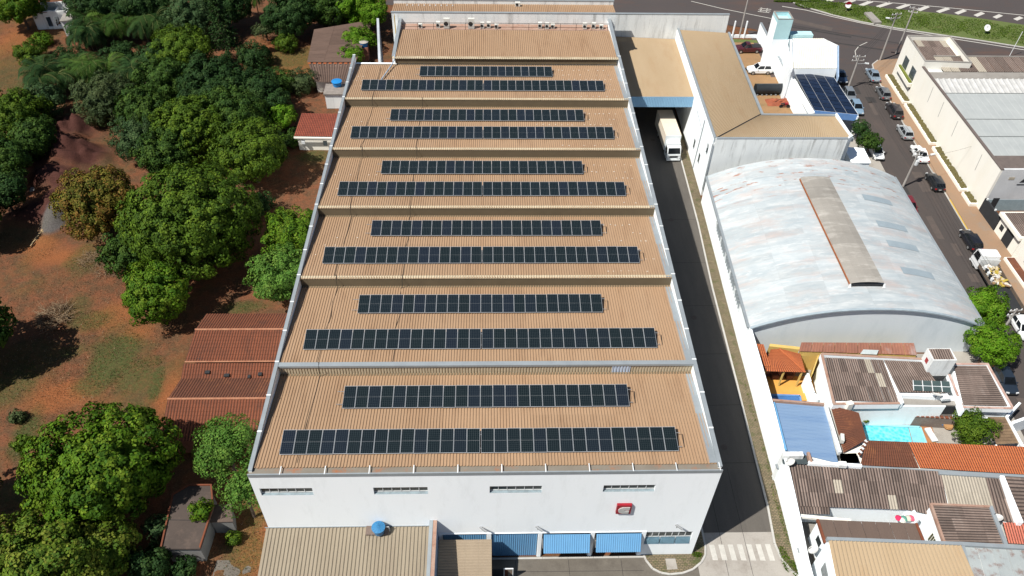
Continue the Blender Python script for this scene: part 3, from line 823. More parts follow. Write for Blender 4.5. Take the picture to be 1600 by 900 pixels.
# shop-floor window
x0, x1, z0, z1 = LW
w = MB()
w.box(x0, x1, 0.14, 0.22, z1 - 0.08, z1); w.box(x0, x1, 0.14, 0.22, z0, z0 + 0.08); w.box(x0, x1, 0.14, 0.22, 3.25, 3.33)
for i in range(8):
    x = x0 + (x1 - x0) * i / 7
    w.box(max(x0, x - 0.03), min(x1, x + 0.03), 0.13, 0.23, 3.332, z1 - 0.082)
for i in range(4):
    x = x0 + (x1 - x0) * i / 3
    w.box(max(x0, x - 0.03), min(x1, x + 0.03), 0.13, 0.23, z0 + 0.082, 3.248)
wo = w.build('window_frame', M_FRAME, fac)
for i in range(7):
    MB().box(x0 + (x1 - x0) * i / 7 + 0.035, x0 + (x1 - x0) * (i + 1) / 7 - 0.035, 0.17, 0.185, 3.332, z1 - 0.082).build('pane', M_GLASS, wo)
for i in range(3):
    a = x0 + (x1 - x0) * i / 3 + 0.04; c = x0 + (x1 - x0) * (i + 1) / 3 - 0.04
    MB().add([(a, 0.16, 3.24), (c, 0.16, 3.24), (c, -0.05, z0 + 0.12), (a, -0.05, z0 + 0.12)], [(3, 2, 1, 0), (0, 1, 2, 3)]).build('pane', mat('pale_blue_awning_pane', (0.28, 0.48, 0.60), rough=0.3), wo)
# flood lights on brackets
for x in (18.9, 23.9, 36.5):
    MB().tube((x, -0.02, 5.15), (x, -0.02, 5.75), 0.035, 6).build('lamp_bracket', M_STEEL, fac)
    MB().beam((x - 0.18, -0.04, 5.8), (x + 0.42, -0.5, 5.72), 0.16, 0.1).build('lamp_head', M_STEEL, fac)

# red emblem box on the wall
sg = thing('company_sign', 'red wall sign with silver rounded C-shaped emblem on the factory front', 'sign', (31.25, -0.003, 8.1))
M_RED = mat('red_acrylic', (0.27, 0.010, 0.021), rough=0.4, fine=0.03)
M_SILVER = mat('silver_letter', (0.52, 0.53, 0.52), rough=0.4, fine=0.05, metal=0.2)
MB().box(30.62, 31.90, -0.24, -0.003, 8.10, 9.52).build('sign_box', M_RED, sg)
# C-shaped emblem: half ellipse on the left, two arms to the right, a slot between them
outer = []
for i in range(17):
    t = math.pi / 2 + math.pi * i / 16
    outer.append((31.28 + 0.52 * math.cos(t), 8.74 + 0.50 * math.sin(t)))
poly = [(31.76, 9.24)] + outer + [(31.70, 8.24)]
hole = [(31.72, 8.66), (31.38, 8.66), (31.24, 8.74), (31.38, 8.84), (31.74, 8.84)]
ring = poly + hole
e = MB()
n = len(ring)
e.add([(x, -0.30, z) for (x, z) in ring] + [(x, -0.243, z) for (x, z) in ring], [tuple(range(n)), *[(i, (i + 1) % n, n + (i + 1) % n, n + i) for i in range(n)]])
e.build('emblem', M_SILVER, sg)

# rear bay and higher rear block
rb = thing('rear_factory_block', 'rear tan-roofed block with air-conditioner walkway behind the sawtooth factory', 'building', (5.6, 69.8, 0))
b = MB()
b.box(5.6, 6.0, 69.76, 81.9, 0, 14.35); b.box(38.35, 38.75, 69.76, 81.9, 0, 14.45)
b.build('side_wall', M_WHITE, rb)
MB().box(5.55, 6.05, 69.76, 81.9, 14.353, 14.45).build('parapet_flashing', M_GALV, rb)
MB().box(38.30, 38.80, 69.76, 81.9, 14.453, 14.55).build('parapet_flashing', M_GALV, rb)
MB().corr((6.02, 69.3, 14.45), (38.33, 69.3, 14.45), (38.33, 79.1, 13.9), (6.02, 79.1, 13.9), 0.29, 0.08, 'trap').build('roof_sheeting', M_ROOF, rb)
MB().box(6.02, 38.33, 69.28, 69.32, 13.5, 14.36).build('riser_sheeting', M_FACE, rb)
MB().corr((5.7, 69.08, 14.42), (38.7, 69.08, 14.42), (38.7, 69.6, 14.5), (5.7, 69.6, 14.5), 0.27, 0.06, 'trap').build('ridge_cap', M_RIDGE, rb)
M_RUSTY = mat('rusty_walkway_roof', (0.27, 0.14, 0.10), (0.34, 0.26, 0.21), 0.8, contrast=1.5, rough=0.9, fine=0.2, stain=(0.22, 0.10, 0.06), stain_scale=0.9, stain_amt=0.8)
MB().box(6.02, 38.33, 79.15, 81.9, 13.3, 13.55).build('walkway_roof', M_RUSTY, rb)
MB().box(4.5, 39.6, 81.95, 82.25, 0, 15.3).build('rear_wall', M_WHITE_OLD, rb)
MB().box(4.5, 39.6, 86.0, 86.3, 0, 15.5).build('rear_wall', M_WHITE_OLD, rb)
MB().corr((4.5, 82.3, 15.2), (39.6, 82.3, 15.2), (39.6, 86.0, 14.9), (4.5, 86.0, 14.9), 0.29, 0.08, 'trap').build('roof_sheeting', M_ROOF, rb)
MB().box(4.4, 39.7, 85.95, 86.35, 15.503, 15.62).build('parapet_flashing', M_GALV, rb)
MB().box(4.4, 39.7, 81.9, 82.3, 15.303, 15.4).build('parapet_flashing', M_GALV, rb)
for x in [6.2 + 2.45 * i for i in range(14)]:
    MB().beam((x, 79.5, 13.6), (x, 79.5, 14.9), 0.06, 0.06).build('rail_post', mat('rusty_dark_steel', (0.07, 0.045, 0.035), rough=0.8), rb)
for z in (14.25, 14.88):
    MB().beam((6.1, 79.5, z), (38.2, 79.5, z), 0.05, 0.05).build('guard_rail', MATS['rusty_dark_steel'], rb)
rs = random.Random(3)
for i in range(9):
    x = 6.6 + i * 0.9
    MB().box(x, x + 0.18, 85.0, 85.12, 15.0, 15.16).build('roof_vent', M_FRAME, rb)
# air-conditioner units on the walkway
M_ACW = mat('ac_casing', (0.60, 0.60, 0.56), rough=0.6, fine=0.05)


def ac_unit(x, y, z, w=0.85, d=0.35, h=0.62, lab='', rz=0.0):
    t = thing('air_conditioner', lab, 'air conditioner', (x, y, z), 0, 'outdoor air-conditioner units')
    MB().cbox((x, y, z), (w, d, h), rz).build('casing', M_ACW, t)
    r = min(w, h) * 0.36
    ca, sa = math.cos(rz), math.sin(rz)
    MB().tube((x - 0.12 * w * ca + d / 2 * sa, y - d / 2 * ca - 0.12 * w * sa, z + h / 2), (x - 0.12 * w * ca + (d / 2 + 0.03) * sa, y - (d / 2 + 0.03) * ca, z + h / 2), r, 14).build('fan_grille', M_BLACK, t)
    for s in (-0.35, 0.35):
        MB().cbox((x + s * w * ca, y + s * w * sa, z - 0.08), (0.06, d, 0.077), rz).build('foot', M_STEEL, t)
    return t


for i, (px, big) in enumerate(((9.0, 0), (11.75, 0), (13.1, 1), (16.9, 1), (18.6, 0), (19.6, 0), (20.8, 0), (27.6, 0), (28.7, 0), (29.6, 0), (34.6, 0), (36.0, 0), (37.2, 0))):
    word = ('first', 'second', 'third', 'fourth', 'fifth', 'sixth', 'seventh', 'eighth', 'ninth', 'tenth', 'eleventh', 'twelfth', 'last')[i]
    if big: ac_unit(px, 80.4, 13.63, 0.95, 0.5, 1.55, 'tall white air conditioner on the rear walkway, %s unit from the left' % word)
    else: ac_unit(px, 80.5 + 0.15 * (i % 2), 13.63, 0.6, 0.55, 0.85 if i % 3 else 0.65, 'small air conditioner on the rear walkway, %s unit from the left' % word)
ac_unit(24.2, 85.2, 15.05, 0.8, 0.5, 0.6, 'lone white air conditioner on the farthest tan roof')
# yellow access ladder at the left end of the walkway
ld = thing('access_ladder', 'yellow caged ladder against the left end of the rear factory block', 'ladder', (5.2, 80.5, 0))
M_LADY = mat('yellow_ladder_paint', (0.45, 0.30, 0.05), rough=0.6)
for s in (0, 0.5): MB().beam((5.1, 80.2 + s, 8), (5.1, 80.2 + s, 15.6), 0.07, 0.07).build('stile', M_LADY, ld)
for i in range(18): MB().tube((5.1, 80.2, 8.4 + 0.4 * i), (5.1, 80.7, 8.4 + 0.4 * i), 0.03, 6).build('rung', M_LADY, ld)
# grey wall left of the rear block
wl = tag(MB().prism([(3.2, 70.2), (3.55, 70.2), (1.0, 92.0), (0.6, 92.0)], 0, 9.6).build('boundary_wall', mat('grey_blue_wall', (0.40, 0.43, 0.46), (0.32, 0.35, 0.38), 0.6, rough=0.85)), 'tall grey boundary wall beside the vine, left of the rear block', 'wall')

# ------------------------------------------------------------------ solar panel rows
def panelmat():
    m = bpy.data.materials.new('solar_cells'); m.use_nodes = True
    t = m.node_tree; N = t.nodes; L = t.links
    bs = N['Principled BSDF']; bs.inputs['Roughness'].default_value = 0.22; bs.inputs['Specular IOR Level'].default_value = 0.28
    tc = N.new('ShaderNodeTexCoord')
    sp = N.new('ShaderNodeSeparateXYZ'); L.new(tc.outputs['Object'], sp.inputs[0])

    def line(sock, period, width, shift=0.0):
        a = N.new('ShaderNodeMath'); a.operation = 'ADD'; L.new(sock, a.inputs[0]); a.inputs[1].default_value = shift
        q = N.new('ShaderNodeMath'); q.operation = 'PINGPONG'; L.new(a.outputs[0], q.inputs[0]); q.inputs[1].default_value = period / 2
        c = N.new('ShaderNodeMath'); c.operation = 'LESS_THAN'; L.new(q.outputs[0], c.inputs[0]); c.inputs[1].default_value = width / 2
        return c.outputs[0]
    lx = line(sp.outputs['X'], 1.03 / 6, 0.014); ly = line(sp.outputs['Y'], 2.17 / 24 * 2, 0.010)
    lo = N.new('ShaderNodeMath'); lo.operation = 'MAXIMUM'; L.new(lx, lo.inputs[0]); L.new(ly, lo.inputs[1])
    oi = N.new('ShaderNodeObjectInfo')
    cr = N.new('ShaderNodeValToRGB')
    e = cr.color_ramp.elements
    e[0].color = (0.0050, 0.0095, 0.0125, 1); e[1].color = (0.0075, 0.0115, 0.0200, 1)
    x = e.new(0.5); x.color = (0.0055, 0.0105, 0.0120, 1)
    L.new(oi.outputs['Random'], cr.inputs[0])
    mx = N.new('ShaderNodeMix'); mx.data_type = 'RGBA'
    f = N.new('ShaderNodeMath'); f.operation = 'MULTIPLY'; L.new(lo.outputs[0], f.inputs[0]); f.inputs[1].default_value = 0.75
    L.new(f.outputs[0], mx.inputs['Factor']); L.new(cr.outputs[0], mx.inputs['A']); mx.inputs['B'].default_value = (0.060, 0.074, 0.080, 1)
    L.new(mx.outputs['Result'], bs.inputs['Base Color'])
    return m


M_CELL = panelmat()
M_ALU = mat('panel_frame_aluminium', (0.46, 0.48, 0.50), rough=0.35, metal=0.35, fine=0.02)
PW, PL, PT = 1.085, 2.28, 0.04
pm = MB()
# frame: four rails; two half-cell laminates with a pale centre gap
pm.box(-PW / 2, PW / 2, 0, 0.035, 0, PT, 0); pm.box(-PW / 2, PW / 2, PL - 0.035, PL, 0, PT, 0)
pm.box(-PW / 2, -PW / 2 + 0.021, 0.035, PL - 0.035, 0, PT, 0); pm.box(PW / 2 - 0.021, PW / 2, 0.035, PL - 0.035, 0, PT, 0)
pm.box(-PW / 2 + 0.021, PW / 2 - 0.021, 0.035, PL / 2 - 0.006, 0.004, PT - 0.006, 1)
pm.box(-PW / 2 + 0.021, PW / 2 - 0.021, PL / 2 + 0.006, PL - 0.035, 0.004, PT - 0.006, 1)
pm.box(-PW / 2 + 0.021, PW / 2 - 0.021, PL / 2 - 0.006, PL / 2 + 0.006, 0.006, PT - 0.012, 0)
proto = pm.build('solar_panel', [M_ALU, M_CELL])
panel_mesh = proto.data
bpy.data.objects.remove(proto)
ORD = ('front', 'second', 'third', 'fourth', 'fifth', 'rearmost')
# bay, near-edge y, first x, pitch, panels, gap after
ROWS = []
for k, (ya, yb, xb, nb) in enumerate(((1.92, 7.02, 6.62, 23), (13.5, 18.65, 6.58, 22), (25.4, 30.4, 6.62, 23), (36.9, 41.8, 6.64, 22), (48.65, 53.5, 6.68, 23), (60.3, 65.0, 9.82, 17))):
    ROWS.append((k, ya, 2.2, 30, 'long lower row of thirty solar panels in the %s sawtooth bay' % ORD[k]))
    ROWS.append((k, yb, xb, nb, 'short upper row of %d solar panels in the %s sawtooth bay' % (nb, ORD[k])))
rs = random.Random(11)
for (k, y, x, n, lab) in ROWS:
    z = roof_z(y) + 0.17
    far = roof_z(y + PL) + 0.70
    tilt = math.asin((far - z) / PL)
    t = thing('solar_panel_row', lab, 'solar panels', (x, y, z), 0, 'rows of solar panels on the factory roof')
    px = 0.0
    for i in range(n):
        if n == 30 and i == 15: px += 0.09
        o = bpy.data.objects.new('solar_panel', panel_mesh)
        COL.objects.link(o)
        o.parent = t
        o.location = (px + PW / 2, rs.uniform(-0.012, 0.012), rs.uniform(-0.004, 0.004))
        o.rotation_euler = (tilt + rs.uniform(-0.006, 0.006), rs.uniform(-0.003, 0.003), 0)
        px += 1.1075
    for v in (0.45, 1.75):
        MB().beam((x - (0.6 if n < 30 else 0.1), y + v * math.cos(tilt), z + v * math.sin(tilt) - 0.03), (x + px + 0.35, y + v * math.cos(tilt), z + v * math.sin(tilt) - 0.03), 0.04, 0.04).build('mounting_rail', M_STEEL, t)
    for i in range(0, n + 1, 3):
        xx = x + min(px - 0.1, i * 1.1075 + 0.06)
        MB().beam((xx, y + 1.8, roof_z(y + 1.8) + 0.03), (xx, y + 1.75, z + 1.75 * math.sin(tilt) - 0.07), 0.05, 0.05).build('mounting_leg', M_ALU, t)
    if k < 5:
        MB().beam((x + px + 0.55, y + 0.5, roof_z(y + 0.5) + 0.09), (x + px + 0.68, y + 1.9, roof_z(y + 1.9) + 0.09), 0.05, 0.05).build('conduit', M_BLACK, t)

# ------------------------------------------------------------------ annexes at the factory front
ax = thing('front_annex', 'low annex with tan corrugated roof against the left of the factory front', 'annex', (0, -12, 0))
MB().corr((-0.2, -12, 4.4), (14.3, -12, 4.4), (14.3, -0.05, 5.95), (-0.2, -0.05, 5.95), 0.33, 0.08, 'trap').build('roof_sheeting', M_ROOF3, ax)
MB().box(-0.05, 14.3, -12, -0.36, 0, 4.3).build('wall', M_WHITE, ax)
MB().box(-0.3, 14.3, -0.05, -0.003, 5.98, 6.08).build('wall_flashing', M_GALV, ax)
M_BLUEWALL = mat('blue_grey_wall', (0.22, 0.30, 0.42), (0.19, 0.26, 0.37), 0.7, rough=0.8)
MB().box(14.303, 14.92, -12, -0.003, 0, 6.9).build('parapet_wall', M_BLUEWALL, ax)
MB().box(14.28, 14.6, -12, -0.003, 6.903, 7.0).build('parapet_flashing', M_GALV, ax)
MB().box(14.603, 14.95, -12, -0.003, 6.903, 6.96).build('parapet_flashing', M_RUSTY, ax)
MB().box(-0.2, -0.05, -12, 0, 4.4, 5.2).build('verge_flashing', M_GALV, ax)
ta = thing('water_tank', 'blue water tank with radial lid on a platform above the front annex', 'water tank', (9.75, 0.0, 5.9))
MB().box(8.65, 10.65, -0.85, 0.0 - 0.003, 5.98, 6.12).build('platform', mat('stained_platform', (0.16, 0.12, 0.10), rough=0.9), ta)
M_TANK = mat('blue_tank_plastic', (0.035, 0.17, 0.34), (0.03, 0.14, 0.29), 1.5, rough=0.45)
MB().lathe([(0.42, 0), (0.55, 0.75), (0.55, 0.8)], (9.85, -0.62, 6.123), 24).build('tank_body', M_TANK, ta, smooth=False)
ld_ = MB()
ld_.lathe([(0.60, 0.0), (0.60, 0.07), (0.3, 0.13), (0.06, 0.17)], (9.85, -0.62, 6.925), 24)
for i in range(12):
    a_ = i * math.pi / 6
    ld_.beam((9.85 + 0.08 * math.cos(a_), -0.62 + 0.08 * math.sin(a_), 7.115), (9.85 + 0.56 * math.cos(a_), -0.62 + 0.56 * math.sin(a_), 7.03), 0.03, 0.03)
ld_.build('tank_lid', M_TANK, ta)
MB().path([(10.4, -0.5, 6.8), (10.75, -0.5, 6.8), (10.75, -0.5, 6.0)], 0.025, 6).build('pipe', M_FRAME, ta)
MB().path([(9.2, -0.84, 6.1), (9.2, -0.84, 5.92)], 0.04, 6).build('support', M_STEEL, ta)
lean = thing('lean_to_roof', 'small brown-grey slatted lean-to roof beside the front annex', 'lean-to', (15, -8, 0))
M_LEAN = mat('brown_grey_sheet', (0.27, 0.215, 0.155), (0.22, 0.175, 0.125), 0.7, contrast=1.2, rough=0.8, fine=0.15)
for i in range(4):
    xa = 15.0 + 1.19 * i
    MB().corr((xa + 1.185, -9, 3.05), (xa + 1.185, -0.5, 4.35), (xa, -0.5, 4.35), (xa, -9, 3.05), 0.25, 0.03, 'trap').build('roof_sheet', M_LEAN, lean)
for (x, y, zz) in ((15.1, -0.5, 4.2), (19.6, -0.5, 4.2), (19.6, -4.5, 3.6), (15.1, -8.8, 3.0), (19.6, -8.8, 3.0)):
    MB().beam((x, y, 0), (x, y, zz), 0.12, 0.12).build('post', M_STEEL, lean)
gt = thing('yard_gate', 'white framed gate panel with brown fill at the bottom edge of the yard', 'gate', (20.9, -2.15, 0))
g = MB(); g.box(20.85, 20.93, -2.2, -2.1, 0, 2.0); g.box(21.65, 21.73, -2.2, -2.1, 0, 2.0); g.box(20.93, 21.65, -2.2, -2.1, 1.92, 2.0); g.build('gate_frame', M_FRAME, gt)
MB().box(20.93, 21.25, -2.17, -2.13, 0.05, 1.92).build('gate_panel', M_TILE_B, gt)
MB().box(21.25, 21.65, -2.17, -2.13, 0.05, 1.92).build('gate_panel', M_GUTTER, gt)
MB().box(19.8, 20.85, -2.2, -2.1, 0, 1.9).build('gate_panel', M_DARK, gt)

# ------------------------------------------------------------------ right-hand block: office, arched warehouse, houses
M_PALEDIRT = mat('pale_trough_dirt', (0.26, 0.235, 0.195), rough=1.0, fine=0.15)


def sheets(parent, a, b, c, d, nx, ny, m, pitch=0.22, amp=0.035, seed=0, prof='trap', name='roof_sheet', alt=None, altp=0.0, altset=None):
    """roof of separate corrugated sheets; a-b lower edge, d-c upper edge, ribs a->d; upper courses lap under... lower ones lap over"""
    a, b, c, d = (Vector(q[:3]) for q in (a, b, c, d))
    rs = random.Random(seed)

    def pt(u, v): return a.lerp(b, u).lerp(d.lerp(c, u), v)
    k = 0
    for j in range(ny):
        for i in range(nx):
            dz = 0.012 * ((ny - j) % 2) + 0.006 * (i % 2) + rs.uniform(0, 0.008)
            up = Vector((0, 0, dz))
            ov = 0.02 / ny
            q = [pt(i / nx + 0.001, j / ny), pt((i + 1) / nx - 0.001, j / ny), pt((i + 1) / nx - 0.001, min(1, (j + 1) / ny + ov)), pt(i / nx + 0.001, min(1, (j + 1) / ny + ov))]
            mm = m
            if alt and ((altset and (i, j) in altset) or rs.random() < altp): mm = alt
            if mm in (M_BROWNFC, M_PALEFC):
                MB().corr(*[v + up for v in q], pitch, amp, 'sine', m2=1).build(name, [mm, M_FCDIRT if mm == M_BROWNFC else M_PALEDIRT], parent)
            else:
                MB().corr(*[v + up for v in q], pitch, amp, prof).build(name, mm, parent)
            k += 1


def ccw(poly):
    s = sum(poly[i][0] * poly[(i + 1) % len(poly)][1] - poly[(i + 1) % len(poly)][0] * poly[i][1] for i in range(len(poly)))
    return poly if s > 0 else poly[::-1]


def inset(poly, d):
    poly = ccw([(q[0], q[1]) for q in poly])
    n = len(poly); out = []
    for i in range(n):
        p0, p1, p2 = Vector(poly[i - 1]), Vector(poly[i]), Vector(poly[(i + 1) % n])
        e1 = (p1 - p0).normalized(); e2 = (p2 - p1).normalized()
        n1 = Vector((-e1.y, e1.x)); n2 = Vector((-e2.y, e2.x))
        k = (n1 + n2) / max(0.3, 1 + n1.dot(n2))
        out.append((p1.x + k.x * d, p1.y + k.y * d))
    return out


def parapet(parent, poly, z0, z1, w, m, name='parapet', skip=(), cap=None):
    """upstand wall round a roof, one piece per side"""
    poly = ccw([(q[0], q[1]) for q in poly])
    ins = inset(poly, w)
    n = len(poly)
    for i in range(n):
        if i in skip: continue
        j = (i + 1) % n
        MB().prism([poly[i], poly[j], ins[j], ins[i]], z0, z1).build(name, m, parent)
        if cap:
            o2 = inset(poly, -0.04); i2 = inset(poly, w + 0.04)
            MB().prism([o2[i], o2[j], i2[j], i2[i]], z1 + 0.003, z1 + 0.07).build('coping', cap, parent)


# ---- office
of = thing('office_building', 'white L-shaped office with tan ribbed roof beside the loading canopy', 'building', (50.6, 55.6, 0))
OP = [(50.6, 55.65), (69.35, 55.7), (70.35, 56.6), (70.1, 62.6), (59.1, 62.9), (59.9, 88.4), (51.2, 88.4)]
MB().prism(OP, 0, 9.05).build('wall', M_WHITE_OLD, of)
# alley face in brighter paint, 4 mm proud
MB().prism([(50.58, 55.64), (50.594, 55.64), (51.19, 88.4), (51.176, 88.4)], 0, 9.5).build('alley_face', M_WHITE, of)
MB().prism([(50.6, 55.65), (50.9, 55.95), (51.5, 88.4), (51.2, 88.4)], 9.053, 9.86).build('parapet', M_WHITE, of)
MB().prism([(50.56, 55.6), (50.95, 55.97), (51.55, 88.4), (51.16, 88.4)], 9.863, 9.93).build('coping', M_GALV, of)
MB().prism([(50.9, 55.65), (69.35, 55.7), (69.35, 55.95), (50.9, 55.95)], 9.053, 9.80).build('parapet', M_WHITE_OLD, of)
MB().prism([(50.95, 55.6), (69.4, 55.65), (69.4, 56.0), (50.95, 55.96)], 9.803, 9.87).build('coping', M_GALV, of)
MB().prism([(69.35, 55.7), (70.35, 56.6), (70.2, 56.8), (69.35, 56.0)], 9.053, 9.80).build('parapet', M_WHITE, of)
MB().prism([(70.35, 56.6), (70.1, 62.6), (69.9, 62.6), (70.15, 56.7)], 9.053, 9.6).build('parapet', M_WHITE, of)
MB().prism([(70.5, 57.4), (70.32, 61.4), (70.9, 61.4), (71.1, 57.4)], 8.2, 8.75).build('side_canopy', M_GALV, of)
r = MB(); r.add([(51.35, 56.3, 9.55), (59.15, 62.85, 9.1), (59.9, 88.3, 9.1), (51.5, 88.3, 9.55)], [(0, 1, 2, 3)])
# ribs of the long wing run across it
n = 0
lw = MB()
a_, b_, c_, d_ = Vector((51.0, 55.98, 9.62)), Vector((51.5, 88.3, 9.62)), Vector((59.85, 88.3, 9.12)), Vector((59.08, 63.0, 9.12))
lw.corr(a_, b_, c_, d_, 0.32, 0.08, 'trap')
lw.build('roof_sheeting', M_ROOF2, of)
fw = MB(); fw.corr((51.0, 55.98, 9.62), (69.9, 56.1, 9.62), (69.85, 62.55, 9.12), (59.1, 62.9, 9.12), 0.32, 0.08, 'trap')
fw.build('roof_sheeting', M_ROOF2, of)
MB().beam((51.0, 55.98, 9.72), (59.1, 62.9, 9.22), 0.16, 0.06).build('valley_flashing', M_BLACK, of)
MB().prism([(59.12, 62.95), (59.5, 62.95), (60.25, 88.4), (59.9, 88.4)], 8.9, 9.3).build('gutter', M_GALV, of)
MB().prism([(59.12, 62.65), (70.1, 62.4), (70.1, 62.85), (59.12, 62.94)], 8.9, 9.32).build('gutter', M_GALV, of)
for (y, z) in ((64.3, 3.2), (57.4, 7.0), (60.4, 3.3)):
    x = 50.58 + (y - 55.64) * 0.0187
    w = MB().box(x - 0.03, x - 0.003, y - 0.35, y + 0.35, z - 0.7, z + 0.7).build('window', M_GLASS, of)
    MB().box(x - 0.06, x - 0.033, y - 0.42, y + 0.42, z - 0.78, z - 0.7).build('sill', M_GALV, w)
MB().path([(50.62, 61.4, 9.1), (50.62, 62.2, 0.1)], 0.06, 6).build('downpipe', M_GALV, of)
MB().path([(50.56, 55.5, 9.0), (50.56, 55.5, 1.2)], 0.06, 6).build('downpipe', M_GALV, of)
MB().path([(50.75, 66.5, 7.6), (50.72, 61.7, 7.0)], 0.05, 6).build('downpipe', M_GALV, of)
# ---- loading canopy
cn = thing('loading_canopy', 'tan canopy roof with blue front fascia between factory and office', 'canopy', (38.85, 69.7, 0))
MB().corr((38.9, 69.75, 7.75), (38.9, 88.5, 8.35), (51.15, 88.5, 7.85), (50.85, 69.75, 7.85), 0.32, 0.08, 'trap').build('roof_sheeting', M_ROOF2, cn)
MB().corr((38.85, 69.62, 6.25), (50.82, 69.62, 6.25), (50.82, 69.70, 7.97), (38.85, 69.70, 7.97), 0.25, 0.04, 'trap').build('fascia', mat('pale_blue_fascia', (0.21, 0.37, 0.52), (0.185, 0.335, 0.48), 0.8, rough=0.5), cn)
MB().box(38.9, 50.8, 69.74, 69.9, 6.3, 7.7).build('truss', M_STEEL, cn)
for y in (73.5, 77.5, 81.5, 85.5):
    MB().box(38.9, 50.8, y, y + 0.2, 7.0, 7.5).build('truss', M_STEEL, cn)
# ---- tall rear screen wall
sw = tag(MB().box(38.85, 59.6, 88.6, 88.95, 0, 12.2).build('screen_wall', M_WHITE_OLD), 'tall stained white wall closing the back of the canopy', 'wall')
MB().box(38.8, 59.65, 88.55, 89.0, 12.203, 12.28).build('coping', M_GALV, sw)

# ---- arched warehouse
aw = thing('arched_warehouse', 'white barrel-roofed warehouse with beige ridge ventilator', 'warehouse', (49.3, 25.1, 0))
AXL, AXR, AY0, AY1 = 49.35, 76.7, 25.15, 53.9


def arch(u):                    # u 0..1 across the span -> height
    return 4.66 + 3.05 * (1 - abs(2 * u - 1) ** 2.15)


def axx(u, y):
    sk = (y - AY0) / (AY1 - AY0)
    return (AXL + 0.95 * sk) + u * ((AXR + 0.3 * sk) - (AXL + 0.95 * sk))


def arch_mat():
    m = bpy.data.materials.new('painted_barrel_roof'); m.use_nodes = True
    t = m.node_tree; N = t.nodes; L = t.links
    bs = N['Principled BSDF']; bs.inputs['Roughness'].default_value = 0.6
    geo = N.new('ShaderNodeNewGeometry')
    mp = N.new('ShaderNodeMapping'); mp.inputs['Scale'].default_value = (0.28, 1.0, 0.3); L.new(geo.outputs['Position'], mp.inputs[0])

    def nz(sc, det, vec, rg=0.7):
        q = N.new('ShaderNodeTexNoise'); q.inputs['Scale'].default_value = sc; q.inputs['Detail'].default_value = det; q.inputs['Roughness'].default_value = rg; L.new(vec, q.inputs['Vector']); return q.outputs['Fac']

    def mr(x, a, b, c=0.0, d=1.0):
        q = N.new('ShaderNodeMapRange'); L.new(x, q.inputs[0]); q.inputs[1].default_value = a; q.inputs[2].default_value = b; q.inputs[3].default_value = c; q.inputs[4].default_value = d; return q.outputs[0]

    def mx(f, a, b):
        q = N.new('ShaderNodeMix'); q.data_type = 'RGBA'; L.new(f, q.inputs['Factor'])
        for k, x in (('A', a), ('B', b)):
            if hasattr(x, 'node'): L.new(x, q.inputs[k])
            else: q.inputs[k].default_value = (*x, 1)
        return q.outputs['Result']
    c = mx(mr(nz(0.8, 8, mp.outputs[0]), 0.36, 0.62), (0.415, 0.445, 0.455), (0.315, 0.36, 0.385))
    c = mx(mr(nz(1.7, 6, mp.outputs[0]), 0.52, 0.66, 0, 0.65), c, (0.52, 0.54, 0.54))
    c = mx(mr(nz(0.5, 9, mp.outputs[0], 0.75), 0.50, 0.66, 0, 0.8), c, (0.42, 0.36, 0.34))
    # paint peeled to rust near the far end
    sp = N.new('ShaderNodeSeparateXYZ'); L.new(geo.outputs['Position'], sp.inputs[0])
    mp2 = N.new('ShaderNodeMapping'); mp2.inputs['Scale'].default_value = (0.5, 2.2, 0.3); L.new(geo.outputs['Position'], mp2.inputs[0])
    f = N.new('ShaderNodeMath'); f.operation = 'MULTIPLY'; L.new(mr(nz(0.9, 6, mp2.outputs[0], 0.6), 0.60, 0.64), f.inputs[0]); L.new(mr(sp.outputs[1], 45.5, 48.5), f.inputs[1])
    c = mx(f.outputs[0], c, (0.30, 0.17, 0.13))
    oi = N.new('ShaderNodeObjectInfo')
    h = N.new('ShaderNodeHueSaturation'); L.new(c, h.inputs['Color']); L.new(mr(oi.outputs['Random'], 0, 1, 0.90, 1.06), h.inputs['Value'])
    L.new(h.outputs[0], bs.inputs['Base Color'])
    return m


M_ARCH = arch_mat()
NS = 24
for s in range(NS):
    y0 = AY0 - 0.15 + (AY1 - AY0 + 0.3) * s / NS; y1 = AY0 - 0.15 + (AY1 - AY0 + 0.3) * (s + 1) / NS
    lift = 0.004 * (s % 2)
    for g in range(6):
        vs = []; nu = 5
        dz = lift + 0.006 * (g % 2)
        for y in (y0, y1 - 0.004):
            for i in range(nu + 1):
                u = (g + i / nu) / 6
                vs.append((axx(u, y), y, arch(u) + dz))
        fs = [(i, i + 1, nu + 2 + i, nu + 1 + i) for i in range(nu)]
        k = len(vs)
        vs += [(x, y, z - 0.05) for (x, y, z) in vs]
        fs += [(i + 1, i, k + i, k + i + 1) for i in range(nu)]
        MB().add(vs, fs).build('roof_sheet', M_ARCH, aw)
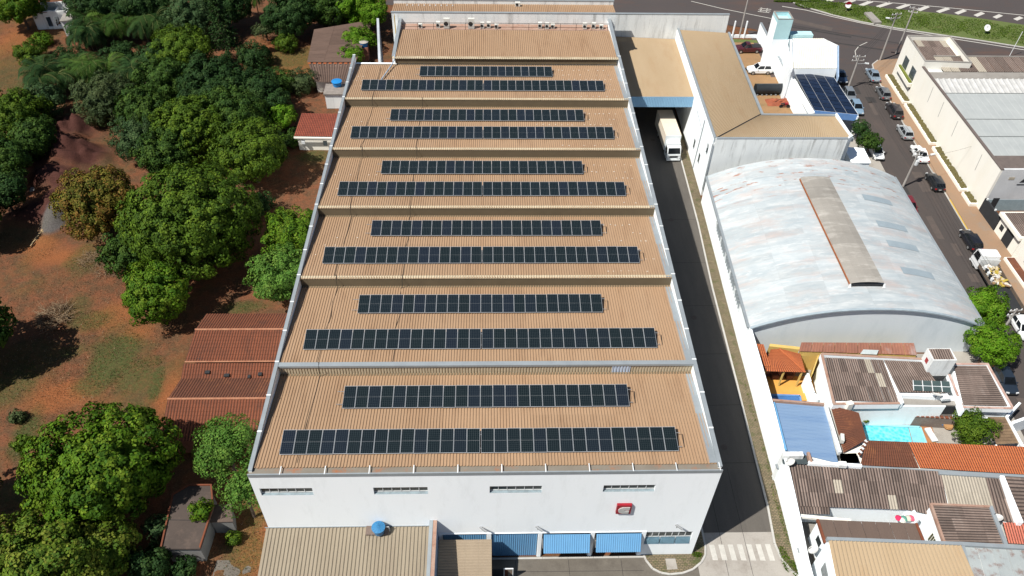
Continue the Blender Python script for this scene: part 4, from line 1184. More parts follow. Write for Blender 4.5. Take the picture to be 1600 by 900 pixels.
# gables
for (y, yy, nm) in ((AY0, AY0 + 0.25, 'front_gable'), (AY1 - 0.25, AY1, 'rear_gable')):
    nu = 28
    top = [(axx(i / nu, y), arch(i / nu) - 0.07) for i in range(nu + 1)]
    b = MB()
    n = nu + 1
    ring = [(axx(0, y), 0.0)] + top + [(axx(1, y), 0.0)]
    b.add([(x, y, z) for (x, z) in ring] + [(x, yy, z) for (x, z) in ring], [tuple(range(len(ring)))[::-1], tuple(range(len(ring), 2 * len(ring)))] + [(i, i + 1, len(ring) + i + 1, len(ring) + i) for i in range(len(ring) - 1)])
    b.build(nm, mat('gable_cladding', (0.66, 0.71, 0.74), (0.58, 0.64, 0.68), 0.4, contrast=1.2, rough=0.6, stain=(0.45, 0.52, 0.56), stain_scale=0.5, stain_amt=0.5, streak=(1, 1, 0.3), fine=0.04), aw)
rim = MB()
for i in range(28):
    u0, u1 = i / 28, (i + 1) / 28
    rim.beam((axx(u0, AY0), AY0 - 0.2, arch(u0) + 0.05), (axx(u1, AY0), AY0 - 0.2, arch(u1) + 0.05), 0.3, 0.16)
rim.build('verge_trim', mat('blue_grey_trim', (0.30, 0.36, 0.40), rough=0.6), aw)
MB().prism([(AXL - 0.02, AY0), (AXL + 0.25, AY0 + 0.003), (axx(0, AY1) + 0.25, AY1 - 0.003), (axx(0, AY1) - 0.02, AY1)], 0, 4.45).build('side_wall', M_WHITE, aw)
MB().prism([(AXR - 0.25, AY0 + 0.26), (AXR, AY0 + 0.26), (axx(1, AY1), AY1 - 0.26), (axx(1, AY1) - 0.25, AY1 - 0.26)], 0, 4.5).build('side_wall', M_WHITE, aw)
MB().beam((AXL - 0.12, AY0 - 0.1, 4.72), (axx(0, AY1) - 0.12, AY1, 4.72), 0.32, 0.2).build('gutter', M_GALV, aw)
MB().beam((AXR + 0.12, AY0 - 0.1, 4.68), (axx(1, AY1) + 0.12, AY1, 4.68), 0.3, 0.2).build('gutter', M_GALV, aw)
# louvre strip under the left eave
for i in range(26):
    y = 29.0 + i * 0.62
    x = AXL - 0.02 + 0.95 * (y - AY0) / (AY1 - AY0)
    MB().beam((x - 0.02, y, 3.1), (x - 0.16, y + 0.02, 4.35), 0.22, 0.05).build('louvre', M_GALV if i % 5 else M_FRAME, aw)
# ridge ventilator
M_VENT = mat('beige_vent_sheet', (0.28, 0.265, 0.24), (0.215, 0.20, 0.178), 0.5, contrast=1.3, rough=0.8, fine=0.1, rnd=0.16, streak=(0.4, 1.6, 1), stain=(0.52, 0.50, 0.46), stain_scale=0.6, stain_amt=0.5)
for i in range(9):
    y0 = 28.6 + i * 2.26; y1 = y0 + 2.255
    b = MB()
    prof = [(-2.0, 8.02), (-1.9, 8.22), (-1.0, 8.36), (0, 8.40), (1.0, 8.36), (1.9, 8.22), (2.0, 8.02)]
    xc = 63.15
    vs = [(xc + u, y, z) for y in (y0, y1) for (u, z) in prof]
    b.add(vs, [(j, j + 1, 8 + j, 7 + j) for j in range(6)])
    b.build('ridge_vent_sheet', M_VENT, aw)
MB().box(61.2, 65.1, 28.58, 28.63, 7.6, 8.02).build('vent_end', M_DARK, aw)
for x in (61.15, 65.15):
    MB().add([(x - 0.3, 28.3, 7.72), (x + 0.1, 28.3, 7.72), (x + 0.05, 28.62, 8.1), (x - 0.1, 28.62, 8.1)], [(0, 1, 2, 3)]).build('vent_flap', M_FRAME, aw)
MB().beam((61.12, 28.6, 8.06), (61.12, 48.9, 8.06), 0.07, 0.25).build('vent_edge', M_RUST, aw)
M_SKYL = mat('blue_grey_rooflight', (0.27, 0.325, 0.36), (0.24, 0.29, 0.325), 0.8, rough=0.4, fine=0.06)
for y in (46.0, 40.6, 36.8, 31.9):
    b = MB(); vs = []
    for yy in (y - 0.75, y + 0.45):
        for i in range(9):
            u = 0.700 + 0.155 * i / 8
            vs.append((axx(u, yy), yy, arch(u) + 0.045))
    b.add(vs, [(i, i + 1, 10 + i, 9 + i) for i in range(8)])
    b.build('rooflight', M_SKYL, aw)

# ---- white boundary wall along the alley
bw = thing('boundary_wall', 'long white wall along the paved alley verge in front of the houses', 'wall', (49.2, 25, 0))
pts = [(49.33, 25.1, 4.6), (49.2, 19.6, 4.55), (49.02, 13.9, 4.5), (48.78, 6.1, 3.9), (48.6, 1.5, 3.4), (48.45, -2.0, 2.8), (48.3, -8.0, 2.6)]
for (p, q) in zip(pts[:-1], pts[1:]):
    MB().prism([(p[0], p[1] - 0.003), (q[0], q[1]), (q[0] + 0.28, q[1]), (p[0] + 0.28, p[1] - 0.003)], 0.05, [p[2], q[2], q[2], p[2]]).build('wall_section', M_WHITE, bw)
for (y, z) in ((8.0, 2.4), (-0.6, 1.6)):
    MB().box(48.45, 48.6, y - 0.25, y + 0.25, z, z + 0.18).build('lamp', M_GALV, bw)

M_YELLOW = mat('ochre_plaster', (0.55, 0.40, 0.13), (0.48, 0.33, 0.10), 0.6, contrast=1.2, rough=0.85, stain=(0.36, 0.25, 0.10), stain_scale=0.7, stain_amt=0.5)
M_YTILE = mat('yellow_terrace_tile', (0.58, 0.30, 0.07), (0.50, 0.24, 0.05), 1.2, contrast=1.2, rough=0.7, fine=0.1, stain=(0.62, 0.40, 0.14), stain_scale=0.8, stain_amt=0.6)
M_BROWNB = mat('brick_and_porch_shade', (0.26, 0.11, 0.07), (0.19, 0.085, 0.06), 1.0, rough=0.95, fine=0.2)
# lot floor of the houses
sheet('house_lots', [[(49.6, -12), (78.4, -12), (78.8, 24.9), (49.7, 25.0)]], M_CONC, 0.008)
sheet('yellow_terrace', [[(50.93, 21.49, 0.2), (57.26, 21.44, 0.2), (56.78, 17.94, 0.2), (50.77, 18, 0.2)]], M_YTILE, 0.2)

# ---- terracotta cottage
tc = thing('terracotta_cottage', 'small cottage with bright red hipped tile roof below the warehouse gable', 'house', (53.09, 22.4, 0))
E0, E1, E2, E3 = (50.12, 20.03, 2.9), (54.75, 19.81, 2.9), (54.95, 22.53, 2.9), (51.68, 23.22, 2.9)
RG = (52.19, 22.36, 4)
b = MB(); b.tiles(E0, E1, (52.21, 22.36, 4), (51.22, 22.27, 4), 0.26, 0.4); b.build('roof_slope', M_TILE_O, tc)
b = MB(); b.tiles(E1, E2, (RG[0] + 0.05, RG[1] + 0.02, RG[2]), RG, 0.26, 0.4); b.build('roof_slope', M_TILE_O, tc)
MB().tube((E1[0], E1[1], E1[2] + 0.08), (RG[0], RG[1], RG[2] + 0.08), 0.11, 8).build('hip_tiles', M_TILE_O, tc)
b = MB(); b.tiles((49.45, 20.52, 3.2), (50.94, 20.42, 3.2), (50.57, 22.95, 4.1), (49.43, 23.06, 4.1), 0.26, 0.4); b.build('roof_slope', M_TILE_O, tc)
MB().prism(ccw([(50.5, 21.69, 2.8), (54.75, 21.47, 2.8), (54.78, 22.61, 2.8), (50.52, 22.93, 2.8)]), 0, 2.6).build('wall', M_BROWNB, tc)  # dark brown colour stands in for the shade under the porch eave
for q in ((50.43, 20.29, 2.8), (52.5, 20.18, 2.8), (54.49, 20.08, 2.8)):
    MB().beam((q[0], q[1], 0.2), (q[0], q[1], 2.75), 0.16, 0.16).build('porch_post', M_YELLOW, tc)
MB().prism(ccw([(49.33, 20.79, 3.1), (50.96, 20.69, 3.1), (50.99, 23.64, 3.1), (49.96, 23.64, 3.1)]), 2.6, 3.0).build('wall', M_BROWNB, tc)
for px in ((52.29, 21.29, 0.2), (54, 21.27, 0.2)):
    MB().box(px[0] - 0.4, px[0] + 0.4, px[1] - 0.3, px[1] + 0.3, 0.2, 0.9).build('terrace_bench', M_TILE_B, tc)
# ochre yard walls behind
oc = thing('ochre_yard_wall', 'ochre plastered wall between the red cottage and the brown-roofed house', 'wall', (54.7, 25.53, 0))
MB().prism(ccw([(51.76, 23.84, 3.2), (55.1, 23.33, 3.2), (54.92, 22.94, 3.2), (51.58, 23.45, 3.2)]), 0, 3.2).build('wall_section', M_YELLOW, oc)
MB().prism(ccw([(54.96, 22.79, 2.6), (57.4, 22.77, 2.6), (55.71, 19.86, 2.6), (55.57, 19.86, 2.6), (57.12, 22.58, 2.6), (54.91, 22.59, 2.6)]), 0, 2.6).build('wall_section', M_YELLOW, oc)
# rust-brown lean roof behind the brown house
rl = thing('rust_lean_roof', 'long rust-brown roof strip under the warehouse gable', 'shed', (64.27, 25.26, 0))
sheets(rl, (54.71, 22.57, 3.3), (68.09, 21.9, 3.3), (68.01, 23.2, 3.9), (55.07, 23.39, 3.9), 10, 1, mat('rust_red_sheet', (0.24, 0.105, 0.07), (0.19, 0.085, 0.06), 0.9, rough=0.9, fine=0.12, rnd=0.1, stain=(0.30, 0.27, 0.27), stain_scale=0.35, stain_amt=0.8), 0.3, 0.02, seed=4)
MB().prism(ccw([(54.91, 22.65, 3.2), (68.09, 21.98, 3.2), (68.44, 23.63, 3.2), (55.54, 23.81, 3.2)]), 0, 3.1).build('wall', M_YELLOW, rl)
MB().add([(61.5, 21.96, 3.5), (63.37, 21.85, 3.5), (63.66, 22.3, 3.75), (61.94, 22.41, 3.75)], [(0, 1, 2, 3)]).build('rooflight', mat('pale_rooflight', (0.40, 0.45, 0.46), rough=0.4), rl)

# ---- brown-roofed house with parapets
bh = thing('brown_roofed_house', 'white parapet house with brown corrugated roof and glazed rooflights', 'house', (58.87, 20.46, 0))
W1 = [(56.59, 21.31, 4.3), (67.65, 20.48, 4.3), (67.89, 15.56, 4.3), (62.8, 14.59, 4.3), (55.85, 14.48, 4.3)]
MB().prism(ccw([(56.81, 21.2, 4.2), (67.54, 20.47, 4.2), (68.18, 14.53, 4.2), (55.87, 14.64, 4.2)]), 0, 3.55).build('wall', M_WHITE, bh)
sheets(bh, (56.4, 15.23, 3.75), (63.23, 15, 3.75), (63.39, 20.49, 4.1), (56.97, 20.91, 4.1), 9, 3, M_BROWNFC, 0.27, 0.07, seed=7, alt=M_PALEFC, altset={(6, 2), (7, 1)})
sheets(bh, (63.69, 16.25, 3.8), (68.67, 16.12, 3.8), (67.6, 20.18, 4.1), (63.46, 20.49, 4.1), 6, 2, M_BROWNFC, 0.27, 0.07, seed=8)
for (a_, c_) in (((55.86, 14.44, 4.25), (56.64, 21.26, 4.35)), ((56.63, 21.25, 4.36), (67.6, 20.43, 4.36)), ((55.75, 14.47, 4.2), (62.94, 14.49, 4.2))):
    MB().beam(a_, c_, 0.28, 0.75).build('parapet', M_WHITE, bh)
    MB().beam((a_[0], a_[1], a_[2] + 0.05), (c_[0], c_[1], c_[2] + 0.05), 0.3, 0.045).build('coping', M_RUSTY, bh)
for i in range(4):
    q = [(65.19, 16.34, 4), (69.26, 16.04, 4), (69.65, 17.49, 4.05), (65.63, 17.7, 4.05)]
    A_, B_, C_, D_ = (Vector(v) for v in q)
    f0, f1 = i / 4 + 0.01, (i + 1) / 4 - 0.012
    fr = MB().add([A_.lerp(B_, f0), A_.lerp(B_, f1), D_.lerp(C_, f1), D_.lerp(C_, f0)], [(0, 1, 2, 3)]).build('rooflight_pane', M_GLASS_SKY, bh)
    MB().beam(A_.lerp(B_, f0) + Vector((0, 0, .03)), D_.lerp(C_, f0) + Vector((0, 0, .03)), 0.07, 0.05).build('glazing_bar', M_FRAME, bh)
MB().beam((65.35, 16.99, 4.06), (69.46, 16.73, 4.06), 0.06, 0.04).build('glazing_bar', M_FRAME, bh)
# tower with red window
TW = [(67.41, 18.73, 4.2), (69.86, 18.62, 4.2), (70.67, 20.17, 4.2), (67.46, 20.47, 4.2)]
tx0, ty0 = (67.59, 18.8, 4)[0], (67.59, 18.8, 4)[1]
MB().box(tx0, tx0 + 2.6, ty0, ty0 + 1.7, 3.4, 5.75).build('tower_wall', M_WHITE_OLD, bh)
sheets(bh, (tx0 + 0.1, ty0 + 0.1, 5.85), (tx0 + 2.5, ty0 + 0.1, 5.85), (tx0 + 2.5, ty0 + 1.6, 6.05), (tx0 + 0.1, ty0 + 1.6, 6.05), 3, 1, M_BROWNFC, 0.27, 0.07, seed=9)
parapet(bh, [(tx0, ty0), (tx0 + 2.6, ty0), (tx0 + 2.6, ty0 + 1.7), (tx0, ty0 + 1.7)], 5.753, 6.05, 0.12, M_WHITE_OLD)
MB().box(tx0 - 0.02, tx0 - 0.003, ty0 + 0.6, ty0 + 1.1, 4.7, 5.35).build('tower_window', mat('red_shutter', (0.35, 0.05, 0.05), rough=0.7), bh)
# street-side wing
sheets(bh, (70.07, 14.63, 3.6), (71.09, 19.78, 4), (75.05, 19.75, 4), (75.11, 14.42, 3.6), 4, 3, M_BROWNFC, 0.27, 0.07, seed=10)
MB().prism(ccw([(71.29, 20.12, 3.7), (75.42, 20.09, 3.7), (75.12, 14.26, 3.7), (69.54, 14.31, 3.7)]), 0, 3.45).build('wall', M_WHITE, bh)
for (a_, c_) in (((69.81, 18.27, 4.3), (69.51, 14.17, 4.1)), ((74.82, 19.77, 4.2), (74.9, 13.95, 4)), ((71.01, 19.8, 4.2), (74.97, 19.77, 4.2)), ((69.35, 14.12, 3.95), (74.9, 13.9, 3.95))):
    MB().beam(a_, c_, 0.24, 0.6).build('parapet', M_WHITE, bh)
    MB().beam((a_[0], a_[1], a_[2] + 0.05), (c_[0], c_[1], c_[2] + 0.05), 0.26, 0.045).build('coping', mat('pink_stained_coping', (0.45, 0.33, 0.29), (0.30, 0.18, 0.14), 1.2, rough=0.9), bh)
# sunken light well with parapet
MB().prism(ccw([(63.79, 15.61, 3.62), (69.76, 15.38, 3.62), (69.64, 14.62, 3.62), (63.67, 14.76, 3.62)]), 0, 3.62).build('light_well_ledge', M_CONC, bh)
la_, lb_ = (63.67, 14.76, 3.62), (69.64, 14.62, 3.62)
MB().beam((la_[0], la_[1] - 0.04, 3.45), (lb_[0], lb_[1] - 0.04, 3.45), 0.05, 1.3).build('dark_opening', M_DARK, bh)
MB().beam((63.39, 15.68, 4.2), (69.54, 15.28, 4.2), 0.2, 0.6).build('parapet', M_WHITE, bh)
MB().beam((69.5, 15.28, 4.31), (69.2, 13.35, 4.31), 0.22, 0.9).build('parapet', M_WHITE, bh)
MB().beam((63.28, 15.68, 4.31), (63.24, 14.49, 4.31), 0.22, 0.9).build('parapet', M_WHITE, bh)
ga_, gb_ = (59.76, 15.18, 0), (70.93, 14.22, 0)
MB().beam((ga_[0], ga_[1], 1.7), (gb_[0], gb_[1], 1.7), 0.25, 1.65).build('garden_wall', mat('grey_brown_wall', (0.20, 0.165, 0.145), rough=0.9), bh)
for i in range(9):
    c_ = Vector(ga_).lerp(Vector(gb_), 0.52 + 0.42 * (i + 0.5) / 9)
    MB().cbox((c_.x, c_.y, 1.703), (0.3, 0.34, 0.1)).build('coping_tile', M_TILE_R, bh)


def dish(x, y, z, r, lab, az=2.4, el=0.8):
    t = thing('satellite_dish', lab, 'satellite dish', (x, y, z), 0, 'satellite dishes on the roofs')
    d = Vector((math.cos(az) * math.cos(el), math.sin(az) * math.cos(el), math.sin(el)))
    X = d.cross(Vector((0, 0, 1))).normalized(); Y = X.cross(d)
    c = Vector((x, y, z + r * 1.1))
    vs = [c - d * 0.18 * r]; fs = []
    for ring, (rr, dd) in enumerate(((0.5, -0.13), (0.8, -0.06), (1.0, 0.02))):
        for i in range(18):
            a = 2 * math.pi * i / 18
            vs.append(c + (X * math.cos(a) + Y * math.sin(a)) * rr * r + d * dd * r * 1.2)
    for i in range(18):
        j = (i + 1) % 18
        fs.append((0, 1 + i, 1 + j))
        for q in (0, 1): fs.append((1 + 18 * q + i, 1 + 18 * (q + 1) + i, 1 + 18 * (q + 1) + j, 1 + 18 * q + j))
    MB().add(vs, fs).build('reflector', mat('dish_white', (0.62, 0.62, 0.60), (0.5, 0.5, 0.48), 3.0, rough=0.5), t, smooth=True)
    MB().tube((x, y, z), tuple(c - d * 0.2 * r), 0.035, 6).build('mast', M_BLACK, t)
    MB().tube(tuple(c - Y * r * 0.9), tuple(c + d * 0.9 * r), 0.02, 6).build('feed_arm', M_BLACK, t)
    return t


dq = (66.98, 15.15, 4.4); dish(dq[0], dq[1], 4.2, 0.55, 'pale satellite dish on the parapet of the brown-roofed house', 1.4, 1.0)
o = tag(MB().cbox((dq[0] + 0.9, dq[1] - 0.1, 4.25), (0.9, 0.7, 0.35), 0.1).build('roof_box', M_FRAME), 'small white box beside the dish on the house parapet', 'box')

# ---- blue-roofed house
bl = thing('blue_roofed_house', 'house with a plain blue metal roof beside the alley wall', 'house', (49.93, 11.87, 0))
M_BLUER = mat('faded_blue_roof', (0.135, 0.215, 0.345), (0.175, 0.26, 0.385), 0.5, contrast=1.4, rough=0.5, fine=0.05, streak=(0.2, 2.5, 1), stain=(0.075, 0.15, 0.30), stain_scale=0.8, stain_amt=0.6)
BA = [(49.15, 8.96, 4.1), (49.54, 15.11, 4.1), (54.96, 14.47, 4.1), (54.16, 7.41, 4.1)]
MB().prism(ccw(BA), 0, 3.7).build('wall', M_WHITE, bl)
A_, B_, C_, D_ = (Vector(q) for q in BA)
for i in range(8):
    f0, f1 = i / 8, (i + 1) / 8 - 0.002
    zz = Vector((0, 0, -0.2 + 0.004 * (i % 2)))
    MB().corr(A_.lerp(B_, f0) + zz, A_.lerp(B_, f1) + zz, D_.lerp(C_, f1) + zz, D_.lerp(C_, f0) + zz, 0.45, 0.03, 'seam').build('roof_sheet', M_BLUER, bl)
MB().beam((49.58, 14.82, 4.15), (49.23, 8.85, 4.15), 0.25, 0.5).build('parapet', M_BLUE, bl)
MB().beam((49.15, 15.08, 4.25), (55.04, 14.44, 4.25), 0.25, 0.6).build('parapet', M_RUSTY, bl)
MB().beam((54.99, 14.52, 4.26), (54.6, 8.49, 4.26), 0.3, 0.6).build('parapet', M_WHITE_OLD, bl)
MB().beam((51.12, 7.38, 4.2), (56.28, 6.95, 4.2), 0.3, 0.7).build('parapet', M_WHITE, bl)
MB().beam((51.4, 8.56, 4.21), (51.37, 7.37, 4.21), 0.25, 0.6).build('parapet', M_RUSTY, bl)
MB().add([(54.6, 8.44, 4), (56.3, 8.49, 4), (56.24, 7.38, 4), (54.36, 7.32, 4)], [(0, 1, 2, 3), (3, 2, 1, 0)]).build('rooflight', mat('pale_rooflight', (0.40, 0.45, 0.46), rough=0.4), bl)
MB().cbox((54.22, 6.9, 4.2), (0.75, 0.5, 0.45), -0.1).build('roof_box', M_WHITE_OLD, bl)
q = (49.93, 8.23, 4.5)
MB().box(q[0] - 1.25, q[0] + 0.75, q[1] - 0.35, q[1] + 0.15, 0, 4.55).build('stair_head', M_WHITE_OLD, bl)
MB().add([(48.67, 8.27, 4), (51.13, 8.32, 4), (51.13, 7.35, 3.9), (48.58, 7.38, 3.9)], [(0, 1, 2, 3), (3, 2, 1, 0)]).build('terrace_floor', mat('dark_terrace', (0.045, 0.06, 0.065), rough=0.8), bl)
dq = (49.16, 7.25, 4.2); dish(dq[0], dq[1], 3.9, 0.48, 'round white satellite dish beside the alley wall and blue roof', 2.6, 0.9)
pb = thing('lap_pool', 'narrow blue lap pool between the yellow terrace and the blue roof', 'pool', (52.55, 18.49, 0))
MB().add([(50.37, 17.87, 0.25), (54.31, 17.48, 0.25), (54.57, 18.64, 0.25), (50.47, 18.86, 0.25)], [(0, 1, 2, 3)]).build('water', mat('deep_blue_pool', (0.05, 0.14, 0.33), rough=0.2), pb)
for (a_, c_) in (((50.43, 18.78, 0.36), (54.52, 18.56, 0.36)), ((54.51, 18.56, 0.36), (54.3, 17.31, 0.36))):
    MB().beam(a_, c_, 0.22, 0.3).build('rim', mat('blue_rim', (0.10, 0.22, 0.45), rough=0.4), pb)
# stepped white side wall of the terrace
wt = thing('stepped_wall', 'stepped white wall between yellow terrace and the service passage', 'wall', (56.23, 19.55, 0))
for (a_, c_, z) in (((55.27, 20.12, 2.4), (55.23, 19.02, 2.4), 2.4), ((55.39, 19.16, 2), (55.34, 17.81, 2), 2.0), ((55.55, 18.12, 1.6), (55.73, 17.06, 1.6), 1.6)):
    MB().beam(a_, c_, 0.28, z).build('wall_step', M_WHITE, wt)

# ---- pool house: brown and orange tiles
ph = thing('tile_roofed_house', 'long house with orange and brown clay tile roof behind the swimming pool', 'house', (62.57, 10.54, 0))
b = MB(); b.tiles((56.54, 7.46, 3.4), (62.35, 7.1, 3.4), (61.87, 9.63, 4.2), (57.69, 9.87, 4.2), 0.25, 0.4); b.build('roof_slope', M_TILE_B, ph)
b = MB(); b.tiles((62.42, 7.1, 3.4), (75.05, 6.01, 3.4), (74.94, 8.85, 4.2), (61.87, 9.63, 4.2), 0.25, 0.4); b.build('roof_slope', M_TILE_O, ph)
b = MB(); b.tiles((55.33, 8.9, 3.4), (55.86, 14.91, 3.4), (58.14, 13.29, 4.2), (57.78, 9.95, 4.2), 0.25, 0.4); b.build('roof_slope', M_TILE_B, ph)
MB().prism(ccw([(55.51, 8.97, 3.3), (56.01, 14.65, 3.3), (58.47, 13.79, 3.3), (58.15, 10.33, 3.3), (75.49, 9.29, 3.3), (74.99, 6.29, 3.3), (56.78, 7.53, 3.3)]), 0, 3.15).build('wall', M_CREAM, ph)
for i in range(8):
    c_ = Vector((56.52, 8.29, 4.3)).lerp(Vector((57.7, 9.8, 4.3)), i / 7)
    MB().cbox((c_.x, c_.y, c_.z - 0.25), (0.22, 0.3, 0.16), 0.5).build('hip_tile', M_FRAME if i % 2 else M_TILE_B, ph)
MB().beam((56.4, 7.12, 3.65), (74.75, 5.68, 3.65), 0.35, 0.5).build('gutter', M_GALV, ph)
MB().cbox((57.46, 14.32, 3.6), (0.6, 0.5, 1.0), 0.2).build('chimney', M_CREAM, ph)
ac_unit((55.42, 10.26, 3.9)[0], (55.42, 10.26, 3.9)[1], 3.75, 0.9, 0.35, 0.5, 'white air conditioner lying on the brown tile roof by the blue roof', 1.3)
# swimming pool
sp_ = thing('swimming_pool', 'bright turquoise swimming pool behind the orange tile roof', 'pool', (63.64, 13.37, 0))
PA, PB, PC, PD = (59.87, 12.35, 0.1), (66.4, 12.12, 0.1), (66.57, 14.27, 0.1), (60.33, 14.67, 0.1)


def poolmat():
    m = bpy.data.materials.new('pool_water'); m.use_nodes = True
    N = m.node_tree.nodes; L = m.node_tree.links; bs = N['Principled BSDF']
    v = N.new('ShaderNodeTexVoronoi'); v.feature = 'SMOOTH_F1'; v.inputs['Scale'].default_value = 3.2
    g_ = N.new('ShaderNodeNewGeometry'); L.new(g_.outputs['Position'], v.inputs['Vector'])
    r_ = N.new('ShaderNodeValToRGB'); r_.color_ramp.elements[0].color = (0.05, 0.42, 0.52, 1); r_.color_ramp.elements[1].color = (0.20, 0.62, 0.68, 1)
    r_.color_ramp.elements[0].position = 0.25; r_.color_ramp.elements[1].position = 0.75
    L.new(v.outputs['Distance'], r_.inputs[0]); L.new(r_.outputs[0], bs.inputs['Base Color']); bs.inputs['Roughness'].default_value = 0.12
    return m


M_POOL = poolmat()
A_, B_, C_, D_ = (Vector(q) for q in (PA, PB, PC, PD))
MB().add([A_, A_.lerp(B_, .78), D_.lerp(C_, .80), D_], [(0, 1, 2, 3)]).build('water', M_POOL, sp_)
MB().add([A_.lerp(B_, .785) + Vector((0, 0, .06)), B_ + Vector((0, 0, .06)), C_ + Vector((0, 0, .06)), D_.lerp(C_, .805) + Vector((0, 0, .06))], [(0, 1, 2, 3)]).build('shallow_step', mat('pale_pool_step', (0.20, 0.52, 0.60), rough=0.2), sp_)
for (a_, c_) in ((D_, C_), (B_, C_)):
    MB().beam(a_ + Vector((0, 0, .14)), c_ + Vector((0, 0, .14)), 0.22, 0.2).build('rim', mat('pool_rim', (0.25, 0.55, 0.62), rough=0.4), sp_)
M_DECK = mat('wood_deck', (0.34, 0.15, 0.06), (0.28, 0.12, 0.05), 1.5, rough=0.8, fine=0.15)
sheet('pool_deck', [[(59.9, 15.23, 0.05), (68.02, 14.63, 0.05), (67.83, 12.3, 0.05), (59.54, 11.73, 0.05)]], M_DECK, 0.05)
sheet('patio', [[(67.99, 14.21, 0.05), (70.47, 14.19, 0.05), (74.03, 12.07, 0.05), (67.62, 12.3, 0.05)]], M_LIGHTC, 0.055)
# patio things
q = (67.33, 13.18, 0.1)
lg = thing('sun_lounger', 'white padded sun lounger at the end of the swimming pool', 'lounger', q)
MB().cbox((q[0], q[1], 0.22), (0.65, 1.7, 0.14), 0.12).build('pad', M_FRAME, lg)
MB().cbox((q[0], q[1], 0.06), (0.55, 1.5, 0.16), 0.12).build('frame', M_STEEL, lg)
MB().cbox((q[0] - 0.08, q[1] + 0.62, 0.36), (0.6, 0.4, 0.1), 0.12).build('headrest', M_FRAME, lg)
q = (69.51, 14.16, 0.1)
wc = thing('wicker_chair', 'tan round wicker chair on the patio', 'chair', q)
MB().lathe([(0.25, 0), (0.3, 0.25), (0.5, 0.42), (0.42, 0.46)], q, 14).build('seat', mat('wicker', (0.38, 0.21, 0.09), rough=0.9), wc)
MB().lathe([(0.5, 0.0), (0.54, 0.12), (0.46, 0.14)], (q[0], q[1] + 0.1, q[2] + 0.45), 14).build('backrest', MATS['wicker'], wc)
q = (68.98, 14.52, 0.2)
bb = thing('blue_side_table', 'small bright blue side table near the wicker chair', 'table', q)
MB().lathe([(0.3, 0.0), (0.3, 0.05)], (q[0], q[1], 0.55), 14).build('top', mat('bright_blue', (0.03, 0.20, 0.50), rough=0.5), bb)
MB().tube((q[0], q[1], 0.06), (q[0], q[1], 0.55), 0.05, 8).build('leg', M_STEEL, bb)
q = (63.72, 15.01, 0.3)
cb = thing('patio_bench', 'dark teal covered bench against the garden wall', 'bench', q)
MB().cbox((q[0], q[1], 0.3), (1.1, 0.5, 0.2)).build('seat', mat('dark_teal', (0.04, 0.11, 0.13), rough=0.7), cb)
MB().cbox((q[0], q[1] + 0.22, 0.5), (1.1, 0.12, 0.4)).build('backrest', MATS['dark_teal'], cb)
for s in (-0.45, 0.45): MB().cbox((q[0] + s, q[1], 0.05), (0.08, 0.45, 0.25)).build('leg', M_STEEL, cb)
pg = thing('timber_pergola', 'brown boarded carport roof by the street next to the round tree', 'pergola', (75.29, 14.09, 0))
A_, B_, C_, D_ = (Vector(q) for q in ((72.11, 10.35, 2.6), (74.68, 10.48, 2.6), (74.72, 13.74, 2.7), (72.71, 13.76, 2.7)))
M_WOOD = mat('weathered_boards', (0.17, 0.115, 0.068), (0.12, 0.08, 0.05), 1.5, rough=0.9, fine=0.15, rnd=0.18)
for i in range(9):
    f0, f1 = i / 9, (i + 1) / 9 - 0.01
    MB().add([A_.lerp(D_, f0), B_.lerp(C_, f0), B_.lerp(C_, f1), A_.lerp(D_, f1)] + [v - Vector((0, 0, .06)) for v in (A_.lerp(D_, f0), B_.lerp(C_, f0), B_.lerp(C_, f1), A_.lerp(D_, f1))],
             [(0, 1, 2, 3), (0, 4, 5, 1), (7, 6, 5, 4), (1, 5, 6, 2), (3, 7, 4, 0)]).build('board', M_WOOD, pg)
for v in (A_, B_, C_, D_): MB().beam((v.x, v.y, 0), (v.x, v.y, v.z - 0.07), 0.14, 0.14).build('post', M_WHITE, pg)
MB().beam((74.66, 13.68, 2.9), (74.6, 9.81, 2.9), 0.15, 0.3).build('edge_beam', M_WHITE, pg)
# street-front wall of the pool house
o = tag(MB().beam((75.36, 13.21, 2.4), (80.19, 14.85, 2.4), 0.3, 2.3).build('gate_wall', M_WHITE), 'white gate wall at the street by the timber carport', 'wall')
o = tag(MB().beam((74.87, 13.82, 2.6), (77.25, 15.67, 2.6), 0.25, 2.5).build('gate_post_wall', M_WHITE), 'slim white wall rising beside the carport at the street corner', 'wall')

# ---- large fibre-cement roof
fr = thing('fibre_cement_house', 'wide house under a mottled brown corrugated fibre-cement roof', 'house', (53.72, 4.28, 0))
sheets(fr, (48.74, 3.16, 3.15), (59.54, 2.62, 3.15), (60.09, 6.76, 3.75), (49.07, 7.39, 3.75), 13, 3, M_BROWNFC, 0.27, 0.075, seed=21, alt=M_PALEFC, altset={(5, 1), (11, 0)})
sheets(fr, (59.54, 2.62, 3.15), (63.31, 1.56, 3.15), (64.13, 6.42, 3.75), (60.09, 6.76, 3.75), 5, 3, M_BROWNFC, 0.27, 0.075, seed=22)
sheets(fr, (63.52, 2.48, 3.3), (67.89, 2.23, 3.3), (68.31, 5.87, 3.75), (64.04, 6.21, 3.75), 5, 2, M_PALEFC, 0.27, 0.06, seed=23)
sheets(fr, (67.54, 1.46, 3.25), (69.56, 1.03, 3.25), (69.97, 5.85, 3.75), (68.31, 5.87, 3.75), 3, 2, M_BROWNFC, 0.4, 0.08, seed=24)
MB().prism(ccw([(49.13, 3.31, 3), (59.56, 2.84, 3), (63.54, 1.65, 3), (69.69, 1.3, 3), (70.2, 6.02, 3), (49.67, 7.43, 3)]), 0, 2.85).build('wall', M_WHITE, fr)
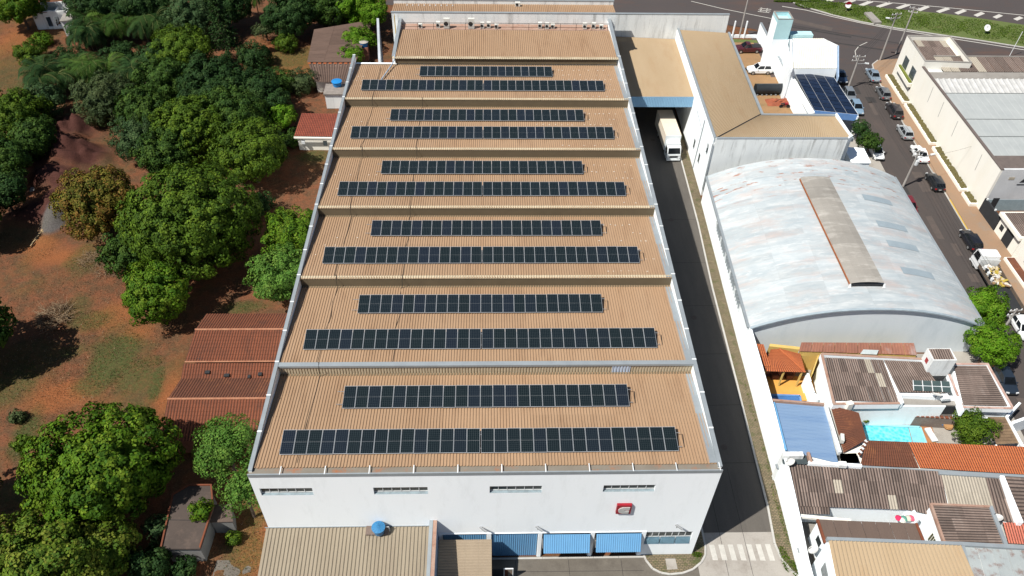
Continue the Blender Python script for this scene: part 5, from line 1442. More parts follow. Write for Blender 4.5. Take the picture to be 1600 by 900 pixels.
sheets(fr, (48.93, 2.49, 2.9), (52.04, 2.38, 2.9), (52.21, 3.24, 3.05), (48.9, 3.42, 3.05), 4, 1, M_BROWNFC, 0.27, 0.075, seed=25)
MB().beam((63.77, 6.23, 3.95), (70.01, 5.72, 3.95), 0.4, 0.3).build('ridge_flashing', M_GALV, fr)
MB().beam((48.84, 2.3, 3), (53.82, 1.7, 3), 0.3, 0.3).build('parapet', M_CREAM, fr)
MB().beam((69.8, 5.7, 4.1), (69.23, 0.7, 4.1), 0.4, 1.4).build('party_wall', M_WHITE, fr)
nb = thing('street_side_house', 'brown corrugated roof at the right edge beyond the white party wall', 'house', (74.5, 5.46, 0))
sheets(nb, (69.88, 1.08, 3.4), (70.11, 5.75, 3.9), (74.48, 5.42, 3.9), (74.22, 0.89, 3.4), 4, 3, M_BROWNFC, 0.35, 0.08, seed=30)
MB().prism(ccw([(70.16, 1.45, 3.2), (70.7, 5.89, 3.2), (74.91, 5.56, 3.2), (74.4, 1.26, 3.2)]), 0, 3.1).build('wall', M_WHITE, nb)
pk = thing('pink_tile_roof', 'pink-red tile roof corner at the right edge of the picture', 'house', (71.46, 1.97, 0))
b = MB(); b.tiles((67.73, -0.82, 3), (72.12, -1.13, 3), (72.27, 0.79, 3.5), (67.85, 1.05, 3.5), 0.25, 0.38); b.build('roof_slope', mat('pink_tile', (0.46, 0.15, 0.10), (0.40, 0.12, 0.085), 1.0, rough=0.9, fine=0.15), pk)
MB().prism(ccw([(67.99, -0.65, 2.9), (72.18, -0.89, 2.9), (72.52, 0.92, 2.9), (68.34, 1.11, 2.9)]), 0, 2.75).build('wall', M_CREAM, pk)

# ---- gabled white house in front
gh = thing('white_gabled_house', 'white house with a ribbed brown roof and a louvred side window', 'house', (64.17, 1.39, 0))
GA, GB, GC, GD = (61.09, -1.48, 4.2), (66.48, -1.62, 4.2), (66.66, 2.09, 4.5), (61.28, 2.43, 4.5)
MB().prism(ccw([GA, GB, GC, GD]), 0, 4.0).build('wall', M_WHITE, gh)
sheets(gh, (61.06, -1.51, 4.25), (61.28, 2.43, 4.5), (66.66, 2.09, 4.5), (66.39, -1.64, 4.25), 3, 4, M_BROWNFC, 0.27, 0.075, seed=31)
MB().beam((61.14, 2.39, 4.68), (60.9, -1.68, 4.46), 0.22, 0.35).build('verge_board', M_RUSTY, gh)
MB().beam((61.12, 2.38, 4.7), (66.61, 2.05, 4.7), 0.2, 0.3).build('verge_board', M_RUSTY, gh)
MB().beam((66.7, 2.11, 4.7), (66.45, -1.77, 4.5), 0.35, 0.4).build('gutter', M_GALV, gh)

q0, q1 = Vector((GD[0], GD[1], 0)), Vector((GA[0], GA[1], 0))
dv = (q1 - q0).normalized(); nv = Vector((dv.y, -dv.x, 0))
if nv.x > 0: nv = -nv
wa = q0.lerp(q1, 0.52) + nv * 0.02; wb = q0.lerp(q1, 0.80) + nv * 0.02
wf = MB().add([wa + Vector((0, 0, 1.7)), wb + Vector((0, 0, 1.7)), wb + Vector((0, 0, 2.9)), wa + Vector((0, 0, 2.9))], [(0, 1, 2, 3), (3, 2, 1, 0)]).build('window', mat('olive_louvre', (0.12, 0.12, 0.055), rough=0.6), gh)
for i in range(5):
    s0 = wa.lerp(wb, i / 4) + nv * 0.02
    MB().beam(s0 + Vector((0, 0, 1.7)), s0 + Vector((0, 0, 2.9)), 0.05, 0.04).build('mullion', M_CREAM, wf)
MB().beam((59.94, 2.41, 3.5), (60.04, 1.41, 3.5), 0.2, 2.4).build('yard_wall', M_WHITE, gh)
dq = (66.82, 0.98, 4.6); dish(dq[0], dq[1], 3.9, 0.55, 'big pale satellite dish next to the gabled house gutter', 2.2, 1.0)
# ---- dark flat-roofed house
dk = thing('dark_roofed_house', 'low white house with dark plain brown roof in front of the mottled roof', 'house', (52.64, 0.87, 0))
DA, DB, DC, DD = (50.55, -0.63, 3.3), (59.75, -1, 3.3), (59.64, 0.97, 3.6), (50.45, 1.48, 3.6)
M_DKROOF = mat('dark_brown_sheet', (0.115, 0.082, 0.066), (0.085, 0.062, 0.052), 0.5, contrast=1.2, rough=0.9, fine=0.12, rnd=0.12, streak=(2, 0.4, 1))
sheets(dk, DA, DB, DC, DD, 7, 1, M_DKROOF, 0.6, 0.015, seed=41, prof='seam')
MB().prism(ccw([DA, DB, DC, DD]), 0, 3.15).build('wall', M_WHITE, dk)
MB().beam((50.36, 1.49, 3.7), (50.48, -0.74, 3.4), 0.2, 0.3).build('verge_board', M_TILE_R, dk)
MB().beam((59.54, 0.98, 3.7), (59.63, -1.14, 3.45), 0.22, 0.3).build('verge_board', M_TILE_R, dk)
w0, w1 = Vector((DD[0] - 0.03, DD[1], 0)), Vector((DA[0] - 0.03, DA[1], 0))
wa = w0.lerp(w1, 0.45); wb = w0.lerp(w1, 0.85)
MB().add([wa + Vector((-.02, 0, 1.6)), wb + Vector((-.02, 0, 1.6)), wb + Vector((-.02, 0, 2.5)), wa + Vector((-.02, 0, 2.5))], [(0, 1, 2, 3), (3, 2, 1, 0)]).build('window', M_GLASS, dk)
dq = (49.26, -1.25, 3.2); dish(dq[0], dq[1], 2.6, 0.48, 'grimy cream satellite dish in the gap beside the alley wall', 2.6, 0.9)
# laundry heap on the light well wall
lh = thing('laundry_heap', 'small heap of red, white and green laundry in the light well', 'laundry', (59.11, 1.76, 2.9))
rs = random.Random(6)
for i, cc in enumerate(((0.55, 0.03, 0.10), (0.60, 0.60, 0.55), (0.10, 0.28, 0.22), (0.50, 0.52, 0.42), (0.62, 0.10, 0.16))):
    q = (59.11, 1.76, 2.9)
    a_ = MB(); a_.lathe([(0.28, 0), (0.34, 0.12), (0.2, 0.26), (0.06, 0.3)], (q[0] - 0.7 + 0.33 * i + rs.uniform(-.1, .1), q[1] + rs.uniform(-.2, .2), 2.86), 9)
    a_.build('cloth', mat('cloth_%d' % i, cc, rough=0.95), lh)
# ---- tan-roofed house at the bottom edge and grey metal roof
th = thing('tan_roofed_house', 'white house with clean tan ribbed roof at the bottom right edge', 'house', (51.82, -1.7, 0))
TA, TB, TC, TD = (49.25, -8.01, 5), (61.76, -8.63, 5), (61.76, -2, 5.3), (49.95, -1.36, 5.3)
MB().prism(ccw([TA, TB, TC, TD]), 0, 4.9).build('wall', M_WHITE, th)
MB().corr(TA, TB, TC, TD, 0.38, 0.11, 'trap').build('roof_sheeting', M_ROOF2, th)
MB().beam((49.84, -1.37, 5.45), (61.74, -2.02, 5.45), 0.3, 0.5).build('ridge_flashing', M_GALV, th)
q0, q1 = Vector((TD[0], TD[1], 0)), Vector((TA[0], TA[1], 0))
wa = q0.lerp(q1, 0.2) + Vector((-.04, 0, 0)); wb = q0.lerp(q1, 0.42) + Vector((-.04, 0, 0))
MB().add([wa + Vector((0, 0, 2.2)), wb + Vector((0, 0, 2.2)), wb + Vector((0, 0, 3.6)), wa + Vector((0, 0, 3.6))], [(0, 1, 2, 3), (3, 2, 1, 0)]).build('window', mat('frosted_window', (0.45, 0.48, 0.48), rough=0.5), th)
gm = thing('grey_metal_roof', 'grey metal roof with rusty patches at the bottom right corner', 'house', (67.98, -1.29, 0))
M_GREYR = mat('grey_zinc_sheet', (0.34, 0.37, 0.37), (0.29, 0.32, 0.325), 0.6, rough=0.5, fine=0.06, rnd=0.05, metal=0.1, stain=(0.17, 0.075, 0.05), stain_scale=1.0, stain_amt=1.0)
A_, B_, C_, D_ = (Vector(q) for q in ((60.89, -8.1, 4.8), (68.95, -8.49, 4.8), (69.92, -2.33, 4.9), (62.11, -1.86, 4.9)))
for i in range(6):
    f0, f1 = i / 6, (i + 1) / 6 - 0.004
    zz = Vector((0, 0, 0.006 * (i % 2)))
    MB().corr(A_.lerp(B_, f0) + zz, A_.lerp(B_, f1) + zz, D_.lerp(C_, f1) + zz, D_.lerp(C_, f0) + zz, 0.5, 0.03, 'seam').build('roof_sheet', M_GREYR, gm)
MB().prism(ccw([tuple(A_), tuple(B_), tuple(C_), tuple(D_)]), 0, 4.65).build('wall', M_WHITE_OLD, gm)
MB().beam((61.79, -1.89, 5.2), (69.8, -2.49, 5.2), 0.35, 0.5).build('ridge_flashing', M_GALV, gm)
MB().beam((61.98, -2.05, 5.15), (60.7, -8.33, 5.1), 0.4, 0.4).build('gutter', M_GALV, gm)

# ------------------------------------------------------------------ street side
# ---- cream showroom across the street
cs = thing('cream_showroom', 'long cream building across the street with grey sheet roofs and planters', 'building', (91, 52.1, 0))
MB().prism([(90.4, 52.1), (90.75, 52.1), (91.75, 81.6), (91.4, 81.6)], 0, [7.2, 7.2, 6.7, 6.7]).build('street_wall', M_CREAM, cs)
MB().beam((90.58, 52.05, 7.32), (91.58, 81.6, 6.82), 0.45, 0.12).build('coping', mat('brown_coping', (0.13, 0.105, 0.095), rough=0.8), cs)
MB().box(90.753, 112, 52.1, 52.45, 0, 7.2).build('end_wall', mat('pale_grey_render', (0.52, 0.53, 0.54), (0.46, 0.47, 0.48), 0.6, rough=0.8), cs)
MB().box(90.9, 112, 52.06, 52.097, 0.0, 2.0).build('plinth', mat('blue_grey_plinth', (0.25, 0.32, 0.35), rough=0.8), cs)
MB().box(91.6, 92.5, 52.03, 52.057, 0.05, 2.3).build('door', M_DARK, cs)
MB().box(92.2, 93.0, 52.06, 52.097, 5.5, 5.95).build('plaque', mat('tan_plaque', (0.38, 0.34, 0.27), rough=0.8), cs)
# dark triangular emblem on the end wall
MB().add([(94.0, 52.08, 5.0), (95.8, 52.08, 5.0), (94.9, 52.08, 6.5)], [(0, 1, 2)]).build('emblem', M_DARK, cs)
MB().beam((93.8, 52.06, 4.75), (96.0, 52.06, 4.75), 0.04, 0.12).build('emblem_bar', M_DARK, cs)
M_GREYSH = mat('light_grey_roof_sheet', (0.335, 0.355, 0.352), (0.30, 0.32, 0.32), 0.5, rough=0.55, fine=0.03)
MB().prism([(90.8, 52.45), (112, 52.45), (112, 81.6), (91.8, 81.6)], 0, 6.15).build('inner_wall', M_WHITE_OLD, cs)
for (y0, y1, z0, z1) in ((56.0, 61.3, 6.3, 6.5), (61.36, 66.0, 6.3, 6.5), (66.06, 73.4, 6.35, 6.6)):
    MB().corr((91.05, y0, z0), (118, y0, z0), (118, y1, z1), (91.3, y1, z1), 1.1, 0.02, 'seam').build('roof_sheet', M_GREYSH, cs)
    MB().box(91.2, 118, y1 - 0.03, y1 + 0.05, z1 - 0.1, z1 + 0.06).build('joint_flashing', mat('dark_joint', (0.10, 0.11, 0.11), rough=0.8), cs)
MB().corr((91.4, 73.6, 6.4), (122, 73.6, 6.4), (122, 77.4, 6.9), (91.5, 77.4, 6.9), 0.95, 0.12, 'trap').build('roof_sheet', mat('white_grey_ribbed', (0.46, 0.46, 0.45), (0.37, 0.37, 0.36), 0.8, rough=0.7, fine=0.1), cs)
MB().box(91.4, 122, 73.4, 73.58, 6.1, 6.55).build('gutter', mat('dark_joint', (0.10, 0.11, 0.11)), cs)
MB().box(91.6, 124, 77.5, 80.2, 6.0, 6.55).build('service_deck', M_CONC, cs)
for x in (97.5, 101.5, 104, 109, 113):
    MB().box(x, x + 1.4, 77.45, 77.49, 6.1, 6.5).build('vent_opening', M_DARK, cs)
sheets(cs, (94.5, 80.2, 6.6), (118, 80.2, 6.6), (118, 84.6, 6.9), (94.5, 84.6, 6.9), 16, 1, M_BROWNFC, 0.3, 0.06, seed=50, alt=M_PALEFC, altp=0.3)
MB().box(94.5, 118, 84.6, 84.8, 6.2, 7.1).build('parapet', M_CONC, cs)
MB().prism([(90.9, 52.5), (97.5, 52.5), (97.5, 55.9), (90.95, 55.9)], 6.16, 6.9).build('roof_block', mat('dark_brown_deck', (0.13, 0.105, 0.095), (0.10, 0.082, 0.075), 1.0, rough=0.9, fine=0.2), cs)
# upper corner block
UB = [(91.5, 81.7), (99.2, 81.2), (99.6, 90.6), (92.1, 90.8)]
MB().prism(UB, 0, 6.7).build('corner_block', M_CREAM, cs)
parapet(cs, UB, 6.703, 7.7, 0.22, M_CREAM, cap=M_CONC)
sheets(cs, (91.9, 82.0, 6.78), (98.6, 81.6, 6.78), (98.9, 90.2, 6.95), (92.4, 90.4, 6.95), 6, 4, M_BROWNFC, 0.3, 0.05, seed=51, alt=M_PALEFC, altp=0.2)
for (ya, yb) in ((86.6, 88.5), (82.9, 84.9)):
    x = 91.5 + (ya - 81.7) * 0.066
    w = MB().prism([(x - 0.03, ya), (x + 0.1, ya), (x + 0.22, yb), (x + 0.09, yb)], 3.3, 5.2).build('window', M_GLASS, cs)
MB().prism([(90.9, 82.6), (91.5, 82.6), (91.95, 88.9), (91.35, 88.9)], 2.35, 3.05).build('planter_ledge', M_CREAM, cs)
MB().prism([(91.0, 82.8), (91.45, 82.8), (91.85, 88.7), (91.45, 88.7)], 3.053, 3.3).build('ledge_plants', mat('olive_planting', (0.10, 0.12, 0.02), (0.15, 0.17, 0.03), 4.0, rough=0.95, fine=0.4), cs)
MB().prism([(91.45, 82.6), (91.5, 82.6), (91.95, 88.9), (91.9, 88.9)], 1.95, 2.3).build('slot_window', M_DARK, cs)
MB().path([(91.55, 81.4, 6.2), (91.45, 81.3, 0.2)], 0.06, 6).build('downpipe', M_GALV, cs)
for y in (57.2, 66.0, 71.5, 76.0):
    MB().path([(90.4 + (y - 52.1) * 0.034 - 0.05, y, 6.2), (90.4 + (y - 52.1) * 0.034 - 0.05, y - 0.2, 3.6)], 0.03, 5).build('wall_lamp', M_STEEL, cs)
# kerbed planters along the wall
M_HEDGE = mat('low_hedge', (0.085, 0.085, 0.030), (0.13, 0.10, 0.04), 3.0, contrast=1.6, rough=0.95, fine=0.45, bump=1.0, bscale=14)
rs = random.Random(8)
for i, (y0, y1) in enumerate(((81.0, 90.2), (68.6, 80.4), (56.4, 67.6), (52.9, 55.8))):
    xa = 90.4 + (y0 - 52.1) * 0.036; xb = 90.4 + (y1 - 52.1) * 0.036
    wd = ('far', 'second', 'long', 'short')[i]
    t = thing('wall_planter', ('planter under the cream corner block', 'planter strip before the middle of the cream wall', 'planter strip before the near half of the cream wall', 'short planter at the near end of the cream wall')[i] + ' with olive hedge', 'planter', (xa - 0.8, y0, 0), 0, 'planters along the cream wall')
    MB().prism([(xa - 1.15, y0), (xa - 0.02, y0), (xb - 0.02, y1), (xb - 1.15, y1)], 0.13, 0.55).build('planter_box', M_CREAM, t)
    hb = MB()
    n = int((y1 - y0) / 0.28)
    for k in range(n):
        for s in range(3):
            y = y0 + 0.25 + (y1 - y0 - 0.5) * (k + rs.random()) / n
            xx = 90.4 + (y - 52.1) * 0.036 - 0.22 - 0.28 * s
            r = rs.uniform(0.13, 0.24)
            hb.lathe([(r * 0.8, 0), (r, r * 0.6), (r * 0.6, r * 1.2)], (xx, y, 0.55), 6)
    hb.build('hedge', M_HEDGE, t)
# wall stub with planting at the corner
cw = tag(MB().prism([(93.4, 92.2), (95.2, 91.9), (95.3, 92.2), (93.5, 92.5)], 0, 2.2).build('corner_wall', M_CREAM), 'short cream wall stub at the street corner below the poles', 'wall')
# ---- dark gate and neighbours at the right edge
dg = tag(MB().prism([(90.35, 47.5), (90.6, 47.5), (90.6, 52.05), (90.35, 52.05)], 0.13, 2.3).build('dark_gate', M_DARK), 'dark sliding gate after the end of the cream building', 'gate')
for y in (49.2, 51.6): MB().cbox((90.45, y, 2.303), (0.2, 0.2, 0.25)).build('gate_lamp', M_FRAME, dg)
wg = thing('white_gatehouse', 'small white flat-roofed house with dark openings at the right edge', 'house', (90.4, 42, 0))
MB().box(90.42, 97, 42.2, 47.4, 0.05, 2.9).build('wall', M_CREAM, wg)
MB().box(89.9, 97, 42.0, 47.6, 2.903, 3.4).build('roof_slab', M_CREAM, wg)
sheets(wg, (90.3, 42.4, 3.42), (97, 42.4, 3.42), (97, 47.2, 3.5), (90.3, 47.2, 3.5), 4, 2, M_BROWNFC, 0.3, 0.06, seed=60)
for (y0, y1, z0, z1) in ((46.0, 46.8, 1.1, 1.9), (43.6, 45.4, 0.2, 2.4)):
    MB().box(90.38, 90.415, y0, y1, z0, z1).build('opening', M_DARK, wg)
wh = thing('cream_house', 'cream house wall with a dark window at the right edge beside the lorry', 'house', (91, 30, 0))
MB().box(90.2, 100, 26, 41.9, 0.05, 4.6).build('wall', M_CREAM, wh)
MB().box(90.15, 90.197, 36.8, 39.6, 1.4, 3.4).build('window', M_GLASS, wh)
MB().prism([(88.9, 26), (90.19, 26), (90.19, 41.5), (88.9, 41.5)], 0.132, 0.5).build('planter_box', M_CREAM, wh)
MB().prism([(89.1, 26.2), (90.1, 26.2), (90.1, 41.3), (89.1, 41.3)], 0.503, 0.62).build('planter_soil', M_TILE_B, wh)

# ---- white shop with cyan tank tower and solar carport
sh = thing('white_shop', 'white building with ribbed white roof and cyan tank tower at the junction', 'building', (71.5, 84, 0))
M_WROOF = mat('white_ribbed_sheet', (0.66, 0.65, 0.58), (0.60, 0.58, 0.50), 0.8, rough=0.6, fine=0.04)
SA, SB, SC, SD, SE = (69.97, 82.22, 6.2), (77.63, 82.29, 6.2), (80.01, 89.66, 6.2), (78.34, 92.23, 6.2), (72.65, 92.15, 6.2)
MB().prism(ccw([SA, SB, SC, SD, SE]), 0, 5.9).build('wall', M_WHITE, sh)
MB().corr((SA[0] + .1, SA[1], 5.98), (SB[0] - .1, SB[1], 5.98), (SC[0] - .1, SC[1], 6.2), (SE[0] + .1, SC[1], 6.2), 0.4, 0.05, 'trap').build('roof_sheeting', M_WROOF, sh)
MB().corr((SE[0] + .1, SC[1], 6.2), (SC[0] - .1, SC[1], 6.2), (SD[0], SD[1], 6.3), (SE[0] + .1, SE[1], 6.3), 0.4, 0.05, 'trap').build('roof_sheeting', M_WROOF, sh)
MB().beam((69.56, 81.24, 6.5), (72.34, 91.56, 6.5), 0.25, 0.7).build('parapet', M_WHITE, sh)
MB().beam((76.44, 78.6, 6.5), (79.92, 89.31, 6.5), 0.2, 0.8).build('parapet', mat('pale_blue_paint', (0.33, 0.45, 0.62), rough=0.6), sh)
MB().beam((79.8, 89.31, 6.5), (78.02, 91.86, 6.5), 0.2, 0.6).build('parapet', M_WHITE_OLD, sh)
M_CYAN = mat('pale_cyan_render', (0.40, 0.60, 0.63), (0.36, 0.55, 0.58), 0.6, rough=0.8)
t0, t1 = (69.18, 91.77, 10), (71.85, 91.81, 10)
TWX0, TWX1, TWY0, TWY1 = t0[0], t1[0], t0[1], t0[1] + 3.0
MB().box(TWX0, TWX1, TWY0, TWY1, 0, 9.3).build('tower', M_CYAN, sh)
MB().box(TWX0 - 0.02, TWX0 - 0.003, TWY0, TWY1, 0, 9.3).build('tower_side', M_WHITE, sh)
parapet(sh, [(TWX0, TWY0), (TWX1, TWY0), (TWX1, TWY1), (TWX0, TWY1)], 9.303, 10.0, 0.15, M_CYAN, cap=M_CONC)
MB().box(TWX0, TWX1 + 0.3, SE[1] + 0.1, TWY0 - 0.003, 0, 6.3).build('terrace_block', M_WHITE, sh)
MB().box(TWX1 + 0.5, TWX1 + 4.5, SE[1] + 0.15, SE[1] + 1.6, 0, 6.9).build('cyan_block', M_CYAN, sh)
# tall white flank towards the parking court
MB().prism(ccw([(SA[0] - 0.3, SA[1] - 0.2), (SA[0], SA[1] - 0.2), (SE[0], SE[1] + 4), (SE[0] - 0.35, SE[1] + 4)]), 0, 6.0).build('flank_wall', M_WHITE, sh)
sc_ = thing('solar_carport', 'sloping carport roof covered with dark blue solar panels beside the street', 'carport', (78.99, 83.65, 0))
CA, CB, CC, CD = (Vector(q) for q in ((71.03, 71.9, 4.4), (77.67, 70.63, 4.4), (77.05, 81.24, 4.9), (70.78, 83.1, 4.9)))
M_CELL2 = mat('blue_solar_glass', (0.010, 0.020, 0.048), (0.008, 0.014, 0.030), 0.4, contrast=1.4, rough=0.25, fine=0.0, rnd=0.25, spec=0.5)
for j in range(4):
    for i in range(10):
        u0, u1 = j / 4 + 0.008, (j + 1) / 4 - 0.008
        v0, v1 = i / 10 + 0.006, (i + 1) / 10 - 0.006
        q = [CA.lerp(CB, u0).lerp(CD.lerp(CC, u0), v0), CA.lerp(CB, u1).lerp(CD.lerp(CC, u1), v0), CA.lerp(CB, u1).lerp(CD.lerp(CC, u1), v1), CA.lerp(CB, u0).lerp(CD.lerp(CC, u0), v1)]
        up = Vector((0, 0, 0.05))
        MB().add([v + up for v in q] + q, [(0, 1, 2, 3), (0, 4, 5, 1), (1, 5, 6, 2), (2, 6, 7, 3), (3, 7, 4, 0)]).build('solar_panel', M_CELL2, sc_)
dn = Vector((0, 0, -0.04))
MB().add([CA + dn, CB + dn, CC + dn, CD + dn], [(0, 1, 2, 3), (3, 2, 1, 0)]).build('deck', M_ALU, sc_)
MB().beam(CA + Vector((0, 0, -.05)), CB + Vector((0, 0, -.05)), 0.12, 1.1).build('fascia', mat('mid_blue_fascia', (0.12, 0.25, 0.52), rough=0.6), sc_)
MB().beam(CB, CC, 0.12, 0.5).build('fascia', M_FRAME, sc_)
for v in (CA, CB, CC, CD, CB.lerp(CC, .5)): MB().beam((v.x, v.y, 0.1), (v.x, v.y, v.z - 0.2), 0.2, 0.2).build('post', M_WHITE, sc_)
MB().prism(ccw([(CA.x - 0.3, CA.y - 0.5), (CA.x + 0.0, CA.y - 0.5), (CD.x + 0.0, CD.y + 0.5), (CD.x - 0.3, CD.y + 0.5)]), 0, 4.3).build('flank_wall', M_WHITE, sc_)
pw_ = tag(MB().prism([(70.55, 63.0), (70.85, 63.0), (71.3, 104.8), (71.0, 104.8)], 0, 3.1).build('court_wall', M_WHITE), 'white wall along the parking court in front of the white shop', 'wall')
MB().beam((70.7, 63.0, 3.2), (71.15, 104.8, 3.2), 0.4, 0.09).build('coping', M_GALV, pw_)
pf = thing('court_front_wall', 'low white wall with posts at the far end of the parking court', 'wall', (61, 104.8, 0))
MB().box(60.2, 71.0, 104.85, 105.05, 0, 0.6).build('wall_section', M_WHITE, pf)
for px in ((66.27, 105.69, 0), (68.52, 105.19, 0)): MB().beam((px[0], 104.95, 0), (px[0], 104.95, 3.4), 0.22, 0.22).build('post', M_WHITE, pf)
# small white annex behind the arched warehouse
an = thing('corner_annex', 'small white annex with sloped grey side behind the warehouse by the street', 'building', (71.6, 56.4, 0))
MB().prism([(71.6, 56.4), (74.2, 56.4), (74.4, 59.8), (71.7, 60.2)], 0, 5.2).build('wall', M_WHITE, an)
MB().prism([(71.5, 56.3), (74.3, 56.3), (74.5, 59.9), (71.6, 60.3)], 5.203, 5.4).build('roof_slab', M_WHITE, an)
MB().box(71.8, 74.0, 56.36, 56.397, 1.5, 4.4).build('opening', M_DARK, an)

# ------------------------------------------------------------------ vehicles
def paint(name, col, rough=0.28, metal=0.0):
    if name in MATS: return MATS[name]
    m = bpy.data.materials.new(name); m.use_nodes = True
    bs = m.node_tree.nodes['Principled BSDF']
    bs.inputs['Base Color'].default_value = (*col, 1); bs.inputs['Roughness'].default_value = rough; bs.inputs['Metallic'].default_value = metal
    bs.inputs['Coat Weight'].default_value = 0.5; bs.inputs['Coat Roughness'].default_value = 0.1
    MATS[name] = m
    return m


M_TYRE = mat('tyre', (0.018, 0.018, 0.018), rough=0.9, fine=0.1)
M_RIM = mat('wheel_rim', (0.45, 0.46, 0.47), rough=0.35, metal=0.6)
M_CARGL = glassmat('car_glass', (0.012, 0.015, 0.018), 0.06)
M_LAMP = glassmat('head_lamp', (0.55, 0.57, 0.58), 0.15)
M_TAIL = glassmat('tail_lamp', (0.30, 0.012, 0.012), 0.2)
M_PLATE = mat('number_plate', (0.55, 0.55, 0.55), rough=0.5)


def wheel(x, y, r, w, parent):
    s = 1 if x > 0 else -1
    wv = MB()
    wv.tube((x - s * w, y, r), (x, y, r), r, 16)
    o = wv.build('wheel', M_TYRE, parent)
    MB().tube((x, y, r), (x + s * 0.012, y, r), r * 0.62, 12).build('rim', M_RIM, o)


def car(kind, name, label, loc, rz, col, cat='car', matname=None, metal=0.3, group='cars parked along the side street'):
    t = thing(name, label, cat, (0, 0, 0), 0, group)
    pm_ = paint(matname or name + '_paint', col, 0.3, metal)
    L, W, H, belt, hood = {'hatch': (3.9, 1.70, 1.48, 0.92, 0.86), 'sedan': (4.4, 1.74, 1.45, 0.92, 0.86), 'suv': (4.4, 1.82, 1.66, 1.05, 1.0), 'pickup': (5.0, 1.80, 1.72, 1.08, 1.04), 'wagon': (4.2, 1.72, 1.50, 0.94, 0.88)}[kind]
    hl, hw = L / 2, W / 2
    # hull: stations from tail to nose (y, width factor, lower z, upper z)
    tail = {'hatch': belt + .02, 'sedan': belt - 0.03, 'suv': belt + .02, 'pickup': belt, 'wagon': belt + .02}[kind]
    st = [(-hl, 0.80, 0.42, tail - 0.28), (-hl + 0.06, 0.90, 0.34, tail - 0.10), (-hl + 0.28, 0.97, 0.27, tail), (-hl * 0.55, 1.0, 0.22, belt), (0, 1.0, 0.2, belt), (hl * 0.42, 1.0, 0.22, belt - 0.01), (hl * 0.55, 0.99, 0.24, hood), (hl - 0.35, 0.94, 0.27, hood - 0.06), (hl - 0.08, 0.86, 0.34, hood - 0.2), (hl, 0.74, 0.42, hood - 0.34)]
    vs = []; fs = []
    for (y, wf, zl, zu) in st:
        w = hw * wf
        ring = [(-w * 0.88, zl), (-w, zl + 0.18), (-w * 1.0, zu - 0.16), (-w * 0.92, zu - 0.02), (-w * 0.5, zu + 0.02), (w * 0.5, zu + 0.02), (w * 0.92, zu - 0.02), (w * 1.0, zu - 0.16), (w, zl + 0.18), (w * 0.88, zl)]
        vs += [(x, y, z) for (x, z) in ring]
    k = 10
    for j in range(len(st) - 1):
        for i in range(k):
            fs.append((j * k + i, (j + 1) * k + i, (j + 1) * k + (i + 1) % k, j * k + (i + 1) % k))
    fs += [tuple(range(k)), tuple(range((len(st) - 1) * k, len(st) * k))[::-1]]
    hull = MB().add(vs, fs)
    if kind == 'pickup':
        hull.box(-hw * 0.80, hw * 0.80, -hl + 0.12, -0.35, belt + 0.025, belt + 0.03)
    hull.build('body', pm_, t, smooth=False)
    # greenhouse
    yb0, yr0, yr1, yb1 = {'hatch': (-hl + 0.16, -hl + 0.55, hl * 0.12, hl * 0.50), 'sedan': (-hl * 0.62, -hl * 0.34, hl * 0.12, hl * 0.46), 'suv': (-hl + 0.18, -hl + 0.5, hl * 0.14, hl * 0.46), 'pickup': (-0.38, -0.22, hl * 0.22, hl * 0.50), 'wagon': (-hl + 0.14, -hl + 0.42, hl * 0.14, hl * 0.50)}[kind]
    wb, wr = hw * 0.90, hw * 0.70
    zb, zr = belt, H
    cab = [(-wb, yb0, zb), (wb, yb0, zb), (wb, yb1, zb), (-wb, yb1, zb), (-wr, yr0, zr - 0.03), (wr, yr0, zr - 0.03), (wr, yr1, zr), (-wr, yr1, zr), (0, (yr0 + yr1) / 2, zr + 0.035)]
    MB().add(cab, [(0, 1, 5, 4), (1, 2, 6, 5), (2, 3, 7, 6), (3, 0, 4, 7), (4, 5, 8), (5, 6, 8), (6, 7, 8), (7, 4, 8)]).build('cabin', pm_, t)

    def pane(nm, q, ins, off):
        q = [Vector(v) for v in q]
        c = sum(q, Vector()) / 4
        n = (q[1] - q[0]).cross(q[3] - q[0]).normalized()
        if n.dot(c - Vector((0, (yr0 + yr1) / 2, zb))) < 0: n = -n
        q = [v.lerp(c, ins) + n * off for v in q]
        MB().add(q, [(0, 1, 2, 3), (3, 2, 1, 0)]).build(nm, M_CARGL, t)
    pane('windscreen', [cab[2], cab[3], cab[7], cab[6]], 0.10, 0.012)
    pane('rear_window', [cab[0], cab[1], cab[5], cab[4]], 0.14, 0.012)
    ym = (yb0 + yb1) / 2; yrm = (yr0 + yr1) / 2
    for s in (-1, 1):
        lo = [(s * wb, yb0 + 0.1, zb), (s * wb, ym, zb), (s * wr, yrm, zr - 0.01), (s * wr, yr0 + 0.06, zr - 0.03)]
        pane('side_window', lo, 0.11, 0.012)
        pane('side_window', [(s * wb, ym, zb), (s * wb, yb1 - 0.12, zb), (s * wr, yr1 - 0.04, zr), (s * wr, yrm, zr - 0.01)], 0.11, 0.012)
        MB().cbox((s * (hw + 0.06), yb1 - 0.32, belt - 0.02), (0.16, 0.1, 0.13)).build('mirror', pm_, t)
        MB().cbox((s * hw * 0.64, hl - 0.08, hood - 0.32), (0.34, 0.16, 0.15), -s * 0.25).build('headlight', M_LAMP, t)
        MB().cbox((s * hw * 0.74, -hl + 0.06, tail - 0.34), (0.26, 0.12, 0.2), s * 0.2).build('taillight', M_TAIL, t)
    MB().box(-0.2, 0.2, -hl - 0.012, -hl + 0.05, 0.55, 0.67).build('number_plate', M_PLATE, t)
    MB().box(-hw * 0.7, hw * 0.7, hl - 0.06, hl + 0.02, 0.36, 0.5).build('bumper', M_BLACK, t)
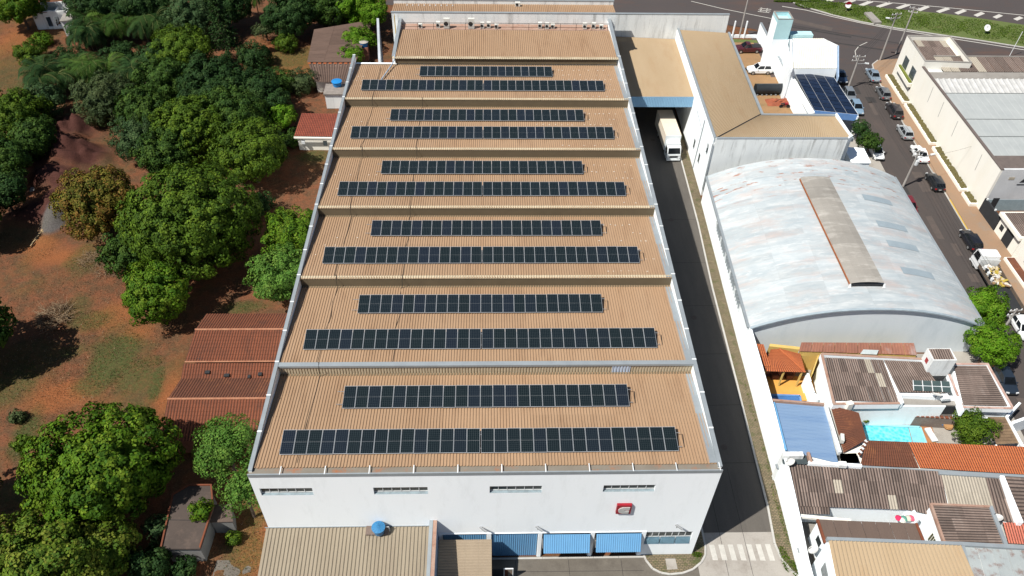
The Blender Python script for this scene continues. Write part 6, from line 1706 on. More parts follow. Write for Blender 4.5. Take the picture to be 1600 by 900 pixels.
    r = 0.31 if kind != 'pickup' and kind != 'suv' else 0.36
    for sx in (-1, 1):
        for yy in (-hl * 0.60, hl * 0.62): wheel(sx * (hw + 0.012), yy, r, 0.2, t)
    if kind == 'pickup':
        MB().box(-hw * 0.78, hw * 0.78, -hl + 0.16, -0.42, belt + 0.032, belt + 0.045).build('cargo_bed', M_DARK, t)
    t.location = loc
    t.rotation_euler = (0, 0, rz)
    return t


SILVER, LBLUE = (0.42, 0.45, 0.48), (0.20, 0.28, 0.37)
SK = math.atan(0.054)


def street(p, d=0): return (p[0], p[1], 0.02), -SK + d


for (kind, nm, lab, p, d, col, mt) in (
    ('sedan', 'parked_car', 'silver-blue sedan parked nearest the junction on the cream building side', (88.21, 89.9, 0.6), 0, (0.26, 0.33, 0.40), 0.4),
    ('hatch', 'parked_car', 'grey hatchback parked second from the junction by the cream building', (87.81, 83.75, 0.6), 0, (0.16, 0.17, 0.18), 0.4),
    ('suv', 'parked_car', 'dark charcoal SUV parked third from the junction by the cream building', (87.55, 77.98, 0.6), 0, (0.035, 0.03, 0.032), 0.3),
    ('hatch', 'parked_car', 'light silver hatchback parked fourth from the junction by the cream building', (86.94, 71.62, 0.6), 0, (0.40, 0.43, 0.45), 0.4),
    ('sedan', 'parked_car', 'white sedan parked beside the middle of the cream wall', (86.91, 65.51, 0.6), 0, (0.74, 0.76, 0.77), 0.0),
    ('wagon', 'parked_car', 'black car parked at the near end of the long cream wall', (86.31, 58.2, 0.6), 0, (0.012, 0.014, 0.017), 0.1),
    ('wagon', 'parked_car', 'black car standing just ahead of the loaded lorry', (85.8, 44.91, 0.6), 0.04, (0.010, 0.011, 0.016), 0.1)):
    l, rz = street(p, d)
    car(kind, nm, lab, l, rz, col, matname='paint_' + lab[:14].replace(' ', '_'), metal=mt)
for (kind, lab, p, col, mt) in (
    ('hatch', 'white car half under the tree behind the warehouse', (80.19, 66.01, 0.6), (0.74, 0.76, 0.77), 0.0),
    ('hatch', 'dark blue-black car parked below the street tree near the bottom right', (78.82, 20.37, 0.6), (0.020, 0.030, 0.045), 0.2),
    ('hatch', 'white car cut by the right picture edge near the lorry', (84.83, 28.53, 0.6), (0.70, 0.72, 0.73), 0.0),
    ('sedan', 'dark navy car beside the white shop, nearest the junction', (82.14, 89.39, 0.6), (0.02, 0.04, 0.08), 0.2),
    ('hatch', 'grey car parked behind the solar carport pole', (81.64, 83.07, 0.6), (0.22, 0.25, 0.28), 0.4),
    ('hatch', 'pale blue car peeking out below the solar carport', (81.46, 78.95, 0.6), (0.22, 0.33, 0.44), 0.3),
    ('hatch', 'dark red car showing past the right eave of the warehouse', (80.8, 52.37, 0.6), (0.16, 0.015, 0.02), 0.2)):
    l, rz = street(p, math.pi)
    car(kind, 'parked_car', lab, (l[0] + (-0.75 if 'red' in lab else 0), l[1], l[2]), rz, col, matname='paint_' + lab[:16].replace(' ', '_'), metal=mt)
p = (67.98, 99.47, 0.7); car('pickup', 'pickup_truck', 'dark maroon pickup truck in the parking court', (p[0], p[1], 0.02), math.pi / 2 + 0.03, (0.075, 0.014, 0.020), 'pickup', 'paint_maroon', 0.2, 'vehicles in the parking court')
p = (68.17, 91.59, 0.7); car('suv', 'parked_car', 'white SUV in the parking court', (p[0], p[1], 0.02), math.pi / 2 + 0.02, (0.74, 0.76, 0.77), 'car', 'paint_white_court', 0.0, 'vehicles in the parking court')
# black tank trailer, tarpaulin, motorbike
q = (67.9, 84.28, 0.7)
tk = thing('black_tank', 'long black cylindrical tank lying in the parking court', 'tank', (q[0], q[1], 0))
MB().tube((q[0] - 2.4, q[1], 1.0), (q[0] + 2.4, q[1] + 0.1, 1.0), 0.85, 20).build('barrel', mat('black_tank_skin', (0.020, 0.024, 0.028), rough=0.45), tk)
for i in range(6): MB().cbox((q[0] - 2.0 + 0.8 * i, q[1] - 0.1, 0.02), (0.22, 1.3, 0.25)).build('cradle', M_STEEL, tk)
q = (69.24, 81.4, 0.3)
tp = thing('orange_tarpaulin', 'crumpled orange tarpaulin heap in the parking court', 'tarpaulin', (q[0], q[1], 0))
rs = random.Random(12)
g = MB(); vs = []; n = 13
for i in range(n):
    for j in range(n):
        u, v = i / (n - 1) * 2 - 1, j / (n - 1) * 2 - 1
        e = max(0, 1 - max(abs(u), abs(v)) ** 2)
        vs.append((q[0] + u * 2.3 + rs.uniform(-.1, .1), q[1] + v * 1.15 + rs.uniform(-.1, .1), 0.03 + e * (0.55 + rs.uniform(-.2, .2))))
g.add(vs, [(i * n + j, (i + 1) * n + j, (i + 1) * n + j + 1, i * n + j + 1) for i in range(n - 1) for j in range(n - 1)])
g.build('cover', mat('orange_tarp', (0.27, 0.075, 0.035), (0.20, 0.058, 0.03), 1.5, rough=0.7), tp)
MB().path([(q[0] - 2.0, q[1] - 0.9, 0.1), (q[0], q[1], 0.75), (q[0] + 2.1, q[1] + 0.8, 0.1)], 0.03, 5).build('rope', M_BLACK, tp)
q = (69.56, 79.77, 0.3)
mo = thing('motorbike', 'red and black motorbike beside the orange tarpaulin', 'motorbike', (q[0], q[1], 0))
for s in (-0.62, 0.62):
    MB().tube((q[0] + s, q[1] - 0.06, 0.3), (q[0] + s, q[1] + 0.06, 0.3), 0.3, 14).build('wheel', M_TYRE, mo)
MB().beam((q[0] - 0.6, q[1], 0.5), (q[0] + 0.5, q[1], 0.75), 0.12, 0.2).build('frame', M_BLACK, mo)
MB().cbox((q[0] + 0.15, q[1], 0.7), (0.5, 0.28, 0.25)).build('fuel_tank', M_RED, mo)
MB().cbox((q[0] - 0.4, q[1], 0.72), (0.6, 0.26, 0.12)).build('seat', M_BLACK, mo)
MB().tube((q[0] + 0.5, q[1] - 0.35, 1.0), (q[0] + 0.5, q[1] + 0.35, 1.0), 0.03, 6).build('handlebar', M_STEEL, mo)

# ---- lorries
def lorry_cab(t, pm_, y0, L, W, H, z0=0.45):
    """cab-over cab from y0 (rear) to y0+L (nose)"""
    hw = W / 2
    prof = [(y0, z0), (y0 + L, z0), (y0 + L + 0.05, z0 + 0.75), (y0 + L - 0.02, z0 + 0.95), (y0 + L - 0.40, H - 0.12), (y0 + L - 0.7, H), (y0, H)]
    vs = [(-hw, y, z) for (y, z) in prof] + [(hw, y, z) for (y, z) in prof]
    n = len(prof)
    MB().add(vs, [tuple(range(n)), tuple(range(n, 2 * n))[::-1]] + [(i, n + i, n + (i + 1) % n, (i + 1) % n) for i in range(n)]).build('cab', pm_, t)
    a = Vector((-hw + 0.12, y0 + L + 0.0, z0 + 1.02)); b_ = Vector((hw - 0.12, y0 + L + 0.0, z0 + 1.02)); c = Vector((hw - 0.18, y0 + L - 0.36, H - 0.2)); d = Vector((-hw + 0.18, y0 + L - 0.36, H - 0.2))
    off = Vector((0, 0.03, 0.012))
    MB().add([a + off, b_ + off, c + off, d + off], [(0, 1, 2, 3), (3, 2, 1, 0)]).build('windscreen', M_CARGL, t)
    for s in (-1, 1):
        MB().add([(s * (hw + 0.01), y0 + 0.45, z0 + 1.0), (s * (hw + 0.01), y0 + L - 0.18, z0 + 1.0), (s * (hw + 0.01), y0 + L - 0.5, H - 0.25), (s * (hw + 0.01), y0 + 0.45, H - 0.25)], [(0, 1, 2, 3), (3, 2, 1, 0)]).build('side_window', M_CARGL, t)
        MB().cbox((s * (hw + 0.2), y0 + L - 0.15, z0 + 1.1), (0.14, 0.1, 0.5)).build('mirror', M_BLACK, t)
        MB().cbox((s * hw * 0.72, y0 + L + 0.04, z0 + 0.12), (0.36, 0.08, 0.2)).build('headlight', M_LAMP, t)
    MB().box(-hw, hw, y0 + L - 0.1, y0 + L + 0.14, z0 - 0.15, z0 + 0.08).build('bumper', pm_, t)
    MB().box(-hw * 0.6, hw * 0.6, y0 + L + 0.02, y0 + L + 0.075, z0 + 0.35, z0 + 0.62).build('grille', M_BLACK, t)


p1 = (47.81, 64.44, 0.9)
bt = thing('box_lorry', 'white lorry with cream box body parked under the loading canopy', 'lorry')
M_LW = paint('lorry_white', (0.62, 0.65, 0.66), 0.35)
lorry_cab(bt, M_LW, 0.0, 1.8, 2.1, 2.45)
MB().box(-1.2, 1.2, -7.3, -0.15, 0.95, 3.55).build('cargo_box', mat('cream_box_panel', (0.62, 0.55, 0.45), (0.57, 0.50, 0.41), 0.7, rough=0.6), bt)
MB().box(-1.2, 1.2, -0.147, -0.05, 0.95, 3.5).build('box_front', M_LW, bt)
MB().box(-1.0, 1.0, -0.05, 1.0, 2.45, 2.75).build('wind_deflector', M_LW, bt)
MB().box(-0.45, 0.45, -7.2, 0.2, 0.55, 0.85).build('chassis', M_BLACK, bt)
for (x, y) in ((-1.02, 1.0), (1.02, 1.0), (-1.05, -5.0), (1.05, -5.0)): wheel(x, y, 0.45, 0.28, bt)
bt.location = (p1[0], p1[1] + 1.4, 0.03); bt.rotation_euler = (0, 0, math.pi + 0.03)
# parcels next to the lorry
pr_ = thing('pallet_of_sacks', 'pale heap of wrapped sacks on a pallet left of the box lorry', 'pallet', (47.32, 70.86, 0.5))
q = (47.32, 70.86, 0.5)
MB().cbox((q[0], q[1], 0.03), (1.2, 1.0, 0.15)).build('pallet', M_WOOD, pr_)
rs = random.Random(2)
for i in range(8):
    MB().lathe([(0.28, 0), (0.34, 0.12), (0.26, 0.26)], (q[0] + rs.uniform(-.4, .4), q[1] + rs.uniform(-.3, .3), 0.18 + 0.24 * (i // 3)), 8).build('sack', mat('sack_cloth', (0.45, 0.38, 0.32), rough=0.9), pr_)
p2 = (85.11, 39.73, 1.4)
fl = thing('flatbed_lorry', 'white-cab flatbed lorry loaded with rubble and boards on the street', 'lorry')
lorry_cab(fl, paint('lorry_white2', (0.72, 0.74, 0.75), 0.35), 0.0, 2.0, 2.3, 2.75)
M_BEDW = mat('bed_timber', (0.13, 0.10, 0.075), (0.09, 0.07, 0.055), 1.5, rough=0.9, fine=0.2)
MB().box(-1.25, 1.25, -8.6, -0.2, 0.95, 1.15).build('bed_floor', M_DARK, fl)
for s in (-1, 1):
    for (a_, c_) in ((-4.7, -0.2), (-8.6, -4.75)):
        MB().box(min(s * 1.25, s * 1.19), max(s * 1.25, s * 1.19), a_, c_, 1.15, 1.62).build('side_board', M_BEDW, fl)
MB().box(-1.25, 1.25, -8.62, -8.56, 1.15, 1.6).build('tail_board', M_BEDW, fl)
MB().box(-1.25, 1.25, -0.2, -0.12, 1.15, 2.3).build('head_board', mat('lorry_headboard', (0.60, 0.62, 0.62), rough=0.6), fl)
MB().box(-0.5, 0.5, -8.4, 0.2, 0.6, 0.9).build('chassis', M_BLACK, fl)
MB().box(-1.15, 1.15, -8.75, -8.65, 0.5, 0.65).build('rear_bumper', M_STEEL, fl)
for (x, y) in ((-1.12, 1.0), (1.12, 1.0), (-1.15, -5.6), (1.15, -5.6), (-1.15, -6.9), (1.15, -6.9)): wheel(x, y, 0.48, 0.3, fl)
rs = random.Random(17)
cols = [mat('rubble_cream', (0.46, 0.38, 0.24), rough=0.9), mat('rubble_white', (0.58, 0.56, 0.52), rough=0.9), mat('rubble_tan', (0.30, 0.19, 0.10), rough=0.9), mat('rubble_yellow', (0.42, 0.32, 0.05), rough=0.9)]
ld2 = thing('rubble_load', 'load of broken boards and plaster heaped on the flatbed lorry', 'rubble')
for i in range(70):
    c_ = (rs.uniform(-0.95, 0.95), rs.uniform(-4.3, -0.5), 1.17 + rs.uniform(0, 0.45))
    MB().cbox(c_, (rs.uniform(0.15, 0.45), rs.uniform(0.2, 0.9), rs.uniform(0.06, 0.2)), rs.uniform(0, 3.1)).build('debris_board', rs.choice(cols), ld2)
bk = thing('bucket_row', 'row of white and black buckets at the left side of the lorry bed', 'buckets')
for i in range(5):
    MB().lathe([(0.17, 0), (0.21, 0.4), (0.19, 0.42)], (-1.02, -1.2 - 0.55 * i, 1.6), 12).build('bucket', M_FRAME if i % 2 == 0 else M_BLACK, bk)
for t in (fl, ld2, bk):
    t.location = (p2[0], p2[1] - 0.6, 0.02); t.rotation_euler = (0, 0, -SK)

# ------------------------------------------------------------------ poles, wires, signs
M_POLE = mat('concrete_pole', (0.33, 0.31, 0.29), (0.26, 0.245, 0.23), 1.0, rough=0.9)


def pole(b, top, lab, arm=1.8, armdir=(1, 0), trans=False, lamp=None, r=0.17):
    t = thing('utility_pole', lab, 'pole', b, 0, 'utility poles')
    MB().tube(b, top, r, 8, r * 0.65).build('shaft', M_POLE, t)
    ad = Vector((armdir[0], armdir[1], 0)).normalized()
    for k, dz in enumerate((0.25, 0.95)):
        c = Vector(top) - Vector((0, 0, dz))
        MB().beam(c - ad * arm / 2, c + ad * arm / 2, 0.12, 0.12).build('crossarm', M_POLE, t)
        for s in (-0.45, -0.15, 0.45):
            v = c + ad * arm * s
            MB().lathe([(0.04, 0), (0.07, 0.05), (0.05, 0.2)], (v.x, v.y, v.z), 8).build('insulator', M_FRAME, t)
    if trans:
        c = Vector(top) - Vector((-0.35, 0, 2.6))
        MB().lathe([(0.3, 0), (0.32, 0.1), (0.32, 0.75), (0.2, 0.85)], tuple(c), 14).build('transformer', mat('transformer_grey', (0.5, 0.52, 0.53), rough=0.5), t)
    if lamp:
        c = Vector(top) - Vector((0, 0, 1.6)); e = c + Vector(lamp)
        MB().tube(c, e, 0.045, 6).build('lamp_arm', M_STEEL, t)
        MB().cbox((e.x, e.y, e.z - 0.06), (0.65, 0.3, 0.14), math.atan2(lamp[1], lamp[0])).build('lamp_head', M_FRAME, t)
    return t


PA_ = (91.96, 96.22, 0.1); PB_ = (95.9, 98.71, 0.1); PC_ = (82.58, 86.07, 0.1); PD_ = (81.47, 57.75, 0.1); PE_ = (67.7, 104.98, 0.1); PF_ = (117.17, 97.95, 0.1)
pole(PA_, (PA_[0] - 0.1, PA_[1], 9.2), 'slim pole with double lamp arm at the junction corner', 1.9, (1, 0.2), lamp=(-1.2, 0.3, 0.5))
pole(PB_, (PB_[0] + 0.1, PB_[1], 9.2), 'darker pole with bracing behind the corner wall stub', 1.6, (1, -0.4))
pole(PC_, (PC_[0], PC_[1], 6.4), 'pole with crossarms beside the solar carport', 2.2, (1, 0.05), lamp=(1.5, -0.4, 0.3))
pole(PD_, (PD_[0] + 0.05, PD_[1], 6.6), 'pole with transformer and street lamp by the warehouse eave', 1.5, (1, 0.1), trans=True, lamp=(2.6, 0.6, 0.4))
pole(PE_, (PE_[0], PE_[1], 9.5), 'tall pale pole at the far edge of the parking court', 1.5, (1, 0.3))
t = thing('lamp_post', 'thin leaning post at the far right beside the cream roofs', 'post', PF_)
MB().tube(PF_, (PF_[0] + 0.2, PF_[1], 5.0), 0.06, 6).build('shaft', M_FRAME, t)
pg0 = (76.74, 20.23, 0.1)
q = (79.22, 25.58, 0.1)
wires = thing('overhead_wires', 'bundle of thin overhead wires along the left side of the street', 'wires', (82, 60, 6))
PG_ = (PD_[0] - 1.6, PD_[1] - 32.0, 0.1)


def wire(a, b, sag, r=0.018):
    pts = []
    for i in range(13):
        u = i / 12
        v = Vector(a).lerp(Vector(b), u); v.z -= sag * 4 * u * (1 - u)
        pts.append(v)
    MB().path(pts, r, 4).build('wire', M_BLACK, wires)


for s in (-0.7, -0.25, 0.3, 0.7):
    wire((PC_[0] + s, PC_[1], 6.3), (PD_[0] + s, PD_[1], 6.5), 0.6)
    wire((PD_[0] + s, PD_[1], 6.5), (PG_[0] + s, PG_[1], 6.6), 0.6)
    wire((PC_[0] + s, PC_[1], 6.3), (PA_[0] + s * .6, PA_[1], 9.0), 0.5)
wire((PD_[0], PD_[1], 5.2), (90.9, 60.4, 5.5), 0.3)
wire((PB_[0], PB_[1], 8.8), (PE_[0], PE_[1], 9.2), 0.8)
pole(PG_, (PG_[0], PG_[1], 6.8), 'dark street pole rising beside the street trees below the warehouse', 1.5, (1, 0.1))


def roadsign(p, lab, h=1.6, mark='', red=False):
    t = thing('road_sign', lab, 'road sign', p, 0, 'round road signs')
    MB().tube(p, (p[0], p[1], h + 0.9), 0.045, 6).build('post', M_STEEL, t)
    MB().tube((p[0], p[1] - 0.06, h + 0.5), (p[0], p[1] - 0.09, h + 0.52), 0.62, 20).build('disc', mat('sign_white', (0.72, 0.73, 0.74), rough=0.4), t)
    if red:
        MB().tube((p[0], p[1] - 0.05, h + 0.5), (p[0], p[1] - 0.062, h + 0.5), 0.70, 20).build('rim', M_RED, t)
    cu = bpy.data.curves.new('sign_text', 'FONT'); cu.body = mark; cu.size = 0.5; cu.align_x = 'CENTER'; cu.align_y = 'CENTER'; cu.extrude = 0.004
    tmp = bpy.data.objects.new('sign_text', cu); COL.objects.link(tmp)
    dg_ = bpy.context.evaluated_depsgraph_get()
    me = bpy.data.meshes.new_from_object(tmp.evaluated_get(dg_)); bpy.data.objects.remove(tmp)
    me.materials.clear(); me.materials.append(M_BLACK)
    o = bpy.data.objects.new('lettering', me); COL.objects.link(o); o.parent = t
    o.rotation_euler = (math.pi / 2 - 0.02, 0, 0); o.location = (0, -0.105, h + 0.5 - p[2])


roadsign((92.38, 116.66, 0.1), 'round white road sign with red rim on the far end of the grass median', 0.9, '60', True)
roadsign((116.55, 106.93, 0.1), 'round white road sign with a dark numeral on the near grass median', 0.9, '1')
# small culvert stub on the median
o = tag(MB().cbox((96.49, 112.99, 0.1), (1.5, 4.6, 0.45), 0.1).build('culvert_slab', M_CONC), 'small concrete culvert slab crossing the grass median', 'culvert')

# ------------------------------------------------------------------ left side: old houses and heaps
XR = -0.9


def toX(p, x=XR): return (x, p[1], p[2])


tr = thing('old_tile_house', 'long low house with weathered red tile gables against the factory left wall', 'house', (-13.92, 21.06, 0))
EA, RA, SA1, SA2, VA, RB_, EB = (-13.77, 29.35, 2.7), (-13.57, 25.37, 4.3), (-14.04, 21.68, 3.05), (-14.21, 21.63, 2.9), (-14.19, 19.94, 2.3), (-13.92, 15.76, 4.1), (-13.9, 11.55, 2.6)
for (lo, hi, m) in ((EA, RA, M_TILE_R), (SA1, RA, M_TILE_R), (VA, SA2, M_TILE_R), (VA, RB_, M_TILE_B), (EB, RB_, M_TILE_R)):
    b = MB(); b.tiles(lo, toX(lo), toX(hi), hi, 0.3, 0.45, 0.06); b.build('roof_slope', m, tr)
for q in (RA, RB_):
    for i in range(int((XR - q[0]) / 0.5)):
        x = q[0] + 0.5 * i
        MB().tube((x, q[1], q[2] + 0.07), (x + 0.49, q[1], q[2] + 0.07), 0.12, 8).build('ridge_tile', mat('pale_ridge_tile', (0.34, 0.17, 0.10), (0.28, 0.12, 0.07), 2.0, rough=0.9), tr)
MB().beam((SA1[0], SA1[1], SA1[2] + 0.12), (XR, SA1[1], SA1[2] + 0.12), 0.15, 0.08).build('step_course', MATS['pale_ridge_tile'], tr)
xw = RB_[0] + 0.5
MB().prism([(xw, EB[1] + 0.4), (XR, EB[1] + 0.4), (XR, EA[1] - 0.4), (RA[0] + 0.4, EA[1] - 0.4)], 0, 2.25).build('wall', M_BROWNB, tr)
for (q, s) in (((-8.43, 24.47, 3.7), 0.9), ((-8.33, 23.01, 3.3), 0.5), ((-12.53, 22.19, 3.2), 0.55), ((-11.12, 22.46, 3.2), 0.4), ((-11.38, 20.54, 2.75), 0.5), ((-9.22, 20.16, 2.65), 0.55), ((-5.62, 20.27, 2.7), 0.4), ((-6.77, 20, 2.6), 0.3)):
    MB().cbox((q[0], q[1], q[2] - 0.12), (s, 0.4, 0.14), 0.05).build('missing_tile_gap', M_DARK, tr)

bc = thing('brown_barn', 'brown corrugated barn half overgrown by bright vines at upper left', 'shed', (-9.71, 95.12, 0))
BRN = mat('brown_barn_sheet', (0.125, 0.082, 0.064), (0.075, 0.050, 0.040), 0.8, contrast=1.4, rough=0.95, fine=0.2, rnd=0.14, streak=(0.5, 2.0, 1))
sheets(bc, (-11.71, 89.24, 2.9), (-12.23, 100.57, 3.3), (-1.95, 104.57, 3.3), (-3.38, 89.33, 2.9), 9, 3, BRN, 0.36, 0.10, seed=70, prof='sine')
sheets(bc, (-9.61, 83.63, 2.3), (-4.46, 83.46, 2.3), (-4, 88.97, 2.85), (-11.45, 88.89, 2.85), 8, 1, BRN, 0.32, 0.10, seed=71, prof='sine')
for i in range(9):
    c_ = Vector((-11.29, 88.71, 2.95)).lerp(Vector((-4.18, 88.78, 2.95)), i / 8)
    MB().tube((c_.x - 0.2, c_.y, c_.z), (c_.x + 0.3, c_.y, c_.z), 0.12, 8).build('ridge_tile', M_TILE_O, bc)
MB().prism(ccw([(-11.4, 89.84, 2.7), (-12.01, 100.78, 2.7), (-2.96, 104.5, 2.7), (-4.14, 89.92, 2.7)]), 0, 2.7).build('wall', M_BROWNB, bc)
MB().prism(ccw([(-9.51, 84.22, 2.2), (-4.79, 84.26, 2.2), (-4.62, 89.72, 2.2), (-11.23, 89.65, 2.2)]), 0, 2.15).build('wall', M_CREAM, bc)
th_ = thing('tank_house', 'small flat-roofed block carrying a blue tank beside the factory', 'building', (-6.65, 83.02, 0))
MB().prism(ccw([(-7.26, 79.08, 2.8), (-3.73, 79.11, 2.8), (-3.78, 81.96, 2.8), (-7.26, 81.93, 2.8)]), 0, 2.6).build('wall', M_WHITE_OLD, th_)
MB().prism(ccw([(-7.44, 78.88, 2.8), (-3.5, 78.91, 2.8), (-3.59, 82.17, 2.8), (-7.5, 82.14, 2.8)]), 2.603, 2.8).build('roof_slab', mat('cracked_slab', (0.24, 0.21, 0.19), (0.17, 0.15, 0.135), 1.5, rough=0.95), th_)


def tank(q, z, lab, lidm, r=0.62):
    t = thing('water_tank', lab, 'water tank', (q[0], q[1], z))
    MB().lathe([(r * 0.8, 0), (r, 0.75), (r, 0.8)], (q[0], q[1], z), 22).build('tank_body', M_TANK2, t)
    MB().lathe([(r * 1.08, 0), (r * 1.08, 0.07), (r * 0.5, 0.16), (0.08, 0.19)], (q[0], q[1], z + 0.803), 22).build('tank_lid', lidm, t)
    return t


M_TANK2 = mat('bright_blue_plastic', (0.02, 0.20, 0.50), rough=0.4)
q = (-5.52, 81.54, 2.8); tank(q, 2.803, 'bright blue water tank on the flat block beside the factory', M_TANK2, 0.8)
q = (-2.7, 95.7, 2.6); tank(q, 2.6, 'blue water tank with grey lid standing among the vines', mat('grey_lid', (0.34, 0.32, 0.28), rough=0.8), 0.75)
q = (-2.7, 95.7, 2.6)
o = tag(MB().cbox((q[0], q[1], 0), (1.4, 1.4, 2.59)).build('tank_plinth', M_BROWNB), 'brick plinth under the grey-lidded tank', 'plinth')
rc = thing('red_roof_cottage', 'small cream cottage with red tile roof beside the factory wall', 'house', (-7.69, 67.82, 0))
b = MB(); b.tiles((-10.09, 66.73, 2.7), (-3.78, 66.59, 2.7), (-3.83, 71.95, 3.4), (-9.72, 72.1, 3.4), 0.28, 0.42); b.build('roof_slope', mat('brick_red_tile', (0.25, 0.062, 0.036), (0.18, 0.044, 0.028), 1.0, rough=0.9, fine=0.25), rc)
MB().prism(ccw([(-9.68, 67.06, 2.6), (-4.03, 66.91, 2.6), (-4.21, 72.49, 2.6), (-9.55, 72.64, 2.6)]), 0, 2.45).build('wall', M_CREAM, rc)
MB().beam((-10.04, 66.48, 2.75), (-3.93, 66.34, 2.75), 0.2, 0.25).build('fascia', M_CREAM, rc)
q = (-8.79, 66.71, 1.8); MB().cbox((q[0], q[1] - 0.1, 1.5), (0.5, 0.35, 0.5)).build('meter_box', M_FRAME, rc)
q = (-5.46, 66.55, 1.8); MB().cbox((q[0], q[1] - 0.02, 1.2), (0.6, 0.12, 0.8)).build('window', M_GLASS, rc)
# ruin
ru = thing('ruined_house', 'roofless white ruin with two empty windows at the top left', 'ruin', (-62.91, 106.11, 0))
a0, a1 = Vector((-65.37, 106.33, 0)), Vector((-59.51, 107.2, 0))
dx = (a1 - a0); Lr = dx.length; dx.normalize()


def rpt(u, v, z): return (a0.x + dx.x * u - dx.y * v, a0.y + dx.y * u + dx.x * v, z)


def rbox(u0, u1, v0, v1, z0, z1, nm, m=M_WHITE_OLD):
    MB().add([rpt(u0, v0, z0), rpt(u1, v0, z0), rpt(u1, v1, z0), rpt(u0, v1, z0), rpt(u0, v0, z1), rpt(u1, v0, z1), rpt(u1, v1, z1), rpt(u0, v1, z1)],
             [(0, 3, 2, 1), (4, 5, 6, 7), (0, 1, 5, 4), (1, 2, 6, 5), (2, 3, 7, 6), (3, 0, 4, 7)]).build(nm, m, ru)


w1, w2 = Lr * 0.42, Lr * 0.66
rbox(0, w1 - 0.45, 0, 0.25, 0, 3.3, 'wall'); rbox(w1 + 0.45, w2 - 0.45, 0, 0.25, 0, 3.6, 'wall'); rbox(w2 + 0.45, Lr, 0, 0.25, 0, 3.4, 'wall')
for w in (w1, w2): rbox(w - 0.45, w + 0.45, 0, 0.25, 2.4, 3.5, 'lintel'); rbox(w - 0.45, w + 0.45, 0, 0.25, 0, 0.5, 'wall')
rbox(0, 0.25, 0.25, 5.0, 0, 2.6, 'wall'); rbox(Lr - 0.25, Lr, 0.25, 5.0, 0, 2.8, 'wall'); rbox(0, Lr, 5.0, 5.25, 0, 3.0, 'wall'); rbox(Lr * 0.5, Lr * 0.5 + .2, 0.25, 5.0, 0, 2.2, 'wall')
rbox(0.26, Lr - 0.26, 0.26, 4.99, 0.1, 0.2, 'floor', M_CONC)
rbox(-0.1, w1 + 0.3, -0.05, 0.3, 3.303, 3.4, 'coping', M_TILE_R)
rs = random.Random(4)
for i in range(26):
    c_ = rpt(rs.uniform(Lr * .5, Lr), rs.uniform(0.5, 4.8), 0.2 + rs.uniform(0, 0.6))
    MB().cbox(c_, (rs.uniform(.2, .7), rs.uniform(.2, .6), rs.uniform(.08, .3)), rs.uniform(0, 3)).build('rubble_block', rs.choice((M_TILE_R, M_WHITE_OLD, M_CONC)), ru)
rbox(Lr * 0.98, Lr * 0.98 + 2.6, -3.4, -0.6, 0, 3.0, 'side_room'); rbox(Lr * 0.96, Lr + 2.9, -3.6, -0.5, 3.003, 3.15, 'roof_slab', M_CONC)
# flat-slab hut bottom left
sl = thing('slab_hut', 'abandoned flat concrete-roofed hut among the trees at bottom left', 'hut', (-9.47, 1.04, 0))
SLP = ccw([(-10.28, -0.29, 3), (-6.66, -0.34, 3), (-6.5, 3.92, 3), (-7.27, 6.27, 3), (-9.48, 6.29, 3), (-10.78, 5.26, 3)])
M_SLAB = mat('dirty_roof_slab', (0.078, 0.060, 0.051), (0.052, 0.041, 0.036), 0.6, contrast=1.3, rough=0.95, fine=0.15, stain=(0.14, 0.10, 0.08), stain_scale=0.7, stain_amt=0.6)
M_GRIM = mat('grimy_render', (0.22, 0.22, 0.215), (0.13, 0.13, 0.125), 0.8, contrast=1.4, rough=0.95, fine=0.15, streak=(1, 1, 0.3))
MB().prism(inset(SLP, 0.25), 0, 2.75).build('wall', M_GRIM, sl)
MB().prism(SLP, 2.753, 2.95).build('roof_slab', M_SLAB, sl)
parapet(sl, SLP, 2.953, 3.1, 0.14, M_TILE_R, name='brick_trim', skip=(0,))
MB().beam((-10.96, 2.58, 3), (-6.85, 2.46, 3), 0.04, 0.03).build('slab_joint', M_DARK, sl)
SL2 = ccw([(-6.66, 2.77, 2.2), (-4.75, 2.81, 2.2), (-5.25, 4.43, 2.2), (-6.82, 4.38, 2.2)])
MB().prism(SL2, 0, 2.2).build('lean_to', M_GRIM, sl)
MB().prism(inset(SL2, -0.12), 2.203, 2.3).build('lean_to_roof', M_DKROOF, sl)
# brush heap, planks, scattered debris
def heap(name, lab, cat, q, rx, ry, h, n, mats, lmin, lmax, thick, seed):
    t = thing(name, lab, cat, (q[0], q[1], 0))
    rs = random.Random(seed)
    groups = [MB() for _ in mats]
    for i in range(n):
        a = rs.uniform(0, 6.28); r = math.sqrt(rs.random())
        x, y = q[0] + rx * r * math.cos(a), q[1] + ry * r * math.sin(a)
        z = 0.1 + h * (1 - r * r) * rs.uniform(0.3, 1.0)
        L = rs.uniform(lmin, lmax); b_ = rs.uniform(0, 6.28); e = rs.uniform(-0.3, 0.7)
        g = groups[i % len(mats)]
        g.tube((x, y, z), (x + L * math.cos(b_) * math.cos(e), y + L * math.sin(b_) * math.cos(e), max(0.05, z + L * math.sin(e))), thick, 4, thick * 0.4, cap=False)
    for g, m in zip(groups, mats): g.build('branches', m, t, kind='stuff')
    return t


